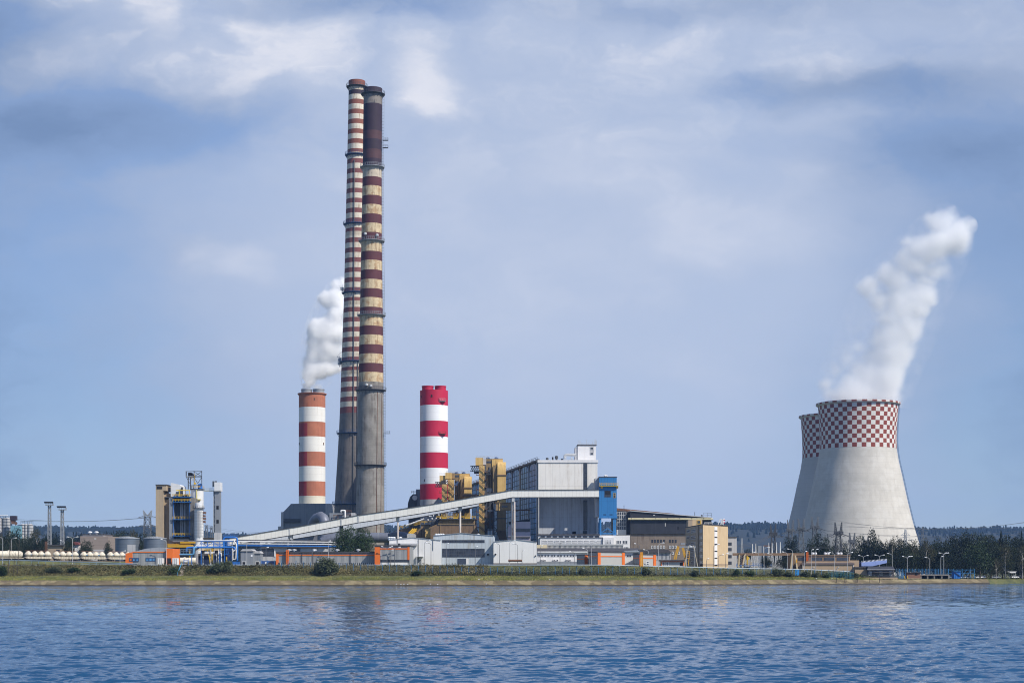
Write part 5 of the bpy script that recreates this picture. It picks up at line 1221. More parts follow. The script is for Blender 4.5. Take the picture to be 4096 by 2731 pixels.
for i in range(6):
    y = 2117 + i * 25.3
    win(t, flw, 2764, 2783, y, y + 13, 4, 2, fw=.16, frame=M_lsteel); win(t, flw, 2799, 2810, y - 1, y + 12, 3, 2, fw=.16, frame=M_lsteel); win(t, flw, 2747, 2759, y + 2, y + 12, 3, 1, fw=.16, frame=M_lsteel)
panel(t, frw, 2857, 2868.5, 2106, 2259, M_white, 'stair_strip', .12)
for i in range(6): panel(t, frw, 2857.2, 2868.3, 2120 + i * 27.8 - (2 if i else 0), 2124.5 + i * 27.8 - (2 if i else 0), M_dark, 'window_slot', .16)
panel(t, frw, 2813, 2911, 2253, 2262, M_sand, 'plinth', .08); panel(t, flw, 2800, 2811, 2254, 2262, M_dark, 'doorway', .1)
p0 = flw.at(flw.s(2775), -6)
MB().pbox(2753, 2770, 2079, 2106, 800, 8).build('roof_house', M_beiged, t); MB().pbox(2770, 2809, 2078, 2103, 800.5, 7.4).build('roof_house', M_beige, t)
win(t, Fr(2753, 800.5, 2809, 800.5), 2788, 2802, 2081, 2094, 1, 1, frame=M_rail, fw=.3)
mb = MB(); mb.bar(P(2872, 2098, 760), P(2880, 2076, 760), .35); mb.bar(P(2880, 2076, 760), P(2890, 2075, 760), .3); mb.lattice(P(2887, 2098, 760), P(2890, 2078, 760), 1.4, .7, 4, .09); mb.rail([P(2818, 2097, 750), P(2850, 2097, 753)], 1, 2, .1)
mb.build('roof_frame', M_wpipe, t)
mb = MB()
for k in range(4): p = P(2895, 2092 - k * 5, 760); mb.box(p.x - .5, p.x + .5, p.y - .3, p.y + .3, p.z, p.z + .55, k % 2)
mb.build('striped_mast', [M_red_b, M_headw], t)
t = gthing('panel_block', 2930, 800, 'light grey panel block peeping out behind the beige office', 'office block')
MB().pbox(2900, 2947, 2148, None, 810, 20).build('wall', M_greyl, t); MB().pbox(2898, 2949, 2146, 2148, 809.6, 21).build('roof', M_roofd, t)
f = Fr(2900, 810, 2947, 810)
for r_ in (2169, 2191, 2219, 2245): 
    for a in (2913, 2920): win(t, f, a, a + 6, r_, r_ + 11, 1, 1, fw=.2)

# ---------------------------------------------------------------- pipe racks and blue pipe work
def pipe(name, parent, pts, r, m, n=10, **kw): return MB().tube(pts, r, n).build(name, m, parent, smooth=50, **kw)
def bend(pts, k=3):
    """round the corners of a pipe run"""
    pts = [Vector(p) for p in pts]; o = [pts[0]]
    for a, b, c in zip(pts, pts[1:], pts[2:]):
        d = min((a - b).length, (c - b).length, 2.6) * .45
        p, q = b + (a - b).normalized() * d, b + (c - b).normalized() * d
        for i in range(k + 1):
            t_ = i / k; o.append(p * (1 - t_) ** 2 + b * 2 * t_ * (1 - t_) + q * t_ ** 2)
    o.append(pts[-1]); return o
Yk = 752.
t = gthing('pipe_rack', 1150, Yk, 'long level rack carrying two silvery pipes and a blue one behind the long workshop', 'pipe rack')
pipe('silver_pipe', t, [P(945, 2164, Yk), P(1392, 2168, Yk)], .28, M_wpipe); pipe('silver_pipe', t, [P(945, 2174, Yk - .4), P(1450, 2177, Yk - .4)], .26, M_wpipe); pipe('blue_pipe', t, [P(945, 2181, Yk), P(1450, 2186, Yk)], .42, M_bpipe); pipe('dark_pipe', t, [P(945, 2160, Yk + 2), P(1392, 2163, Yk + 2)], .3, M_steel)
mb = MB()
for i in range(15):
    c = 962 + i * 34; 
    if i % 2 == 0: mb.pbox(c, c + 2.4, 2164, None, Yk + 1.6, .4)
    mb.pbox(c - 3, c + 5, 2169, 2172, Yk + .8, 1.2)
mb.pbox(945, 1450, 2187, 2189, Yk + 1.5, .5); mb.build('frame', M_steel, t)
for px in (1135, 1290): MB().lattice(P(px, 2262, Yk + 4), P(px, 2186, Yk + 4), 3, 3, 5, .15).build('trestle', M_bpipe, t)
Yb_ = 718.
t = gthing('pipe_tower', 920, Yb_, 'blue lattice tower with a blue pipe looping over its top', 'pipe tower')
mb = MB()
for c in (896, 914, 946):
    for o in (0, 4): mb.pbox(c, c + 3, 2150, None, Yb_ + o, .35)
for r_ in (2150, 2163, 2196, 2215): mb.pbox(895, 949, r_, r_ + 2, Yb_ - .05, .3); mb.pbox(895, 949, r_, r_ + 2, Yb_ + 4.1, .3)
for i in range(4): y = 2196 + i * 14; mb.bar(P(912, y + 14, Yb_), P(927, y, Yb_), .25); mb.bar(P(927, y + 14, Yb_), P(912, y, Yb_), .25)
mb.rail([P(894, 2147, Yb_), P(949, 2147, Yb_)], 1.1, 1, .12); mb.pbox(926, 929, 2196, None, Yb_ - .1, .35)
mb.build('frame', M_bpipe, t)
MB().pbox(898, 908, 2165, 2258, Yb_ + 1.5, 2.0).build('shaft', mat('deep_blue_casing', (.02, .075, .24), var=.15), t)
pipe('blue_pipe', t, bend([P(894, 2192, Yb_ - .8), P(894, 2148, Yb_ - .8), P(949, 2148, Yb_ - .8), P(949, 2258, Yb_ - .8)]), .42, M_bpipe)
pipe('white_pipe', t, bend([P(936, 2158, Yb_ - 2), P(937, 2167, Yb_ - 2), P(945, 2173, Yb_ - 2), P(945, 2196, Yb_ - 2), P(930, 2206, Yb_ - 2)]), .26, M_wpipe); pipe('white_pipe', t, bend([P(945, 2196, Yb_ - 2), P(943, 2236, Yb_ - 2), P(931, 2237, Yb_ - 2), P(931, 2196, Yb_ - 2)]), .26, M_wpipe)
pipe('white_pipe', t, [P(929, 2165, Yb_ - 1.2), P(929, 2240, Yb_ - 1.2)], .2, M_wpipe)
MB().pbox(904, 908, 2225, 2246, Yb_ - 1.5, .4).build('yellow_frame', M_rail, t)
Ya = 706.
t = gthing('blue_pipe_bridge', 830, Ya, 'blue truss bridge with thick blue pipes stepping down towards the left workshop', 'pipe bridge')
pipe('blue_pipe', t, bend([P(746, 2206, Ya), P(746, 2190, Ya), P(776, 2188, Ya), P(938, 2188, Ya), P(940, 2196, Ya)]), .45, M_bpipe)
pipe('blue_pipe', t, bend([P(706, 2217, Ya - 3), P(772, 2217, Ya - 3), P(774, 2210, Ya - 3), P(775, 2189, Ya - 3), P(786, 2188, Ya - 2)]), .45, mat('worn_blue_pipe', (.09, .26, .46), var=.15))
mb = MB()
for c in (803, 828, 853, 878, 903): mb.pbox(c, c + 2.4, 2166, 2186, Ya + .5, .4)
mb.pbox(800, 930, 2163, 2165, Ya + .5, .5); mb.pbox(800, 930, 2174, 2175.5, Ya + .5, .4)
for c in (828, 878): mb.bar(P(c, 2184, Ya + .7), P(c - 24, 2167, Ya + .7), .25); mb.bar(P(c, 2184, Ya + .7), P(c + 24, 2167, Ya + .7), .25)
for c in (803, 878): mb.pbox(c, c + 2.6, 2186, None, Ya + .5, .45)
mb.build('truss', M_bpipe, t)
pipe('silver_pipe', t, [P(802, 2161, Ya + 1.5), P(935, 2161, Ya + 1.5)], .2, M_wpipe); pipe('silver_pipe', t, [P(782, 2184, Ya), P(803, 2170, Ya + 1)], .2, M_wpipe)
for i in range(5): pipe('dark_pipe', t, [P(776 + i * 1.5, 2205 - i * 2, Ya + i * .5), P(800 + i * 1.5, 2188 - i, Ya + i * .5)], .2, M_steel)
mb = MB(); mb.rail([P(710, 2213, Ya - 2.5), P(768, 2213, Ya - 2.5)], 1.9, 1.1, .18); mb.pbox(706, 770, 2196, 2198, Ya - 2, .5); mb.rail([P(697, 2212, Ya + 6), P(710, 2213, Ya - 2.5)], 1.9, 1.2, .16); mb.build('walkway', mat('grey_blue_rail', (.13, .2, .27)), t)
for c in (765, 783, 789): MB().pbox(c, c + 3, 2200 if c > 770 else 2219, None, Ya - 1, .4).build('leg', M_greyl if c > 770 else M_bpipe, t)
t = gthing('white_pipe_frame', 840, 712, 'white pipe gantry with black valves below the blue truss bridge', 'pipe frame')
pipe('white_pipe', t, bend([P(790, 2208, 712), P(885, 2208, 712), P(887, 2258, 712)]), .22, M_wpipe); pipe('white_pipe', t, bend([P(790, 2213, 712), P(866, 2213, 712), P(867, 2258, 712)]), .22, M_wpipe)
for c in (812, 855, 843, 873): pipe('white_pipe', t, [P(c, 2196 if c in (843, 873) else 2210, 711.5), P(c, 2258, 711.5)], .18, M_wpipe)
for c in (812, 866): p = P(c, 2209, 711); MB().tube([p + Vector((0, -.3, -.4)), p + Vector((0, -.3, .9))], .75, 12).build('valve', M_dark, t)
t = gthing('yellow_pipe_gantry', 840, 726, 'yellow pipe posts and railing seen through the white pipe gantry', 'frame')
mb = MB(); mb.rail([P(792, 2206, 726), P(905, 2206, 726)], 1.2, 2, .2); mb.pbox(846, 850, 2196, None, 726, .5); mb.pbox(792, 905, 2206, 2208, 726, .5); mb.tube([P(834, 2216, 726), P(838, 2232, 726), P(841, 2256, 726)], .3, 6); mb.build('post', M_rail, t)
t = gthing('dark_sheds', 840, 735, 'dark blue shed in the shade behind the white pipe gantry', 'shed')
MB().pbox(785, 900, 2222, None, 735, 10).build('wall', mat('dark_blue_shed', (.018, .03, .075)), t); MB().pbox(783, 902, 2214, 2222, 734, 12).build('roof', M_roofd, t)
# grey tanks and the building with a dark window
t = gthing('transformer_tank', 1000, 705, 'grey tank house with a sign plate and white framed openings left of the blue container', 'tank house')
MB().pbox(963, 1012, 2203, None, 705, 9).build('wall', M_grey, t); MB().pprof([(961, 2203), (970, 2195), (1004, 2195), (1014, 2203)], 704.5, 10).build('roof', M_greyl, t)
f = Fr(963, 705, 1012, 705); panel(t, f, 1003, 1010, 2217, 2226, M_headw, 'sign_plate', .1)
for a in (968,): panel(t, f, a, a + 16, 2244, 2259, M_wframe, 'door_frame', .12); panel(t, f, a + 2, a + 14, 2246, 2258, M_dark, 'opening', .16)
t = gthing('transformer_tank', 1030, 709, 'narrow grey tank house just left of the dark gridded window', 'tank house')
MB().pbox(1016, 1042, 2212, None, 709, 8).build('wall', M_grey, t); MB().pprof([(1014, 2212), (1020, 2203), (1038, 2203), (1044, 2212)], 708.5, 9).build('roof', M_greyl, t)
f = Fr(1016, 709, 1042, 709); panel(t, f, 1022, 1038, 2244, 2259, M_wframe, 'door_frame', .12); panel(t, f, 1024, 1036, 2246, 2258, M_dark, 'opening', .16)
t = gthing('window_house', 1075, 712, 'pale house with one big dark gridded window above the blue container', 'building')
MB().pbox(1046, 1300, 2190, None, 716, 12).build('wall', M_greyl, t); MB().pbox(1044, 1302, 2186, 2190, 715, 14).build('roof', M_roofd, t)
win(t, Fr(1046, 716, 1300, 716), 1048, 1096, 2194, 2223, 6, 2, fw=.22); win(t, Fr(1046, 716, 1300, 716), 1150, 1200, 2192, 2206, 8, 1, fw=.22)
MB().pbox(1097, 1101, 2193, 2224, 715.7, .29).build('pilaster', M_white, t)
t = gthing('blue_container', 1072, 690, 'blue container with a big round grille left of the long workshop', 'container')
MB().pbox(1045, 1100, 2242, None, 690, 6).build('body', mat('dark_blue_container', (.02, .085, .29), var=.1, ribs=.4), t)
p = P(1077, 2262, 689.8); mb = MB(); mb.tube([p, p + Vector((0, .15, 0))], S(14, 690), 28); mb.build('round_grille', mat('brown_grille', (.12, .10, .10), var=.3, vs=3), t, smooth=40)
MB().pbox(1060, 1068, 2246, 2258, 689.9, .09).build('poster', M_headw, t)
mb = MB()
for c in (1046, 1072, 1098): mb.pbox(c - .5, c + .5, 2240, None, 689.3, .2)
mb.build('post', M_bpipe, t)
MB().pbox(908, 958, 2245, None, 700, 1.2).build('blue_board_fence', mat('blue_ribbed_board', (.02, .12, .40), ribs=.5, seam=1.2), loc=P(908, 2262, 700), label='short blue ribbed board fence at the foot of the blue pipe tower', cat='fence')
# yellow crane bridge and low conveyor at left
t = gthing('yellow_crane', 730, 800, 'yellow overhead crane girder on posts in front of the concrete silo block', 'crane')
MB().pbox(670, 770, 2178, 2188, 800, 3).build('girder', mat('crane_yellow', (.55, .31, .02), var=.12), t); MB().pbox(668, 762, 2173, 2176, 801, 2).build('rail_beam', MATS['crane_yellow'], t)
MB().pbox(720, 778, 2165, 2172, 800.5, 2.5).build('trolley', MATS['crane_yellow'], t); MB().pbox(735, 750, 2160, 2165, 800.8, 2).build('winch', M_steel, t)
for c in (676, 715, 756, 848): MB().pbox(c, c + 4, 2188, None, 801, .6).build('post', MATS['crane_yellow'], t)
mb = MB(); mb.rail([P(672, 2173, 801), P(770, 2173, 801)], 1.1, 2, .14); mb.build('railing', M_rust, t)
MB().pbox(690, 960, 2161, 2166, 818, 4).build('walkway_bridge', M_grey, loc=P(690, 2166, 818), label='dark level walkway running right from the silo block above the yellow crane', cat='bridge')

# ---------------------------------------------------------------- silo plant on the left
Ys = 850.
t = gthing('concrete_tower', 645, Ys, 'tall beige concrete tower with a dark opening under its roof, leftmost of the silo plant', 'tower', 'silo plant')
MB().pbox(623, 653, 1962, None, Ys, 14).build('shaft', M_beigec, t); MB().pbox(623, 665, 1939, 1962, Ys - .01, 15).build('head', M_beigec, t); MB().pbox(621, 667, 1936.5, 1939, Ys - .4, 16).build('roof', M_roofd, t)
panel(t, Fr(623, Ys, 665, Ys), 627, 649, 1945, 1955, M_dark, 'opening', .15)
MB().pbox(655, 677, 1996, None, Ys + 4, 9).build('rear_shaft', M_beigec, t); MB().pbox(652.9, 656, 1964, None, Ys + 3, 2).build('drain_pipe', M_rust, t)
MB().pbox(656, 683, 1972, 1986, Ys + 5, 7).build('link_house', M_sand, t); MB().pbox(652, 692, 1986, 1990, Ys + 2.5, 9).build('link_floor', M_steel, t)
t = gthing('silo_block', 728, Ys, 'grey concrete silo block with a recessed front crossed by blue floors and yellow rails', 'silo', 'silo plant')
MB().pbox(677, 694, 1990, None, Ys, 20).build('side_wall', M_grey, t); MB().pbox(760, 776, 1990, None, Ys, 20).build('side_wall', M_conc, t); MB().pbox(694, 760, 1988, None, Ys + 6, 14).build('back_wall', mat('shaded_grey_wall', (.10, .105, .12), var=.15), t)  # recess shade painted into the back wall's darker grey
mb = MB()
for c, w in ((721, 5), (729, 3), (735, 4), (742, 2.4), (747, 2.4), (752, 2), (756, 2)): mb.pbox(c, c + w, 1992, 2150, Ys + 4.5, .9)
mb.build('riser_pipe', M_greyl, t)
for c in (691, 757): MB().pbox(c + 1, c + 3, 1990, 2150, Ys - .3, .29).build('blue_column', M_bpipe, t)
for y in (1985, 2005, 2075, 2141):
    MB().pbox(692, 764, y, y + 3, Ys - 1.2, 7).build('floor', mat('dull_blue_floor', (.03, .12, .32)), t)
    mb = MB(); z = Z(y, Ys); mb.rail([(X(692, Ys), Ys - 1.1, z), (X(764, Ys), Ys - 1.1, z)], 1.25, 1.4, .15); mb.build('railing', M_rail, t)
MB().pprof([(683, 1987), (683, 1930), (690, 1931), (718, 1937), (726, 1944), (726, 1987)], Ys + 3, 12).build('top_house', M_silo, t)
mb = MB(); mb.lattice(P(728, 1985, Ys + 2), P(728, 1948, Ys + 2), .8, .8, 8, .09); mb.build('ladder', M_steel, t)
mb = MB(); mb.pbox(704, 759, 1958.5, 1961.5, Ys, .8); mb.bar(P(716, 1962, Ys), P(720, 1985, Ys), .4); mb.bar(P(757, 1962, Ys), P(757, 1985, Ys), .4); mb.build('hoist_frame', mat('bright_yellow_hoist', (.75, .52, .03)), t)
MB().pbox(704, 716, 1966, 1984, Ys + 1, 3).build('winch_box', M_grey, t)
mb = MB(); rr = random.Random(2)
for i in range(9): c = 724 + i * 3.8; mb.pbox(c, c + 2, 1972 + rr.uniform(0, 8), 1985, Ys + 1 + rr.random(), 1.2)
mb.build('roof_machine', M_steel, t)
MB().pbox(677, 776, 2155, 2163, Ys - 3, 4).build('lower_deck', M_steel, t)
t = gthing('white_silo', 790, Ys + 14, 'tall white cylindrical silo carrying the steel headframe', 'silo', 'silo plant')
cx_, cy_ = X(789, Ys + 14), Ys + 14.; r_ = S(25, cy_)
MB().lathe(cx_, cy_, [(r_, GZ(cx_, cy_) - .7), (r_, Z(1959, cy_))], 32).build('shell', M_silo, t, smooth=40)
MB().lathe(cx_, cy_, [(r_ + .5, Z(1959, cy_)), (r_ + .5, Z(1955, cy_))], 32).build('deck', M_steel, t)
mb = MB(); mb.pbox(784, 788, 1958, 2000, cy_ - r_ - .5, .4); mb.pbox(779, 801, 1995, 1999, cy_ - r_ - 1.4, 2); mb.build('stair_run', mat('pale_yellow_stair', (.62, .55, .22)), t)
mb = MB(); mb.rail([(cx_ + (r_ + .3) * math.cos(a), cy_ + (r_ + .3) * math.sin(a), Z(1955, cy_)) for a in [math.pi * (1 + i / 8) for i in range(9)]], 1.4, 1.5, .18); mb.build('railing', M_rail, t)
for c in (801, 806): MB().lathe(X(c, cy_), cy_ - 2, [(.9, Z(1955, cy_)), (.9, Z(1938, cy_)), (.3, Z(1934, cy_))], 10).build('blue_vessel', M_bpipe, t)
t = thing('headframe', P(776, 1955, cy_), 'open steel headframe with a dark winch on top of the tall white silo', 'headframe', 'silo plant')
mb = MB()
for o in (0, 5):
    y = cy_ - 3 + o
    for c, t0, t1 in ((753, 1956, 1906), (762, 1956, 1906), (776, 1956, 1882), (807, 1940, 1882), (745, 1906, 1884)): mb.bar(P(c, t0, y), P(c, t1, y), .55 if c < 765 else .35)
    for (p, q) in (((744, 1885), (807, 1884)), ((744, 1906), (776, 1906)), ((776, 1904), (807, 1904)), ((776, 1908), (807, 1908)), ((776, 1886), (807, 1904)), ((776, 1904), (807, 1886)), ((776, 1908), (791, 1932)), ((807, 1908), (791, 1932)), ((745, 1907), (762, 1938)), ((776, 1907), (753, 1916)), ((753, 1941), (807, 1940))): mb.bar(P(*p, y), P(*q, y), .28)
for c in (744, 776, 807): mb.bar(P(c, 1884, cy_ - 3), P(c, 1884, cy_ + 2), .3)
mb.build('lattice', M_steel, t)
MB().pbox(744, 774, 1903, 1907, cy_ - 3.4, 6).build('winch_deck', M_gsteel, t); MB().pprof([(752, 1903), (752, 1889), (764, 1889), (769, 1895), (770, 1903)], cy_ - 2, 4).build('winch', M_dark, t)
mb = MB(); mb.bar(P(768, 1908, cy_ - 3.5), P(769, 1922, cy_ - 3.5), .3); mb.pbox(775, 783, 1929, 1936, cy_ - 3.5, 1.5); mb.bar(P(779, 1892, cy_ - 3.4), P(779, 1932, cy_ - 3.4), .22); mb.build('hoist_block', M_rail, t)
t = gthing('white_silo', 796, Ys - 4, 'slimmer white silo with black hoops and a ladder, in front of the tall white one', 'silo', 'silo plant')
c2, y2 = X(795, Ys - 4), Ys - 4.; r2_ = S(17.5, y2)
MB().lathe(c2, y2, [(r2_ * .95, GZ(c2, y2) - .7), (r2_ * .95, Z(2149, y2)), (r2_, Z(2148, y2)), (r2_, Z(2034, y2)), (r2_ * .88, Z(2033, y2)), (r2_ * .88, Z(2011, y2)), (r2_ * .6, Z(2009, y2))], 32).build('shell', M_silo, t, smooth=40)
mb = MB()
for y in list(range(2046, 2150, 12)): mb.lathe(c2, y2, [(r2_ + .09, Z(y + .8, y2)), (r2_ + .09, Z(y, y2))], 32)
mb.build('hoop', M_grey, t)
MB().lathe(c2, y2, [(r2_ + .9, Z(2034, y2)), (r2_ + .9, Z(2031.5, y2))], 24).build('walkway', M_steel, t)
mb = MB(); mb.rail([(c2 + (r2_ + .8) * math.cos(a), y2 + (r2_ + .8) * math.sin(a), Z(2031, y2)) for a in [math.pi * (1 + i / 8) for i in range(9)]], 1.3, 1.5, .14)
for i in range(5): o = 12 + i * 4; mb.bar(P(778 + o, 2146, y2 - r2_ - .2), P(778 + o, 2040, y2 - r2_ - .2), .18)
mb.build('railing', M_lsteel, t)
mb = MB()
for i, y in enumerate((2046, 2059, 2070, 2082)): mb.pbox(813, 822 - (i % 2) * 2, y, y + 7, y2 - 1, 2); mb.bar(P(813, y, y2), P(822, y + 11, y2), .25)
mb.build('stair', M_rust, t)
t = gthing('lift_tower', 867, Ys, 'slim grey lattice lift tower with a white box on top, rightmost of the silo plant', 'tower', 'silo plant')
MB().pbox(859, 879, 1963, None, Ys + .6, 4.4).build('shaft', M_grey, t); MB().pbox(857, 881, 1928, 1963, Ys - .4, 6.4).build('head_box', M_silo, t); MB().pbox(856, 880, 2130, None, Ys - .3, 5.8).build('base_box', M_greyl, t)
MB().lattice(P(868, 2130, Ys + 2.8), P(868, 1963, Ys + 2.8), S(22.5, Ys), S(22.5, Ys), 9, .22, br=.8).build('lattice', M_lsteel, t)
mb = MB(); mb.lattice(P(854, 1947, Ys + 2), P(854, 1924, Ys + 2), .8, .8, 5, .1); mb.bar(P(864, 1928, Ys + 2), P(864, 1923, Ys + 2), .9); mb.build('ladder', M_steel, t)
for y in (2022, 2078): panel(t, Fr(859, Ys + .6, 879, Ys + .6), 866, 875, y, y + 14, M_dark, 'opening', .1)
t = thing('link_bridge', P(815, 1963, Ys + 4), 'thin footbridge from the white silo to the lift tower', 'bridge')
MB().pbox(815, 857, 1960, 1963, Ys + 3, 2).build('deck', mat('pale_yellow_deck', (.5, .45, .22)), t); MB().rail([P(815, 1960, Ys + 3), P(857, 1960, Ys + 3)], 1.2, 2, .13).build('railing', M_lsteel, t)
MB().pbox(812, 858, 2150, 2156, Ys + 6, 3).build('walkway_bridge', M_sand, loc=P(812, 2156, Ys + 6), label='low cream walkway between the slim silo and the foot of the lift tower', cat='bridge')
# storage tanks
for px, w, top, Y, lab in ((509.5, 47.5, 2154, 800, 'galvanised storage tank nearer the dark tree, left of two'), (620, 45, 2154, 800, 'galvanised storage tank at the foot of the beige concrete tower')):
    t = gthing('storage_tank', px, Y, lab, 'storage tank', 'galvanised storage tanks'); x = X(px, Y); r = S(w, Y); zt_ = Z(top, Y)
    MB().lathe(x, Y, [(r, GZ(x, Y) - .7), (r, zt_)], 40).build('shell', M_tank, t, smooth=40); MB().lathe(x, Y, [(r + .25, zt_), (r + .25, zt_ + .3), (r * .5, zt_ + .9), (.3, zt_ + 1.1)], 40).build('roof', M_gsteel, t, smooth=30)
    mb = MB(); mb.rail([(x + r * math.cos(a), Y + r * math.sin(a), zt_) for a in [math.pi * (1.35 + i * .06) for i in range(6)]], 1.1, 1.5, .1); mb.build('railing', M_lsteel, t)
MB().pbox(509, 541, 2177, None, 770, .4).build('glass_screen', M_greyl, loc=P(509, 2210, 770), label='pale upright panel in front of the left storage tank', cat='panel')
# buildings and masts at far left
t = gthing('brown_hall', 377, 880, 'brownish windowless hall with a white roof strip and two roof cowls', 'hall')
MB().pbox(321, 433, 2143, None, 880, 25).build('wall', mat('taupe_sheet', (.27, .225, .20), var=.05, seamz=2), t); MB().pbox(330, 414, 2137, 2143, 882, 20).build('roof_strip', M_white, t); MB().pbox(328, 416, 2135, 2137, 881, 22).build('roof', M_roofd, t); MB().pbox(366, 424, 2197, None, 879.6, .38).build('plinth', M_greyl, t)
for c in (360, 386): MB().lathe(X(c, 890), 890, [(.6, Z(2136, 890)), (.6, Z(2131, 890)), (1.2, Z(2130, 890)), (1.2, Z(2126, 890)), (.5, Z(2124, 890))], 12).build('roof_cowl', M_headw, t)
panel(t, Fr(321, 880, 433, 880), 377, 385, 2152, 2155, M_headw, 'wall_plate', .1)
t = gthing('plain_shed', 223, 860, 'pale rendered flat shed below the floodlight masts', 'shed')
MB().pbox(193, 256, 2181, None, 860, 14).build('wall', M_beiged, t); MB().pbox(190, 258, 2177.5, 2181, 859, 16).build('roof', M_roofd, t); panel(t, Fr(193, 860, 256, 860), 225, 239, 2197, 2206, M_glass, 'window', .1)
MB().lattice(P(184.5, 2206, 850), P(184.5, 2165, 850), .9, .9, 7, .1).build('lattice_mast', M_rust, loc=P(184, 2206, 850), label='short rust brown lattice mast beside the pale shed', cat='mast')
t = gthing('red_roofed_house', 300, 900, 'low house with a red roof between two dark bushes', 'house')
MB().pbox(290, 316, 2178, None, 900, 8).build('wall', M_white, t); MB().pprof([(288, 2178), (293, 2166), (312, 2169), (317, 2178)], 899, 10).build('roof', mat('dull_red_tile', (.16, .05, .045)), t)
def flood_mast(px, top, base, Y, lab):
    x = X(px, Y); t = thing('floodlight_mast', (x, Y, GZ(x, Y)), lab, 'floodlight mast', 'floodlight masts')
    MB().lattice((x, Y, GZ(x, Y) - .6), P(px, top + 15, Y), S(15, Y), S(9, Y), 12, .15, br=.6).build('lattice', M_gsteel, t)
    w = S(14, Y); z0 = Z(top + 15, Y); z1 = Z(top + 6, Y)
    mb = MB(); mb.box(x - w, x + w, Y - 1.6, Y + 1.6, z0, z0 + .3); mb.rail([(x - w, Y - 1.6, z0), (x + w, Y - 1.6, z0), (x + w, Y + 1.6, z0)], z1 - z0, .8, .14); mb.build('platform', M_gsteel, t)
    mb = MB()
    for i in range(5):
        c = x - w + 2 * w * i / 4; mb.hexa([(c - .45, Y - 1.8, z1), (c + .45, Y - 1.8, z1), (c + .45, Y - 1.2, z1), (c - .45, Y - 1.2, z1), (c - .55, Y - 2.2, z1 + .9), (c + .55, Y - 2.2, z1 + .9), (c + .55, Y - 1.2, z1 + .9), (c - .55, Y - 1.2, z1 + .9)])
    mb.build('floodlight', M_steel, t)
flood_mast(198, 2006, 2165, 900, 'taller floodlight mast, the left of two'); flood_mast(249, 2024, 2175, 880, 'shorter floodlight mast beside the taller one')
# far silos at the left edge
Yz = 1150.
for px, w, top, lab in ((-4, 13, 2072, 'white silo cut by the left edge of the view'), (19, 10, 2073, 'grey silo behind the bare trees next to the cut one'), (32, 9, 2073, 'white hooped silo left of the dark bin'), (92, 8, 2098, 'left one of three joined grey silos'), (105, 8, 2099, 'middle one of three joined grey silos'), (122, 11, 2099, 'brightest right one of three joined grey silos')):
    t = gthing('cement_silo', px, Yz, lab, 'silo', 'far cement silos'); x = X(px, Yz); r = S(w, Yz); zt_ = Z(top, Yz)
    MB().lathe(x, Yz, [(r, GZ(x, Yz) - .7), (r, zt_), (r * .5, zt_ + .8)], 20).build('shell', M_greyl if px != 19 else M_grey, t, smooth=40)
    mb = MB()
    for k in range(4): mb.lathe(x, Yz, [(r + .2, zt_ - 2.2 * k - .3), (r + .2, zt_ - 2.2 * k)], 20)
    mb.rail([(x - r, Yz - .5, zt_ + .5), (x + r, Yz - .5, zt_ + .5)], 1.2 if top < 2090 else 2.2, 1, .16); mb.build('hoop', M_steel, t)
t = gthing('dark_bin', 52, Yz - 8, 'dark square bin on legs above a light blue shed among the trees', 'bin')
MB().pbox(40, 63, 2062, 2079, Yz - 10, 4).build('bin', mat('dark_plum_sheet', (.035, .025, .04)), t); MB().pprof([(42, 2079), (60, 2079), (54, 2095), (46, 2095)], Yz - 9.5, 3).build('hopper', M_rust, t); MB().pbox(42, 76, 2101, None, Yz - 12, 7).build('shed', M_ltblue, t)
for c in (41, 61): MB().pbox(c, c + 1.5, 2079, 2102, Yz - 10, .4).build('leg', M_steel, t)
mb = MB(); p = P(64, 2092, Yz - 12); mb.tube([p + Vector((0, -.3, 0)), p], S(6, Yz), 14); mb.build('wheel', M_rust, t)
MB().pbox(-20, 27, 2059, 2061.5, Yz - 2, 3).build('walkway_bridge', M_headw, loc=P(0, 2061, Yz), label='white conveyor bridge over the leftmost far silos', cat='bridge')
# ---------------------------------------------------------------- right hand buildings
Yg = 742.
t = gthing('sand_hall', 3300, Yg, 'sand coloured hall with a long dark window band and six roof vents', 'hall')
MB().pbox(3186, 3400, 2221, None, Yg + 6, 18).build('upper_wall', M_sand, t); MB().pbox(3184, 3402, 2218, 2221, Yg + 5.5, 19).build('roof', M_brown, t)
MB().pbox(3209, 3417, 2256, None, Yg, 5.99).build('lower_wall', M_sand, t); MB().pprof([(3205, 2256), (3208, 2251), (3405, 2248), (3419, 2252), (3419, 2256)], Yg - .5, 6.4).build('lower_roof', mat('brown_lilac_roof', (.16, .125, .12), var=.15), t)
MB().pbox(3170, 3185.5, 2222, None, Yg + 5, 12).build('end_wall', M_brown, t); MB().pbox(3190, 3208, 2247, None, Yg + 1, 4.9).build('side_lobby', M_brown, t)
f = Fr(3186, Yg + 6, 3400, Yg + 6)
for a, c in ((3191, 3238), (3243, 3290), (3294.6, 3341), (3345.6, 3395)): win(t, f, a, c, 2227.5, 2242, 1, 1, frame=M_brown, fw=.2)
for c in (3251, 3262, 3301, 3312.5, 3352, 3364):
    x = X(c, Yg + 12); z = Z(2218, Yg + 12); MB().lathe(x, Yg + 12, [(.3, z), (.35, z + .25), (.68, z + .3), (.68, z + 1.0), (.3, z + 1.15)], 14).build('roof_vent', M_headw, t)
panel(t, f, 3219, 3224, 2226, 2242, M_grey, 'hatch', .25)
mb = MB().lattice(P(3229, 2243, Yg + 5), P(3229, 2208, Yg + 5), .7, .7, 6, .09); mb.build('ladder', M_orange, t)
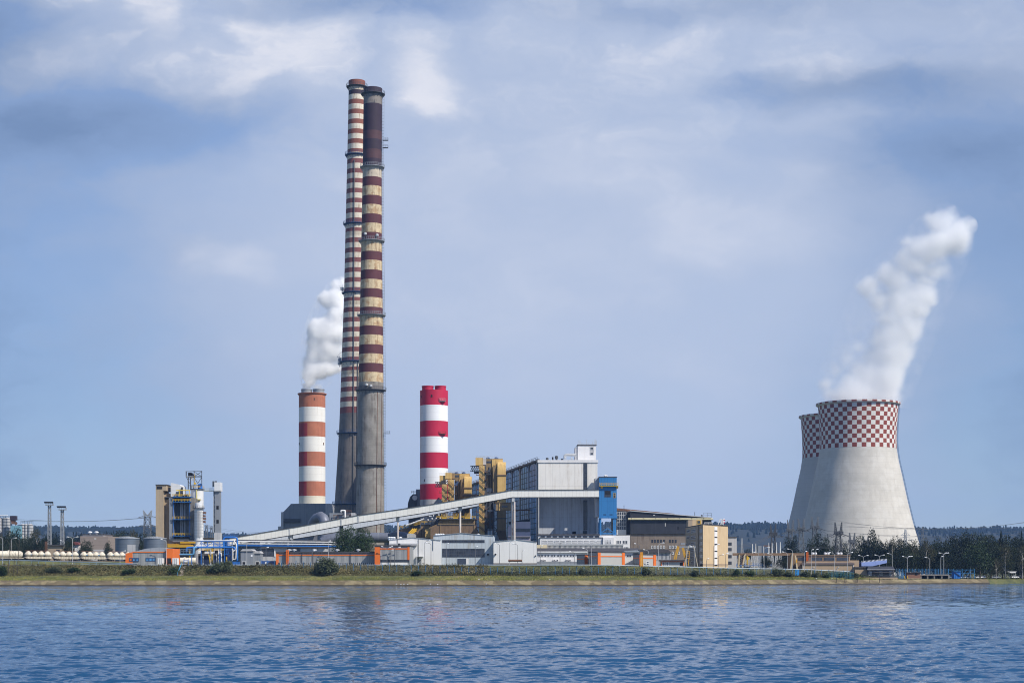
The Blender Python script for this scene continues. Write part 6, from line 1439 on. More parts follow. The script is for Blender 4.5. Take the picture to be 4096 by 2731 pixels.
for c in (3255, 3354): mb = MB(); p = P(c, 2267, Yg - .1); mb.bar(p + Vector((-.7, 0, -.9)), p, .22); mb.lathe(p.x, p.y - .2, [(.1, p.z - .2), (.32, p.z), (.1, p.z + .25)], 8); mb.build('wall_lamp', M_headw, t)
for c in (3211, 3412): MB().pbox(c, c + 1.6, 2258, None, Yg - .3, .29).build('downpipe', M_headw, t)
panel(t, Fr(3209, Yg, 3417, Yg), 3385, 3411, 2281, 2290, M_glass, 'window', .1)
t = gthing('sand_annex', 3440, Yg + 4, 'lower sand coloured annex between the sand hall and the dark roofed house', 'building')
MB().pbox(3420, 3470, 2270, None, Yg - 2, 8).build('wall', M_sand, t); MB().pbox(3418, 3472, 2266, 2270, Yg - 2.5, 9).build('roof', M_roofd, t); MB().pbox(3400.5, 3436, 2240, None, Yg + 8, 8).build('rear_wall', M_sand, t)
t = gthing('blue_canopy', 3500, 752, 'periwinkle blue wedge shaped canopy with studs along its top edge', 'canopy')
MB().pprof([(3446, 2263), (3446, 2249), (3548, 2239.5), (3548, 2250), (3490, 2263)], 752, 5).build('fascia', M_canopy, t); MB().pbox(3438, 3446, 2246, None, 753, 5).build('side', mat('navy_side', (.03, .045, .12)), t)
mb = MB()
for i in range(20): c = 3448 + i * 5.2; p = P(c, 2249 - (c - 3446) * .093, 752.6); mb.bar(p, p + Vector((-.1, 0, .75)), .22)
mb.build('stud', M_headw, t)
for c in (3500, 3546): MB().pbox(c, c + 1.2, 2262 if c < 3510 else 2250, None, 755, .2).build('post', M_steel, t)
t = gthing('gatehouse', 3525, 740, 'low gatehouse with a dark pitched roof and a porch under the blue canopy', 'house')
MB().pbox(3472, 3576, 2277, None, 738, 9).build('wall', mat('dark_grey_render', (.10, .095, .10)), t); MB().pprof([(3470, 2277), (3472, 2264), (3574, 2264), (3579, 2277)], 737, 11).build('roof', mat('slate_roof', (.075, .08, .10)), t); MB().pbox(3469, 3579, 2276, 2278, 736.6, .38).build('gutter', M_lsteel, t)
f = Fr(3472, 738, 3576, 738)
for a, c in ((3476, 3486), (3519, 3531), (3557, 3567)): win(t, f, a, c, 2285, 2299, 2, 1, frame=M_wframe, fw=.18)
MB().pprof([(3490, 2290), (3504, 2286), (3578, 2286), (3578, 2289)], 735.8, 2).build('porch_roof', M_roofd, t)
t = gthing('brick_hut', 3655, 747, 'small red brown brick hut with one dark hatch left of the concrete bays', 'hut')
MB().pbox(3628, 3682, 2290, None, 747, 6).build('wall', M_hutbrick, t); MB().pbox(3626, 3684, 2287.5, 2290, 746.5, 7).build('roof', M_roofd, t); panel(t, Fr(3628, 747, 3682, 747), 3660, 3670, 2291, 2299, M_dark, 'hatch', .12); MB().pbox(3628, 3682, 2311, None, 746.8, .19).build('plinth', M_sand, t)
t = gthing('concrete_bays', 3738, 748, 'row of four dark open concrete bays beside the brick hut', 'shed')
MB().pbox(3683, 3794, 2297, None, 751, 5).build('back_wall', M_conc2, t); MB().pbox(3682, 3795, 2296, 2301, 748, 4).build('roof_slab', M_conc, t)
for a, c in ((3685, 3708), (3714, 3734.5), (3742, 3764), (3771, 3793)): MB().pbox(a, c, 2301, 2318, 750.8, .19).build('bay', M_dark, t)
for a in (3682, 3708.5, 3735, 3765, 3793): MB().pbox(a, a + 5, 2301, None, 748.2, 2.5).build('pier', M_conc, t)
Yx = 760.
def fence_panels(name, label, a, c, top, base, Y, m, n, mesh=True):
    t = thing(name, P((a + c) / 2, base, Y), label, 'fence')
    mb = MB(); z0, z1 = Z(base, Y), Z(top, Y); x0_, x1_ = X(a, Y), X(c, Y)
    k = int((x1_ - x0_) / .55)
    for i in range(k + 1): x = x0_ + (x1_ - x0_) * i / k; mb.box(x - .05, x + .05, Y, Y + .05, z0, z1)
    for q in (0.08, .5, .95): mb.box(x0_, x1_, Y - .03, Y, z0 + (z1 - z0) * q, z0 + (z1 - z0) * q + .1)
    mb.build('mesh_panel', m, t)
    for i in range(n + 1): x = x0_ + (x1_ - x0_) * i / n; MB().box(x - .09, x + .09, Y - .12, Y - .031, z0 - .5, z1 + .35).build('post', m, t)
    return t
fence_panels('mesh_fence', 'long blue mesh fence above the concrete bays and brick hut', 3584, 3793, 2276, 2312, Yx, M_bfence, 16)
fence_panels('mesh_fence', 'teal blue mesh fence half hidden by bushes at the right end of the bank', 3315, 3412, 2288, 2315, 716, mat('teal_fence_paint', (.03, .16, .22)), 8)
t = gthing('lattice_gate', 3845, 762, 'blue lattice gate frame around the blue skip by the parked cars', 'gate')
mb = MB()
for c in (3794, 3812, 3848, 3880, 3897): mb.pbox(c, c + 2, 2274, None, 762, .25)
for r_ in (2277, 2290): mb.pbox(3794, 3899, r_, r_ + 1.6, 762, .2)
for c in (3812, 3848, 3865): mb.bar(P(c, 2306, 762), P(c + 18, 2278, 762), .2)
mb.build('frame', M_bfence, t)
t = gthing('blue_skip', 3829, 756, 'bright blue closed skip with a diagonal brace standing by the gate', 'skip')
MB().pbox(3816, 3843, 2285, None, 756, 4).build('body', mat('skip_blue', (.02, .14, .45), ribs=.8), t); MB().pbox(3815, 3844, 2283, 2285, 755.7, 4.6).build('lid', M_bfence, t); mb = MB(); mb.bar(P(3818, 2287, 755.8), P(3841, 2303, 755.8), .25); mb.build('brace', M_dframe, t)
t = gthing('white_awning', 4049, 790, 'small white pitched awning among the dark trees at the far right', 'awning')
MB().pprof([(4032, 2286), (4030, 2284), (4068, 2284), (4060, 2290), (4046, 2291)], 790, 4).build('cover', M_white, t)
for c in (4038, 4062): MB().pbox(c, c + 1, 2288, None, 791, .15).build('post', M_lsteel, t)
# pier rail at the water inlet
t = gthing('inlet_rail', 3530, 728, 'dark railing along a low concrete ledge below the gatehouse', 'railing')
mb = MB(); mb.rail([(X(3452, 728), 728, 3.2), (X(3590, 728), 728, 3.0)], 1.1, 1.6, .14); mb.build('rail', M_steel, t); MB().box(X(3452, 728), X(3590, 728), 727.8, 730, 1, 2.98).build('ledge', M_sand, t)
t = gthing('blue_sluice_frame', 3618, 735, 'blue sluice frame with two yellow levers left of the brick hut', 'frame')
mb = MB()
for c in (3604, 3614, 3622): mb.pbox(c, c + 1.6, 2288, None, 735, .2)
mb.pbox(3604, 3624, 2296, 2298, 735, .2); mb.build('frame', M_bfence, t)
for c in (3617, 3629): mb = MB(); mb.bar(P(c, 2302, 734), P(c + 3, 2314, 734), .35); mb.build('lever', M_rail, t)
t = gthing('blue_kiosk', 3188, 700, 'narrow bright blue cabinet frame on the bank below the brown gantry', 'cabinet')
mb = MB(); Yc_ = 700
mb.pbox(3182, 3185, 2280, 2300, Yc_, 1); mb.pbox(3188, 3191, 2280, 2300, Yc_, 1); mb.pbox(3182, 3191, 2279, 2282, Yc_ - .05, 1.1); mb.pbox(3182, 3191, 2291, 2293, Yc_ - .05, 1.1); mb.pbox(3193.5, 3196.5, 2278, 2299, Yc_ + .5, 1)
mb.build('frame', mat('sky_blue_paint', (.03, .27, .62)), t)
# parked cars
def make_car():
    t = thing('parked_car', (0, 0, 0), 'white parked car', 'car')
    mb = MB().prof([(-2.1, .35), (2.1, .35), (2.15, .75), (1.2, .95), (-1.9, .98), (-2.15, .7)], -.85, .85); mb.build('body', M_carw, t)
    mb = MB().hexa([(-1.75, -.78, .96), (1.0, -.78, .96), (1.0, .78, .96), (-1.75, .78, .96), (-1.3, -.62, 1.48), (.35, -.62, 1.48), (.35, .62, 1.48), (-1.3, .62, 1.48)]); mb.build('cabin', M_glass, t)
    MB().box(-1.28, .33, -.6, .6, 1.481, 1.52).build('roof', M_carw, t)
    for x in (-1.3, 1.3):
        for y in (-.86, .86): MB().tube([(x, y - .09, .32), (x, y + .09, .32)], .32, 14).build('wheel', M_wheel, t)
    return t
car0 = make_car()
CARS = [(3803, 772, 'white parked car left of the blue skip', 'w'), (3853, 774, 'white parked car right of the blue skip', 'w'), (3872, 776, 'silver parked car behind the blue gate frame', 's'), (3918, 780, 'white parked car at the foot of the big brownish tree', 'w'), (3936, 783, 'second white parked car just right of the big brownish tree trunk', 'w'), (3985, 786, 'silver parked car between two birch trunks', 's'), (4058, 795, 'white parked car under the white awning', 'w'), (4085, 797, 'dark parked car nearest the right edge', 'd')]
for i, (px, Y, lab, k) in enumerate(CARS):
    c = car0 if i == 0 else copy_tree(car0)
    x = X(px, Y); c.location = (x, Y, GZ(x, Y)); c.rotation_euler.z = (.1, .4, -.3, .2, 1.2, -.2, .3, .9)[i]
    c['label'] = lab; c['group'] = 'cars parked under the trees'
    if k != 'w':
        for ch in c.children:
            if ch.name.split('.')[0] in ('body', 'roof'):
                ch.data = ch.data.copy(); ch.data.materials[0] = M_carr if k == 's' else M_card

# ---------------------------------------------------------------- cranes and gantries
Yj = 742.
t = gthing('gantry_crane', 3070, Yj, 'long brown gantry beam on raking legs with a yellow hanging cab', 'crane')
MB().pbox(2932, 3216, 2211, 2221, Yj, 1.6).build('beam', mat('brown_beam_paint', (.22, .14, .085), var=.15, seam=8), t)
for p, q in (((3170, 2211), (3163, 2277)), ((3181, 2220), (3189, 2277)), ((2958, 2213), (2955, 2268)), ((2980, 2214), (2970, 2268))): mb = MB(); mb.bar(P(*p, Yj - .4), P(*q, Yj - .4), .75); mb.build('leg', mat('pale_leg_paint', (.52, .42, .27)), t)
mb = MB(); mb.pbox(2958, 2981, 2212, 2214, Yj - 1, .5); mb.pbox(2959, 2977, 2256, 2258, Yj - 1, .5); mb.lattice(P(2962, 2258, Yj + 2), P(2962, 2222, Yj + 2), 2.2, 2.2, 4, .12); mb.build('cross_frame', M_rust, t)
mb = MB(); mb.pbox(2987, 2991, 2222, 2258, Yj, .8); mb.pbox(2985, 2997, 2226, 2238, Yj + .2, 2); mb.pbox(2987, 3006, 2256, 2258.5, Yj, 2); mb.rail([P(2991, 2256, Yj), P(3005, 2256, Yj)], 1.2, 1, .14); mb.build('cab', M_rail, t)
MB().pbox(3184, 3189, 2236, 2250, Yj - .8, 1).build('cable_drum', mat('amber_box', (.65, .33, .03)), t)
Yi2 = 725.
t = gthing('yard_crane', 2740, Yi2, 'yellow yard crane with slanted legs and a barred cab in front of the brick hall', 'crane')
mb = MB(); mb.pbox(2716, 2784, 2183, 2190, Yi2, 1.2); mb.pbox(2723, 2741, 2170, 2178, Yi2 + .1, 1.6); mb.build('beam', M_grey, t)
for p, q in (((2711, 2183), (2696, 2236)), ((2716, 2184), (2703, 2236)), ((2729, 2190), (2738, 2228)), ((2733, 2190), (2744, 2230))): mb = MB(); mb.bar(P(*p, Yi2 - .3), P(*q, Yi2 - .3), .6); mb.build('leg', mat('worn_crane_yellow', (.52, .28, .03), var=.2), t)
for p, q in (((2755, 2182), (2737, 2264)), ((2774, 2180), (2791, 2265))): mb = MB(); mb.bar(P(*p, Yi2 - .8), P(*q, Yi2 - .8), .36); mb.build('leg', mat('cream_leg_paint', (.45, .4, .31)), t)
mb = MB()
for c in (2738, 2746, 2757): mb.bar(P(c, 2204, Yi2), P(c, 2232, Yi2), .3)
for r_ in (2204, 2213, 2222, 2231): mb.bar(P(2738, r_, Yi2), P(2758, r_, Yi2), .26)
mb.bar(P(2740, 2232, Yi2), P(2744, 2262, Yi2), .4); mb.bar(P(2756, 2232, Yi2), P(2753, 2262, Yi2), .4); mb.build('cab', MATS['worn_crane_yellow'], t)
# ---------------------------------------------------------------- masts, pylons, switchyard, cables
def horn_tower(a, c, top, arm, Y, lab, m=M_pylon, spread=5, base=1.5):
    px = (a + c) / 2; x = X(px, Y); t = thing('switchyard_tower', (x, Y, GZ(x, Y)), lab, 'pylon', 'twin horned switchyard towers')
    z_a = Z(arm, Y); w = X(c, Y) - X(a, Y)
    MB().lattice((x, Y, GZ(x, Y) - .6), (x, Y, z_a), w * base, w * .55, 7, .16).build('body', m, t)
    for cx_ in (a, c):
        MB().lattice((X(px + (cx_ - px) * .72, Y), Y, z_a), P(cx_, top, Y), w * .34, .35, 5, .13).build('horn', m, t)
    MB().lattice((X(a - spread, Y), Y, z_a), (X(c + spread, Y), Y, z_a), 1.5, 1.5, 6, .14).build('crossarm', m, t)
    mb = MB()
    for o in (-1, 0, 1):
        p = Vector((x + o * w * .6, Y, z_a - .8)); mb.tube([p, p + Vector((-4.2, -2, -1.7))], .17, 6); mb.tube([p, p + Vector((4.2, 2, -1.3))], .17, 6)
    mb.build('insulator', M_steel, t)
horn_tower(3082, 3103, 2096, 2134, 930, 'twin horned tower just right of the dark blue hills', M_steel)
horn_tower(3150, 3173, 2079, 2120, 1060, 'twin horned tower before the left edge of the rear cooling tower')
horn_tower(3193, 3216, 2074, 2113, 1040, 'twin horned tower where the two cooling towers overlap')
horn_tower(3247, 3272, 2067, 2106, 1020, 'tallest twin horned tower, before the nearer cooling tower')
horn_tower(3340, 3367, 2088, 2130, 880, 'dark twin horned tower standing alone before the middle of the nearer cooling tower', M_steel)
horn_tower(3398, 3419, 2131, 2164, 880, 'lower twin horned tower with a wide lattice foot right of the lone dark one', base=2.0)
horn_tower(3453, 3473, 2144, 2176, 900, 'small twin horned tower half behind the broadleaf trees')
def pylon(px, top, Y, lab, arms, w0, w1, m=M_pylon):
    x = X(px, Y); t = thing('pylon', (x, Y, GZ(x, Y)), lab, 'pylon', 'lattice pylons')
    MB().lattice((x, Y, GZ(x, Y) - .6), P(px, top, Y), w0, w1, 9, .17).build('body', m, t)
    for r_, hw in arms:
        z = Z(r_, Y); mb = MB(); mb.bar((x - hw, Y, z), (x + hw, Y, z), .3); mb.bar((x - hw, Y, z), (x, Y, z + 1.8), .24); mb.bar((x + hw, Y, z), (x, Y, z + 1.8), .24); mb.build('crossarm', m, t)
    return t
pylon(3622, 2116, 900, 'slim lattice pylon before the right foot of the nearer cooling tower', [(2140, 2.5), (2158, 4.5)], 4.0, .6, M_lsteel)
pylon(3690, 2107, 2200, 'faint distant pylon on the hills right of the cooling towers', [(2114, 6), (2126, 8), (2140, 7)], 8, 1.5)
t = pylon(590, 2066, 1000, 'lattice pylon with a forked top left of the concrete silo plant', [(2069, 5.8), (2104, 5.8)], 6.0, 3.4)
for s_ in (-1, 1): MB().lattice(P(590 + s_ * 6, 2066, 1000), P(590 + s_ * 16.5, 2041, 1000), 2.2, .4, 4, .13).build('horn', M_gsteel, t)
for px, tp, lab in ((826, 2098, 'left one of two distant pylons between the slim silo and lift tower'), (846, 2106, 'right one of two distant pylons between the slim silo and lift tower')): pylon(px, tp, 1700, lab, [(tp + 6, 7), (tp + 16, 7)], 7, 1.5)
def spike(px, top, Y, lab, lat=True):
    x = X(px, Y); t = thing('lightning_mast', (x, Y, GZ(x, Y)), lab, 'mast', 'white switchyard masts')
    z1 = Z(top, Y); g_ = GZ(x, Y); zm = g_ + (z1 - g_) * .62
    MB().lattice((x, Y, g_ - .6), (x, Y, zm), 2.3, .7, 7, .13).build('lattice', M_lsteel, t)
    MB().tube([(x, Y, zm), (x, Y, z1)], [.32, .14], 8).build('spike', M_wpipe, t)
for px, tp, nm in ((3010, 2174, 'first'), (3023, 2173, 'second'), (3075, 2170, 'third'), (3088, 2169, 'fourth'), (3106, 2168, 'fifth'), (3121, 2167, 'sixth')): spike(px, tp, 810, f'{nm} white lattice mast from the left behind the long brown gantry')
for px, tp, lab in ((2929, 2155, 'pointed lattice mast right in front of the light grey panel block'), (2968, 2152, 'pointed lattice mast standing against the dark blue hills by the panel block')):
    x = X(px, 815); t = thing('lattice_mast', (x, 815, GZ(x, 815)), lab, 'mast'); MB().lattice((x, 815, GZ(x, 815) - .6), P(px, tp, 815), 2.2, .3, 9, .14).build('lattice', M_gsteel if px > 2940 else M_steel, t)
    mb = MB(); mb.bar(P(px, tp, 815), P(px, tp - 22, 815), .1); mb.build('rod', M_steel, t)
t = gthing('switchgear', 2985, 830, 'tangle of pale steel switchgear frames left of the yellow hanging cab', 'switchgear')
rr = random.Random(5)
for i in range(14):
    c = 2915 + i * 9; mb = MB().lattice(P(c, 2266, 828 + i % 3 * 4), P(c, 2226 + rr.uniform(-8, 12), 828 + i % 3 * 4), 1.2, .6, 4, .1); mb.build('frame', M_lsteel, t)
mb = MB(); mb.rail([P(2946, 2266, 800), P(3085, 2266, 800)], 1.6, 2, .2); mb.build('blue_rail', M_bpipe, t)
t = gthing('grey_portal', 3060, 850, 'grey boxy steel portal between the white masts', 'portal')
MB().pbox(3031, 3046, 2182, None, 850, 4).build('casing', M_grey, t); MB().pbox(3053, 3056, 2182, None, 850, .6).build('post', M_lsteel, t); MB().pbox(3054, 3080, 2180, 2184, 850, .6).build('beam', M_rust, t)
def cable(a, b_, sag, r=.075):
    a, b_ = Vector(a), Vector(b_); pts = []
    for i in range(17):
        t_ = i / 16; p = a + (b_ - a) * t_; p.z -= sag * 4 * t_ * (1 - t_); pts.append(p)
    return MB().tube(pts, r, 4)
CG = 'overhead power cables'
n_ = 0
def wires(lst, label):
    for a, b_, sag, *r in lst:
        cable(a, b_, sag, *(r or [.075])).build('power_cable', M_steel, loc=a, label=label, cat='cable', group=label)
wires([(P(118, 2078, 1000), P(585, 2069, 1000), 1.5), (P(60, 2080, 1000), P(580, 2071, 1000), 1.5), (P(160, 2110, 1000), P(585, 2104, 1000), 1.2), (P(40, 2073, 1010), P(580, 2069, 1010), 2.0)], 'dark overhead cable strung left from the forked pylon')
wires([(P(880, 2112, 1500), P(1130, 2124, 1500), 2.0), (P(880, 2118, 1500), P(1130, 2127, 1500), 2.2), (P(880, 2127, 1500), P(1130, 2136, 1500), 2.2)], 'faint overhead cable between the lift tower and fan house')
wires([(P(2920, 2180, 830), P(3090, 2135, 930), 2.5, .11), (P(2925, 2182, 830), P(3095, 2135, 930), 3.0, .11), (P(2918, 2176, 830), P(3085, 2134, 930), 2.2, .09), (P(2912, 2113, 1100), P(3150, 2112, 1060), .8), (P(2912, 2146, 1050), P(3150, 2144, 1060), .8), (P(3105, 2135, 930), P(3190, 2148, 900), .8, .1), (P(3108, 2136, 930), P(3195, 2151, 900), .8, .1)], 'dark overhead cable left of the cooling towers')
wires([(P(3150, 2122, 1060), P(3190, 2115, 1040), 1.2, .11), (P(3176, 2122, 1060), P(3247, 2108, 1020), 1.6, .11), (P(3193, 2116, 1040), P(3250, 2108, 1020), 1.6, .11), (P(3216, 2116, 1040), P(3340, 2132, 880), 2, .09), (P(3272, 2108, 1020), P(3372, 2120, 880), 1.5, .09), (P(3272, 2110, 1020), P(3398, 2166, 880), 1.5), (P(3367, 2133, 880), P(3450, 2140, 900), 1.0, .1), (P(3210, 2185, 850), P(3450, 2162, 850), 1.5), (P(3210, 2190, 850), P(3450, 2168, 850), 1.5), (P(3150, 2150, 1060), P(3340, 2135, 880), 2), (P(3110, 2168, 930), P(3300, 2150, 900), 2)], 'dark overhead cable crossing in front of the cooling towers')
wires([(P(3272, 2068, 1020), P(4150, 2078, 1100), 7), (P(3272, 2090, 1020), P(4150, 2082, 1100), 5), (P(3367, 2089, 880), P(4150, 2080, 1100), 4.5), (P(3367, 2106, 880), P(4150, 2108, 1100), 1.0), (P(3367, 2128, 880), P(4150, 2112, 1100), 3.5), (P(3419, 2132, 880), P(4150, 2126, 1100), 3.5), (P(3622, 2140, 900), P(4150, 2118, 1100), 3), (P(3622, 2158, 900), P(4150, 2130, 1100), 3), (P(3660, 2155, 900), P(4150, 2122, 1100), 2.4)], 'long sagging overhead cable running off to the right over the dark wood')

# ---------------------------------------------------------------- street lamps
LAMPG = 'street lamps along the bank road'
def lamp(px, top, Y, lab, kind='r', m=M_pole, arm=1.6, base_r=.14):
    x = X(px, Y); g_ = GZ(x, Y); zt_ = Z(top, Y)
    t = thing('street_lamp', (x, Y, g_), lab, 'street lamp', LAMPG)
    MB().tube([(x, Y, g_ - .4), (x, Y, zt_ - .6)], [base_r, base_r * .62], 8).build('pole', m, t)
    hd = {'r': [1], 'l': [-1], 'd': [1, -1], 'v': [0], 't': [1, -1, .35]}[kind]
    for s_ in hd:
        a = arm * abs(s_) if s_ else .3; sg = 1 if s_ >= 0 else -1
        pts = [(x, Y, zt_ - .7), (x + sg * a * .35, Y, zt_ - .15), (x + sg * a, Y, zt_ + .12)]
        MB().tube(pts, .075, 6).build('arm', m, t)
        hx_ = x + sg * a
        mb = MB(); mb.tube([(hx_ - sg * .12, Y, zt_ + .08), (hx_ + sg * .2, Y, zt_ + .14), (hx_ + sg * .75, Y, zt_ + .22), (hx_ + sg * .95, Y, zt_ + .2)], [.08, .18, .2, .06], 10); mb.build('lamp_head', M_headw, t, smooth=60)
LL = [(11, 2148, 690, 'grey lamp cut close to the left edge of the view', 'l', M_pole), (45, 2152, 745, 'curved arm lamp behind the cream tank wagon', 'r', M_pole), (290, 2148, 690, 'pale two armed lamp in front of the hopper wagons', 'd', M_pole),
      (258, 2162, 860, 'single lamp by the foot of the shorter floodlight mast', 'l', M_pole), (480, 2204, 700, 'short lamp above the last hopper wagons', 'r', M_pole), (665, 2158, 686, 'pale lamp before the tall orange end of the left workshop', 'l', M_pole), (987, 2166, 682, 'straight pale lamp left of the dark gridded window', 'v', M_pole), (1313, 2164, 680, 'straight pale lamp rising behind the willow on the bank', 'v', M_pole),
      (1064, 2190, 700, 'thin lamp above the blue container', 'v', M_pole2), (1250, 2203, 679, 'thin black post lamp on the long workshop front', 'v', M_pole2), (1407, 2168, 745, 'lamp showing over the round tree', 'v', M_pole),
      (1548, 2187, 678, 'two armed dark lamp left of two in front of the tall workshop block', 'd', M_pole2), (1579, 2189, 678, 'two armed dark lamp right of two in front of the tall workshop block', 'd', M_pole2), (1563, 2200, 679, 'dark post between the two armed lamps', 'v', M_pole2),
      (1699, 2163, 690, 'single lamp before the plain pale hall', 'r', M_pole2), (1724, 2171, 690, 'curved arm lamp at the right end of the plain pale hall', 'l', M_pole2), (1785, 2175, 690, 'dark lamp before the left part of the window bands', 'v', M_pole2), (1901, 2187, 690, 'dark lamp before the right part of the window bands', 'v', M_pole2),
      (1998, 2173, 690, 'dark lamp at the left of the blank white hall', 'l', M_pole2), (2039, 2163, 690, 'pale tall lamp in the middle of the blank white hall', 'r', M_pole), (2071, 2175, 690, 'curved lamp right of the middle of the blank white hall', 'l', M_pole2), (2088, 2201, 690, 'short dark globe lamp by the rusty pipe', 'v', M_pole2),
      (2161, 2184, 690, 'dark lamp left of the wall air conditioners', 'v', M_pole2), (2240, 2168, 690, 'tall dark lamp with a twin head before the low white office', 'd', M_pole2), (2365, 2168, 678, 'tall pale lamp left of the largest orange framed unit', 'r', M_pole),
      (2298, 2206, 735, 'slanted arm lamp over the small louvred unit', 'l', M_pole2), (2350, 2193, 735, 'slanted arm lamp above the low office roof end', 'l', M_pole), (2558, 2175, 720, 'curved arm lamp behind the unit with the orange ladder', 'l', M_pole2), (2594, 2199, 725, 'small curved lamp before the narrow window wall', 'l', M_pole), (2634, 2172, 680, 'tall pale lamp before the brick hall', 'r', M_pole),
      (2746, 2188, 700, 'slim lamp before the shaded side of the beige office', 'r', M_pole), (2779, 2184, 700, 'slim lamp by the near corner of the beige office', 'l', M_pole),
      (2855, 2178, 700, 'tall lamp before the beige office window strip', 'r', M_pole2), (2873, 2219, 705, 'curved lamp right of the beige office window strip', 'r', M_pole2), (2826, 2235, 705, 'short lamp at the foot of the beige office', 'v', M_pole2), (2903, 2214, 705, 'thin pole lamp at the right end of the beige office', 'v', M_pole2),
      (3056, 2189, 712, 'tall thick pale post lamp at the middle of the brown gantry', 'r', M_pole), (3035, 2209, 715, 'lamp with a drooping arm under the brown gantry', 'l', M_pole), (3091, 2215, 715, 'pale lamp post right of the tall thick one', 'l', M_pole), (3149, 2208, 720, 'thin pale lamp left of the gantry leg', 'l', M_pole), (3170, 2196, 716, 'lamp beside the raking gantry legs', 'l', M_pole),
      (3218, 2206, 716, 'white lamp left of the sand hall ladder', 'v', M_pole), (3245, 2199, 716, 'pale lamp before the second window of the sand hall', 'v', M_pole), (3263, 2197, 716, 'pale lamp before the third roof vent of the sand hall', 'v', M_pole),
      (3337, 2210, 735, 'curved arm lamp over the middle of the sand hall', 'l', M_pole), (3390, 2210, 735, 'curved arm lamp over the right end of the sand hall', 'r', M_pole),
      (3453, 2222, 775, 'two armed lamp left of the blue canopy', 'd', M_pole), (3518, 2220, 775, 'two armed lamp rising over the blue canopy', 'd', M_pole), (3569, 2214, 770, 'single arm lamp right of the blue canopy', 'l', M_pole), (3629, 2226, 755, 'three headed lamp behind the brick hut', 't', M_pole), (3719, 2229, 770, 'single arm lamp leaning out of the trees over the concrete bays', 'l', M_pole),
      (3763, 2226, 760, 'slender lamp left of the tall three headed one', 'v', M_pole), (3775, 2212, 757, 'tall three headed lamp over the concrete bays', 't', M_pole), (3883, 2230, 775, 'lamp standing by the white sign boards near the cars', 'l', M_pole)]
for px, tp, Y, lab, k, m in LL: lamp(px, tp, Y, lab, k, m)

# ---------------------------------------------------------------- tank wagons on the siding
HD = math.radians(50); du = Vector((math.cos(HD), math.sin(HD), 0))
q0 = Vector((X(96, 712), 712, 0))
tb = MB(); a = q0 - du * 60; b_ = q0 + du * 95; nn = Vector((-du.y, du.x, 0))
tb.prof([(0, 0), (1, 0), (1, 1), (0, 1)], 0, 1) if False else None
vs = [a - nn * 7, b_ - nn * 7, b_ - nn * 2.6, a - nn * 2.6, b_ + nn * 8, a + nn * 8]
zz_ = [8.0, 8.0, 10.35, 10.35, 10.35, 10.35]
MB().add([(v[0], v[1], z) for v, z in zip(vs, zz_)], [(0, 1, 2, 3), (3, 2, 4, 5)]).build('railway_bank', gm, loc=(0, 0, 0), kind='structure')
t = thing('railway_track', q0 + Vector((0, 0, 10.36)), 'single railway track under the cream wagons', 'track')
mb = MB()
for o in (-.72, .72): w = nn * o; mb.bar(a + w + Vector((0, 0, 10.5)), b_ + w + Vector((0, 0, 10.5)), .14)
mb.build('rail', M_rust, t)
mb = MB()
for i in range(90): p = a + (b_ - a) * (i / 90) + Vector((0, 0, 10.39)); mb.bar(p - nn * 1.25, p + nn * 1.25, .18)
mb.build('sleeper', M_conc2, t)
def bogies(t, L):
    for sx in (-1, 1):
        cx_ = sx * (L / 2 - 2.2)
        for w in (-.9, .9):
            for s_ in (-.75, .75): MB().tube([(cx_ + w, s_ - .07, .46), (cx_ + w, s_ + .07, .46)], .46, 16).build('wheel', M_wheel, t)
        MB().box(cx_ - 1.4, cx_ + 1.4, -.9, .9, .42, .8).build('bogie', M_wheel, t)
    for sx in (-1, 1): mb = MB(); mb.tube([(sx * L / 2, .85, 1.05), (sx * (L / 2 + .5), .85, 1.05)], .22, 10); mb.tube([(sx * L / 2, -.85, 1.05), (sx * (L / 2 + .5), -.85, 1.05)], .22, 10); mb.build('buffer', M_wheel, t)
def hopper_wagon():
    t = thing('hopper_wagon', (0, 0, 0), 'wagon', 'tank wagon', 'cream tank wagons on the siding'); L = 13.6
    MB().prof([(-6.8, 1.0), (-5.4, .75), (5.4, .75), (6.8, 1.0), (6.2, 1.75), (-6.2, 1.75)], -1.25, 1.25).build('chassis', M_chassis, t)
    mb = MB()
    for i in range(9): x = -5.6 + i * 1.4; mb.box(x - .09, x + .09, -1.32, 1.32, .78, 1.8)
    mb.build('chassis_rib', M_vessel, t)
    for i in range(4):
        x = -4.95 + i * 3.3
        ve = MB().lathe(x, 0, [(.35, 1.45), (.8, 1.75), (1.55, 2.35), (1.62, 2.5), (1.62, 2.95), (1.55, 3.1), (.75, 4.0), (.62, 4.05), (.6, 4.2), (.1, 4.28)], 24).build('vessel', M_vessel, t, smooth=45)
        if i in (0, 2): MB().box(x + .15, x + 1.05, -1.665, -1.6, 2.5, 2.78).build('plate', M_bfence, ve)
    mb = MB(); mb.box(-6.2, 6.2, -.22, .22, 4.22, 4.3); mb.rail([(-6.2, .25, 4.25), (6.2, .25, 4.25)], .25, 1.6, .06); mb.build('roof_walk', M_rust, t)
    bogies(t, L); return t
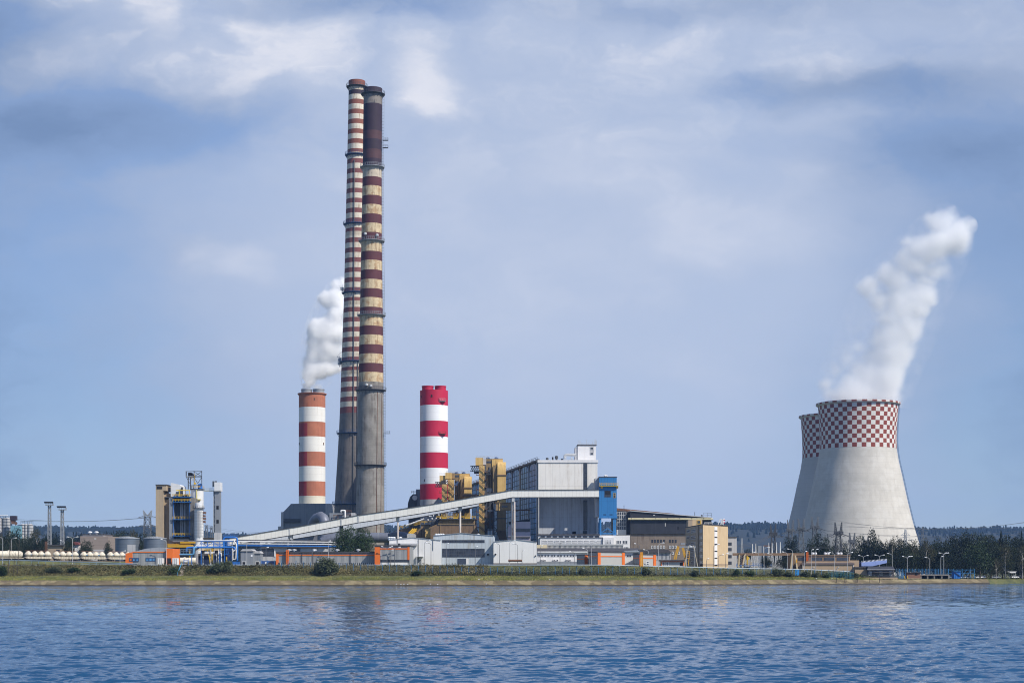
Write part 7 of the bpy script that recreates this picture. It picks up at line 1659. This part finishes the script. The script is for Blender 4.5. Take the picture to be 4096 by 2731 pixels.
def tank_wagon():
    t = thing('tank_wagon', (0, 0, 0), 'wagon', 'tank wagon', 'cream tank wagons on the siding'); L = 13.6
    MB().tube([(-6.6, 0, 2.7), (-6.35, 0, 2.7), (-5.6, 0, 2.7), (5.6, 0, 2.7), (6.35, 0, 2.7), (6.6, 0, 2.7)], [.5, 1.15, 1.5, 1.5, 1.15, .5], 28).build('vessel', M_vessel, t, smooth=60)
    MB().box(-6.7, 6.7, -1.2, 1.2, .9, 1.25).build('chassis', M_chassis, t); MB().lathe(0, 0, [(.5, 4.1), (.5, 4.45), (.2, 4.5)], 14).build('dome', M_vessel, t)
    mb = MB()
    for x in (-4, 0, 4): mb.lathe(0, 0, [(0, 0)] * 2, 3) if False else mb.tube([(x - .08, 0, 2.7), (x + .08, 0, 2.7)], 1.53, 28)
    mb.build('band', M_chassis, t, smooth=60); bogies(t, L); return t
hw = hopper_wagon(); labs = ['hopper wagon of four cream bulbs right behind the cylindrical tank wagon', 'hopper wagon of four cream bulbs behind the two armed lamp', 'hopper wagon of four cream bulbs in front of the brown hall', 'hopper wagon of four cream bulbs running in behind the left workshop']
for i in range(4):
    w = hw if i == 0 else copy_tree(hw)
    p = q0 + du * (7.1 + 14.6 * i); w.location = (p.x, p.y, 10.62); w.rotation_euler.z = HD; w['label'] = labs[i]
tw = tank_wagon(); p = q0 - du * 7.6; tw.location = (p.x, p.y, 10.62); tw.rotation_euler.z = HD; tw['label'] = 'long cylindrical cream tank wagon at the left end of the train'
w = copy_tree(tw); w.location = (X(738, 770), 770, GZ(X(738, 770), 770) + .2); w.rotation_euler.z = .25; w['label'] = 'cream tank wagon glimpsed below the blue pipes right of the left workshop'

# ---------------------------------------------------------------- guard pipe, fences, stairs on the bank
def bank(px, s_):
    """point of the bank s_ metres behind the water line on photo column px"""
    Y = 640.0 + s_
    for _ in range(8): Y = shore(X(px, Y)) + s_
    x = X(px, Y); return Vector((x, Y, GZ(x, Y)))
t = thing('guard_pipe', bank(1500, 29), 'long pale pipe rail running along the top of the bank', 'pipe rail')
pts = [bank(c, 29.2) + Vector((0, 0, .45)) for c in list(range(590, 3400, 40)) + [3420]]
MB().tube(pts, .2, 8).build('pipe', mat('pale_blue_pipe', (.40, .46, .50), var=.2), t, smooth=60)
mb = MB()
for p in pts: mb.box(p.x - .12, p.x + .12, p.y - .1, p.y + .1, p.z - 1.0, p.z - .1)
mb.build('support', M_steel, t)
t = thing('bank_railing', bank(250, 30), 'two railed grey blue pipe railing at the left end of the bank', 'railing')
p1 = [P(c, y, 672) for c, y in ((-40, 2238), (150, 2242), (400, 2249), (548, 2254))]; p2 = [P(c, y, 671) for c, y in ((-40, 2260), (150, 2259), (300, 2257), (548, 2256))]
MB().tube(p1, .22, 8).build('upper_rail', mat('grey_blue_pipe', (.16, .22, .28), var=.15), t); MB().tube(p2, .16, 8).build('lower_rail', MATS['grey_blue_pipe'], t)
for c in range(-20, 420, 29):
    a = P(c, lerp([(-40, 2238), (150, 2242), (400, 2249)], c), 671.6); MB().tube([(a.x, a.y, GZ(a.x, a.y) - .4), a], .1, 6).build('post', MATS['grey_blue_pipe'], t)
t = thing('post_fence', bank(2000, 16.5), 'long row of blue fence posts with forked tops along the bank', 'fence')
fp = []
for i in range(82):
    c = 1040 + i * 28.8; s_ = lerp([(1040, 27), (1370, 22), (1850, 16.5), (3390, 16.0)], c); p = bank(c, s_); h_ = 2.6
    fp.append(p); mb = MB(); mb.box(p.x - .075, p.x + .075, p.y - .075, p.y + .075, p.z - .5, p.z + h_)
    for s2 in (-1, 1): mb.bar(p + Vector((0, 0, h_ - .05)), p + Vector((s2 * .28, 0, h_ + .5)), .1)
    mb.build('post', M_bfence, t)
mb = MB()
for k in range(6): mb.tube([p + Vector((0, 0, .35 + k * .42)) for p in fp], .022, 4)
mb.build('wire', M_gsteel, t)
t = thing('bank_stairs', bank(735, 14), 'concrete stairs with a blue handrail going up the bank', 'stairs')
a, b_ = bank(722, 14.5), bank(738, 28.5); mb = MB()
for i in range(24):
    p = a + (b_ - a) * (i / 24); q = a + (b_ - a) * ((i + 1) / 24); mb.box(p.x - .9, p.x + .9, p.y, q.y + .02, p.z - .4, q.z + .12)
mb.build('step', mat('pale_step_concrete', (.46, .40, .33), var=.15), t)
mb = MB(); mb.rail([a + Vector((-1.2, 0, .1)), b_ + Vector((-1.2, 0, .1))], 1.3, 2, .13); mb.build('handrail', mat('bright_blue_rail', (.08, .3, .5)), t)
t = thing('blue_gate', bank(744, 28.6), 'blue gate frame with white plates at the top of the bank stairs', 'gate'); p = bank(744, 28.8)
mb = MB()
for o in (-.9, .9): mb.box(p.x + o - .12, p.x + o + .12, p.y, p.y + .2, p.z - .4, p.z + 3.0)
for zz in (.6, 2.4): mb.box(p.x - .78, p.x + .78, p.y + .05, p.y + .15, p.z + zz, p.z + zz + .14)
mb.build('frame', M_bpipe, t); MB().box(p.x - .7, p.x + .5, p.y + .02, p.y + .045, p.z + 1.7, p.z + 2.3).build('plate', M_headw, t)
# depth gauge posts in the shallow water by the revetment
for px in (3345, 3379, 3384, 3424, 3429, 3479, 3518):
    p = bank(px, 1.6); MB().tube([(p.x, p.y, p.z - .6), (p.x, p.y - .25, p.z + 2.1)], .13, 6).build('shore_post', M_wheel, loc=p, label='dark wooden post standing at the foot of the concrete shore', cat='post', group='dark posts along the concrete shore')
# gulls
for i, (px, s_) in enumerate(((1585, .9), (1603, .7), (1615, .8), (1630, .7), (1721, .9), (1750, .6), (1945, 1.0), (1915, 5.5), (2198, 5.2), (3327, 6), (3265, 6.5))):
    p = bank(px, s_); mb = MB(); mb.lathe(0, 0, [(0.02, 0)] * 2, 3) if False else None
    mb.tube([p + Vector((-.28, 0, .22)), p + Vector((-.12, 0, .26)), p + Vector((.1, 0, .3)), p + Vector((.2, 0, .42)), p + Vector((.3, 0, .46)), p + Vector((.38, 0, .44))], [.03, .11, .13, .07, .06, .015], 8)
    for o in (-.04, .04): mb.bar(p + Vector((0, o, 0)), p + Vector((0, o, .2)), .03)
    mb.build('gull', M_headw, loc=p, label='white gull standing at the edge of the concrete shore', cat='gull', group='gulls resting on the shore')
# ---------------------------------------------------------------- trees, bushes and ground cover
def rvec(rg, n):
    v = rg.normal(size=(n, 3)); return v / np.linalg.norm(v, axis=1, keepdims=True)
def quads_at(c, size, rg, squash=1.0):
    n = len(c); a = rvec(rg, n); b_ = np.cross(a, rvec(rg, n)); b_ /= np.linalg.norm(b_, axis=1, keepdims=True) + 1e-9
    s1 = (size * rg.uniform(.6, 1.3, n))[:, None]; s2 = (size * rg.uniform(.35, .8, n))[:, None]
    v = np.stack([c - a * s1, c + b_ * s2, c + a * s1, c - b_ * s2], 1).reshape(-1, 3)
    return v
def crown_points(kind, n, rg):
    """leaf positions in a unit box (x,y in -.5...5, z 0..1 from crown foot to top)"""
    pts = []
    if kind in ('broad', 'round'):
        k = 28
        lob = rvec(rg, k) * (rg.uniform(.45, .95, k)[:, None] ** .6); lob[:, 2] = np.abs(lob[:, 2]) * 1.1 - .28
        c = lob * [.34, .34, .34] + [0, 0, .48]; c[:, 2] *= 1.0; r = rg.uniform(.11, .19, k)
        for i in range(k):
            m = n // k; d_ = rvec(rg, m) * (rg.uniform(.55, 1.08, m) ** .5)[:, None]
            pts.append(c[i] + d_ * r[i])
        m = n // 8; pts.append(np.array([0, 0, .42]) + rvec(rg, m) * rg.uniform(.1, .3, m)[:, None])
    elif kind == 'conifer':
        z = 1 - rg.uniform(0, 1, n) ** .6; lay = .65 + .35 * np.abs(np.sin(z * 22 + rg.uniform(0, .5, n))); r = (1 - z) * .5 * lay * rg.uniform(.4, 1.05, n)
        th = rg.uniform(0, 6.283, n); th += .35 * np.sin(th * 5); pts.append(np.stack([r * np.cos(th), r * np.sin(th), z - r * .25], 1))
    elif kind == 'birch':
        k = 30; z = rg.uniform(.1, .95, k); rr_ = .40 * np.sin(np.clip(z * 1.05, 0, 1) * np.pi) ** .75 * rg.uniform(.3, 1, k); th = rg.uniform(0, 6.283, k)
        c = np.stack([rr_ * np.cos(th), rr_ * np.sin(th), z], 1)
        for i in range(k):
            m = n // k; d_ = rg.normal(size=(m, 3)) * [.06, .06, .075]; d_[:, 2] -= np.abs(rg.normal(size=m)) * .06; pts.append(c[i] + d_)
    elif kind == 'bush':
        k = 16; c = rvec(rg, k) * [.33, .33, .5] * rg.uniform(.4, 1, k)[:, None]; c[:, 2] = np.abs(c[:, 2]) + .2
        for i in range(k):
            m = n // k; pts.append(c[i] + rvec(rg, m) * (rg.uniform(.3, 1.1, m) ** .5)[:, None] * [.16, .16, .26])
    return np.concatenate(pts)
PROTO = {}
def proto(kind, var, leaf, lmat, bark, n, foot):
    key = (kind, var, lmat.name)
    if key in PROTO: return PROTO[key]
    rg = np.random.default_rng(sum(map(ord, kind)) * 7 + var)
    p = crown_points(kind, n, rg); lo, hi = np.percentile(p[:, 2], [.5, 99.6]); p[:, 2] = (p[:, 2] - lo) / (hi - lo); p[:, :2] *= .49 / np.percentile(np.abs(p[:, :2]), 98.5)
    p[:, 2] = foot + np.clip(p[:, 2], -.05, 1.2) * (1 - foot)
    v = quads_at(p, leaf, rg); q = np.arange(len(v)).reshape(-1, 4)
    v = v.copy()
    me = bpy.data.meshes.new(kind + '_crown'); m = len(q)
    me.vertices.add(len(v)); me.vertices.foreach_set('co', v.astype(np.float32).ravel()); me.loops.add(m * 4); me.loops.foreach_set('vertex_index', q.astype(np.int32).ravel())
    me.polygons.add(m); me.polygons.foreach_set('loop_start', np.arange(0, m * 4, 4, dtype=np.int32)); me.polygons.foreach_set('loop_total', np.full(m, 4, np.int32)); me.materials.append(lmat); me.update(calc_edges=True)
    mb = MB(); rr_ = random.Random(var); w = .03
    top = .9 if kind in ('birch', 'conifer') else .62
    mb.tube([(0, 0, -.03), (rr_.uniform(-.01, .01), rr_.uniform(-.01, .01), foot * .7 + .1), (rr_.uniform(-.03, .03), rr_.uniform(-.03, .03), top * .75), (rr_.uniform(-.05, .05), 0, top)], [w, w * .8, w * .45, w * .12], 7)
    for i in range(7 if kind != 'bush' else 4):
        z = foot + .06 + (top - foot) * .75 * i / 7; a = rr_.uniform(0, 6.28); L_ = rr_.uniform(.16, .33); mb.tube([(0, 0, z), (math.cos(a) * L_ * .5, math.sin(a) * L_ * .5, z + .09), (math.cos(a) * L_, math.sin(a) * L_, z + .2)], [w * .45, w * .3, w * .08], 5)
    tm = bpy.data.meshes.new(kind + '_trunk'); tm.from_pydata(mb.v, [], mb.f); tm.materials.append(bark)
    PROTO[key] = (me, tm); return PROTO[key]
KIND = {'broad': ('broad', .024, L_dark, M_bark, 3200, .10, 'broadleaf_tree'), 'open': ('broad', .024, L_broad, M_bark, 2600, .14, 'broadleaf_tree'), 'round': ('round', .017, L_round, M_bark, 9000, .08, 'linden_tree'), 'conifer': ('conifer', .026, L_dark, M_bark, 2600, .08, 'conifer_tree'),
        'birch': ('birch', .020, L_birch, M_birch, 2200, .16, 'birch_tree'), 'willow': ('bush', .040, L_willow, M_bark, 3600, .02, 'willow_bush'), 'bush': ('bush', .05, L_willow, M_bark, 1600, .02, 'bush'), 'dbush': ('bush', .05, L_round, M_bark, 1600, .02, 'bush')}
tr = random.Random(11)
def tree(px, top, wpx, Y, kind, label, group=None, base=None, cat='tree', loc=None):
    k, leaf, lm, bark, n, foot, nm = KIND[kind]
    if loc is None: x = X(px, Y); loc = Vector((x, Y, GZ(x, Y)))
    me, tm = proto(k, tr.randrange(3), leaf, lm, bark, n, foot)
    t = thing(nm, loc, label, cat, group)
    h = Z(top, loc.y) - loc.z; w = S(wpx, loc.y)
    t.scale = (w, w * .95, h); t.rotation_euler.z = tr.uniform(0, 6.28)
    for nm2, m in (('trunk', tm), ('crown', me)):
        o = bpy.data.objects.new(nm2, m); COL.objects.link(o); o.parent = t; ORG[o.name] = Vector(loc)
    return t
DW = 'trees of the dark wood at the right'
dl = 'dark tree of the dense wood at the right end of the far shore'
for px, tp, w, Y, k in ((3440, 2150, 62, 850, 'broad'), (3488, 2126, 66, 830, 'broad'), (3512, 2158, 64, 845, 'broad'), (3535, 2172, 66, 820, 'broad'), (3596, 2158, 62, 850, 'broad'), (3622, 2170, 64, 860, 'broad'), (3652, 2168, 66, 840, 'broad'), (3738, 2176, 70, 840, 'broad'), (3772, 2166, 74, 825, 'broad'), (3802, 2150, 78, 835, 'broad'), (3832, 2158, 76, 850, 'broad'), (3882, 2132, 96, 850, 'broad'), (3935, 2146, 80, 870, 'broad'), (3965, 2150, 78, 855, 'broad'), (4004, 2130, 50, 840, 'conifer'), (4040, 2156, 84, 860, 'broad'), (4086, 2134, 48, 850, 'conifer'), (4110, 2152, 84, 850, 'broad'),
                        (3470, 2190, 70, 870, 'broad'), (3560, 2185, 70, 880, 'broad'), (3690, 2190, 80, 880, 'broad'), (3720, 2200, 80, 810, 'broad'), (3760, 2205, 80, 805, 'broad'), (3800, 2196, 80, 800, 'broad'), (3850, 2190, 84, 805, 'broad'), (3850, 2150, 60, 880, 'broad'), (3990, 2180, 90, 810, 'broad'), (4050, 2195, 80, 812, 'broad'), (4100, 2190, 80, 815, 'broad'), (3590, 2215, 70, 800, 'broad'), (3640, 2210, 76, 790, 'broad'), (3550, 2222, 60, 795, 'broad'), (3685, 2222, 64, 790, 'broad'), (3905, 2200, 80, 830, 'broad'), (4075, 2165, 80, 880, 'broad'), (3960, 2210, 70, 800, 'broad'), (3470, 2165, 70, 920, 'broad'), (3520, 2180, 70, 930, 'broad'), (3575, 2175, 70, 930, 'broad'), (3630, 2185, 80, 930, 'broad'), (3690, 2178, 80, 930, 'broad'), (3745, 2170, 80, 930, 'broad'), (3815, 2160, 90, 930, 'broad'), (3865, 2150, 80, 930, 'broad'), (3915, 2150, 80, 930, 'broad'), (3975, 2148, 80, 930, 'broad'), (4020, 2150, 80, 930, 'broad'), (4070, 2150, 80, 930, 'broad'), (3880, 2215, 80, 795, 'broad'), (3945, 2225, 80, 790, 'broad'), (4010, 2225, 80, 795, 'broad'), (4085, 2225, 80, 800, 'broad'), (3825, 2225, 70, 790, 'broad'), (3780, 2235, 70, 785, 'broad')):
    tree(px, tp - 7, w * 1.15, Y, k, dl if k == 'broad' else 'narrow dark conifer spire rising from the wood at the right', DW)
for px, tp, w, Y, lab in ((3568, 2143, 52, 815, 'reddish thin birch over the gatehouse'), (3706, 2152, 62, 790, 'tall loose birch between the lattice pylon and the dark wood'), (4022, 2178, 64, 775, 'pale stemmed birch left of the white awning'), (4090, 2172, 70, 772, 'pale stemmed birch cut by the right edge'), (3655, 2172, 50, 800, 'brownish birch behind the lattice pylon'), (3985, 2235, 46, 770, 'small light birch beside the parked silver car')): tree(px, tp, w, Y, 'birch', lab, 'birches at the right')
tree(3920, 2163, 120, 768, 'open', 'large brownish tree standing in front of the dark wood'); 
for px, tp, w, Y, k, lab in ((3146, 2150, 46, 890, 'broad', 'left of two dark trees at the foot of the rear cooling tower'), (3174, 2142, 54, 880, 'broad', 'right of two dark trees at the foot of the rear cooling tower'), (3240, 2156, 56, 870, 'broad', 'dark tree at the left of the clump before the nearer cooling tower'), (3272, 2134, 76, 875, 'broad', 'tallest dark tree of the clump before the nearer cooling tower'), (3306, 2146, 60, 865, 'broad', 'dark tree at the right of the clump before the nearer cooling tower'), (3345, 2160, 46, 895, 'broad', 'dark tree just behind the lone dark twin horned tower'), (3376, 2164, 50, 900, 'broad', 'dark tree between the two lower twin horned towers'), (3410, 2180, 56, 910, 'broad', 'low dark tree behind the lower twin horned tower'), (2990, 2196, 60, 960, 'broad', 'low dark tree behind the switchgear frames'), (3045, 2206, 70, 940, 'broad', 'low dark tree behind the grey portal'), (3100, 2200, 64, 930, 'broad', 'low dark tree behind the white masts'), (3200, 2200, 60, 900, 'broad', 'low dark tree over the right end of the brown gantry'), (3135, 2225, 60, 800, 'broad', 'dark tree under the brown gantry near its raking legs'), (3065, 2228, 60, 800, 'broad', 'dark tree under the middle of the brown gantry')): tree(px, tp, w, Y, k, lab)
for i in range(22): tree(4150 + i * 34, 2150 + (i * 37) % 30, 96, 800 + (i * 53) % 110, 'broad', dl, DW)
# left trees
for px, tp, w, Y, k, lab in ((-6, 2122, 44, 900, 'birch', 'thin birch cut by the left edge'), (38, 2126, 60, 880, 'broad', 'dark tree under the dark bin'), (66, 2116, 60, 890, 'broad', 'dark tree in front of the light blue shed'), (98, 2150, 60, 860, 'broad', 'dark tree below the three joined silos'), (122, 2136, 44, 880, 'broad', 'dark tree right below the brightest joined silo'), (146, 2106, 60, 885, 'birch', 'tall loose birch right of the three joined silos'), (178, 2140, 50, 900, 'broad', 'dark tree left of the taller floodlight mast'), (15, 2170, 70, 850, 'broad', 'dark tree low behind the cylindrical wagon'), (60, 2172, 70, 840, 'broad', 'dark low tree behind the first hopper wagon'), (145, 2160, 70, 860, 'broad', 'dark tree under the tall loose birch'), (215, 2156, 50, 910, 'broad', 'dark tree between the floodlight masts and the pale shed'), (278, 2154, 46, 815, 'broad', 'dark round tree right of the pale shed'), (345, 2162, 52, 810, 'broad', 'leafy tree before the brown hall'), (432, 2170, 34, 850, 'broad', 'drooping dark tree at the right corner of the brown hall'), (455, 2138, 62, 930, 'broad', 'dark tree behind the nearer storage tank'), (486, 2126, 70, 940, 'broad', 'bushy dark tree above the nearer storage tank'), (532, 2113, 50, 930, 'birch', 'pale birch between the two storage tanks'), (565, 2136, 64, 950, 'broad', 'dark tree left of the forked pylon'), (610, 2140, 56, 960, 'broad', 'dark tree under the forked pylon'), (28, 2150, 70, 905, 'broad', 'dark tree low between the far white silos and the dark bin'), (85, 2160, 70, 905, 'broad', 'dark tree low before the three joined silos'), (168, 2165, 70, 905, 'broad', 'dark low tree just left of the taller floodlight mast foot'), (500, 2140, 70, 990, 'broad', 'dark tree behind the rim of the nearer storage tank')): tree(px, tp - 3, w * (1.3 if k == 'broad' else 1.1), Y, k, lab)
tree(1393, 2108, 128, 735, 'round', 'left and taller half of the round leafy tree pair behind the long workshop'); tree(1452, 2116, 104, 738, 'round', 'right half of the round leafy tree pair behind the long workshop')
# bushes on the bank
def bb(px, tp, w, s_, k, lab, nm='bushes on the bank'): p = bank(px, s_); tree(px, tp, w, p.y, k, lab, nm, cat='bush', loc=p)
for px, tp, w, s_, k, lab in ((1302, 2229, 92, 16, 'willow', 'largest grey green willow bush on the bank, before the long workshop'), (884, 2246, 84, 18, 'willow', 'wide grey green willow bush below the blue pipe tower'), (1268, 2250, 40, 15.5, 'willow', 'lower willow shoots at the left flank of the largest willow bush'), (1334, 2248, 42, 16.5, 'willow', 'willow shoots at the right flank of the largest willow bush'), (912, 2240, 40, 20, 'willow', 'pointed willow shoot bush beside the wide one below the pipe tower'), (697, 2268, 46, 16, 'dbush', 'dark bush just left of the bank stairs'), (520, 2272, 66, 17, 'dbush', 'dark bush below the left workshop front'), (215, 2264, 70, 18, 'bush', 'yellowish bush below the hopper wagons'), (300, 2268, 60, 19, 'dbush', 'dark bush under the two armed lamp'), (8, 2262, 46, 14, 'dbush', 'dark bush at the left edge of the bank'), (840, 2272, 40, 17, 'dbush', 'low dark bush right of the bank stairs'),
                              (1665, 2282, 50, 15, 'dbush', 'spiky dark bush below the plain pale hall'), (2330, 2270, 44, 17, 'bush', 'light bush below the small louvred unit'), (2582, 2270, 46, 16, 'willow', 'pale willow bush below the unit with the orange ladder'), (2782, 2280, 32, 14, 'willow', 'leaning willow bush below the beige office corner'), (2945, 2276, 28, 15, 'dbush', 'small dark bush left of the paired right hand bushes'), (3000, 2276, 50, 16, 'dbush', 'dark bush below the yellow hanging cab'), (3112, 2272, 58, 16, 'willow', 'tall pale bush below the white masts'), (3150, 2284, 40, 15, 'bush', 'low bush left of the bright blue cabinet'), (3222, 2282, 44, 14, 'bush', 'bush right of the bright blue cabinet'), (3262, 2290, 36, 13, 'bush', 'low bush below the sand hall lamps'), (3308, 2291, 44, 12, 'dbush', 'dark bush left of the teal mesh fence'), (3362, 2290, 46, 12, 'dbush', 'dark bush in the middle of the teal mesh fence'), (3414, 2291, 40, 12, 'bush', 'bush at the right end of the teal mesh fence'), (3398, 2302, 30, 9, 'bush', 'small yellowish bush before the teal mesh fence')): bb(px, tp, w, s_, k, lab)
for px, tp, lab in ((33, 2158, 'bare dead sapling nearest the left edge'), (54, 2206, 'bare dead sapling with forked twigs'), (70, 2150, 'tall bare sapling right of the forked one')):
    p = bank(px, 17); z1 = Z(tp, p.y); h = z1 - p.z; mb = MB(); mb.tube([p - Vector((0, 0, .3)), p + Vector((.3, 0, h * .5)), p + Vector((.9, 0, h))], [.16, .12, .04], 6)
    rr = random.Random(px)
    for i in range(9): z = h * (.3 + .07 * i); a = rr.uniform(0, 6.28); q = p + Vector((.2 + .7 * z / h, 0, z)); mb.tube([q, q + Vector((math.cos(a) * 1.2, math.sin(a), 1.0)), q + Vector((math.cos(a) * 1.7, math.sin(a) * 1.3, 2.2))], [.05, .035, .015], 4)
    mb.build('bare_sapling', M_bark, loc=p, label=lab, cat='tree', group='bare saplings on the bank')
# scrub, meadow and far woods: nobody could count these
rg = np.random.default_rng(21)
def ground_cover(name, x0, x1, s0, s1, n, hmax, size, m, clump, blades=False, label=None, dens=None):
    x = rg.uniform(x0, x1, n); s_ = rg.uniform(s0, s1, n)
    nz = .5 + .5 * np.sin(x * .21 + 1.3 * np.sin(x * .057)) * np.sin(s_ * .35 + x * .11); nz2 = .5 + .5 * np.sin(x * .9 + s_ * .8) * np.sin(x * .37 - s_)
    nz3 = np.clip(.5 + .7 * np.sin(x * .083 + 2.2) * np.sin(x * .031 + s_ * .13 + .5) + .35 * np.sin(x * .47 + s_ * .25), 0, 1)
    hh_ = hmax * (.12 + .42 * nz3 * clump * (.4 + .6 * nz) + .25 * nz2) 
    y = np.array([shore(a) for a in x]) + s_; z = np.array([GZ(a, b_) for a, b_ in zip(x, y)])
    if blades:
        th = rg.uniform(0, 3.14, n); w = size * rg.uniform(.5, 1.2, n); ln = rg.normal(0, .25, n) * hh_; dx, dy = np.cos(th) * w, np.sin(th) * w; h_ = hh_ * rg.uniform(.5, 1.3, n)
        v = np.stack([np.stack([x - dx, y - dy, z - .05], 1), np.stack([x + dx, y + dy, z - .05], 1), np.stack([x + dx * .3 + ln, y + dy * .3, z + h_], 1), np.stack([x - dx * .3 + ln, y - dy * .3, z + h_], 1)], 1).reshape(-1, 3)
    else:
        c = np.stack([x, y, z + hh_ * rg.uniform(0, 1, n)], 1); v = quads_at(c, size, rg)
    npmesh(name, v, np.arange(len(v)).reshape(-1, 4), m, kind='stuff')
L_scrub = leafmat('bank_scrub', (.035, .036, .015), (.105, .092, .036), (.22, .18, .08), .22, .035)
L_scrubg = leafmat('green_bank_scrub', (.018, .028, .013), (.06, .07, .028), (.15, .135, .055), .2, .04)
L_grass = leafmat('meadow_grass', (.15, .165, .036), (.26, .255, .06), (.38, .33, .12), .2, .05)
L_slope = leafmat('slope_grass_blades', (.045, .07, .022), (.09, .115, .034), (.17, .17, .06), .2, .045)
L_dry = leafmat('dry_reed_grass', (.09, .075, .035), (.16, .13, .062), (.25, .20, .10), .25)
ground_cover('scrub', -235, -10, 14.5, 28.6, 36000, 1.7, .27, L_scrub, 1.7); ground_cover('scrub', -40, 168, 14.5, 19.5, 16000, 1.3, .27, L_scrubg, 1.7); ground_cover('scrub', -40, 168, 18, 28.4, 14000, .5, .24, L_scrubg, 1.4)
ground_cover('slope_grass', -40, 168, 17, 28.6, 26000, .55, .10, L_slope, 1.0, True)
ground_cover('reed_grass', -235, 168, 13.5, 16, 9000, 1.3, .07, L_dry, .7, True); ground_cover('reed_grass', -235, 168, 26, 30, 5000, .9, .08, L_dry, .6, True)
ground_cover('meadow_grass', -235, 250, 4.6, 14, 60000, .62, .10, L_grass, .6, True)
ground_cover('lawn_scrub', 168, 262, 5, 16, 4000, .7, .3, L_scrubg, .8)
for nm, px0, px1, Y, tp, n in (('far_wood', 180, 660, 1700, 2118, 150), ('far_wood', 1500, 1640, 1800, 2108, 36), ('far_wood', 860, 1140, 2200, 2150, 60)):
    vs = []; me_v = []
    for i in range(n):
        px = tr.uniform(px0, px1); Yq_ = Y + tr.uniform(-80, 160); x = X(px, Yq_); base = GZ(x, Yq_); top = Z(tp + 10 * abs(tr.gauss(0, .8)) + (6 if tr.random() < .3 else 0), Yq_); kd = 'conifer' if tr.random() < .5 else 'broad'
        p = crown_points(kd, 260, rg); w = tr.uniform(10, 17); h = top - base
        p = p * [w, w, h * .8] + [x, Yq_, base + h * .2]; me_v.append(quads_at(p, .95, rg))
        m = 60; q = np.stack([rg.uniform(-w / 2, w / 2, m) + x, rg.uniform(-4, 4, m) + Yq_, base + rg.uniform(0, .5, m) * h], 1); me_v.append(quads_at(q, 1.6, rg))
    v = np.concatenate(me_v); npmesh(nm, v, np.arange(len(v)).reshape(-1, 4), L_far, kind='stuff')
# tree line on the hills
n = 8000; x = rg.uniform(-3000, 3000, n); y = 6200 - np.abs(rg.normal(0, 1, n)) * 420 + 60
y = np.clip(y, 3900, 6280); me_v = []
for a, b_ in zip(x, y):
    z = hillz(a, b_) - 2; h = rg.uniform(10, 20) * (1.35 if rg.random() < .1 else 1); w = rg.uniform(9, 17)
    for th in (0.3, 1.9):
        c_, s_ = math.cos(th) * w / 2, math.sin(th) * w / 2
        me_v.append([(a - c_, b_ - s_, z), (a + c_, b_ + s_, z), (a + c_ * .45, b_ + s_ * .45, z + h), (a - c_ * .45, b_ - s_ * .45, z + h * .93)])
v = np.array(me_v).reshape(-1, 3); npmesh('hill_forest', v, np.arange(len(v)).reshape(-1, 4), L_far, kind='stuff')
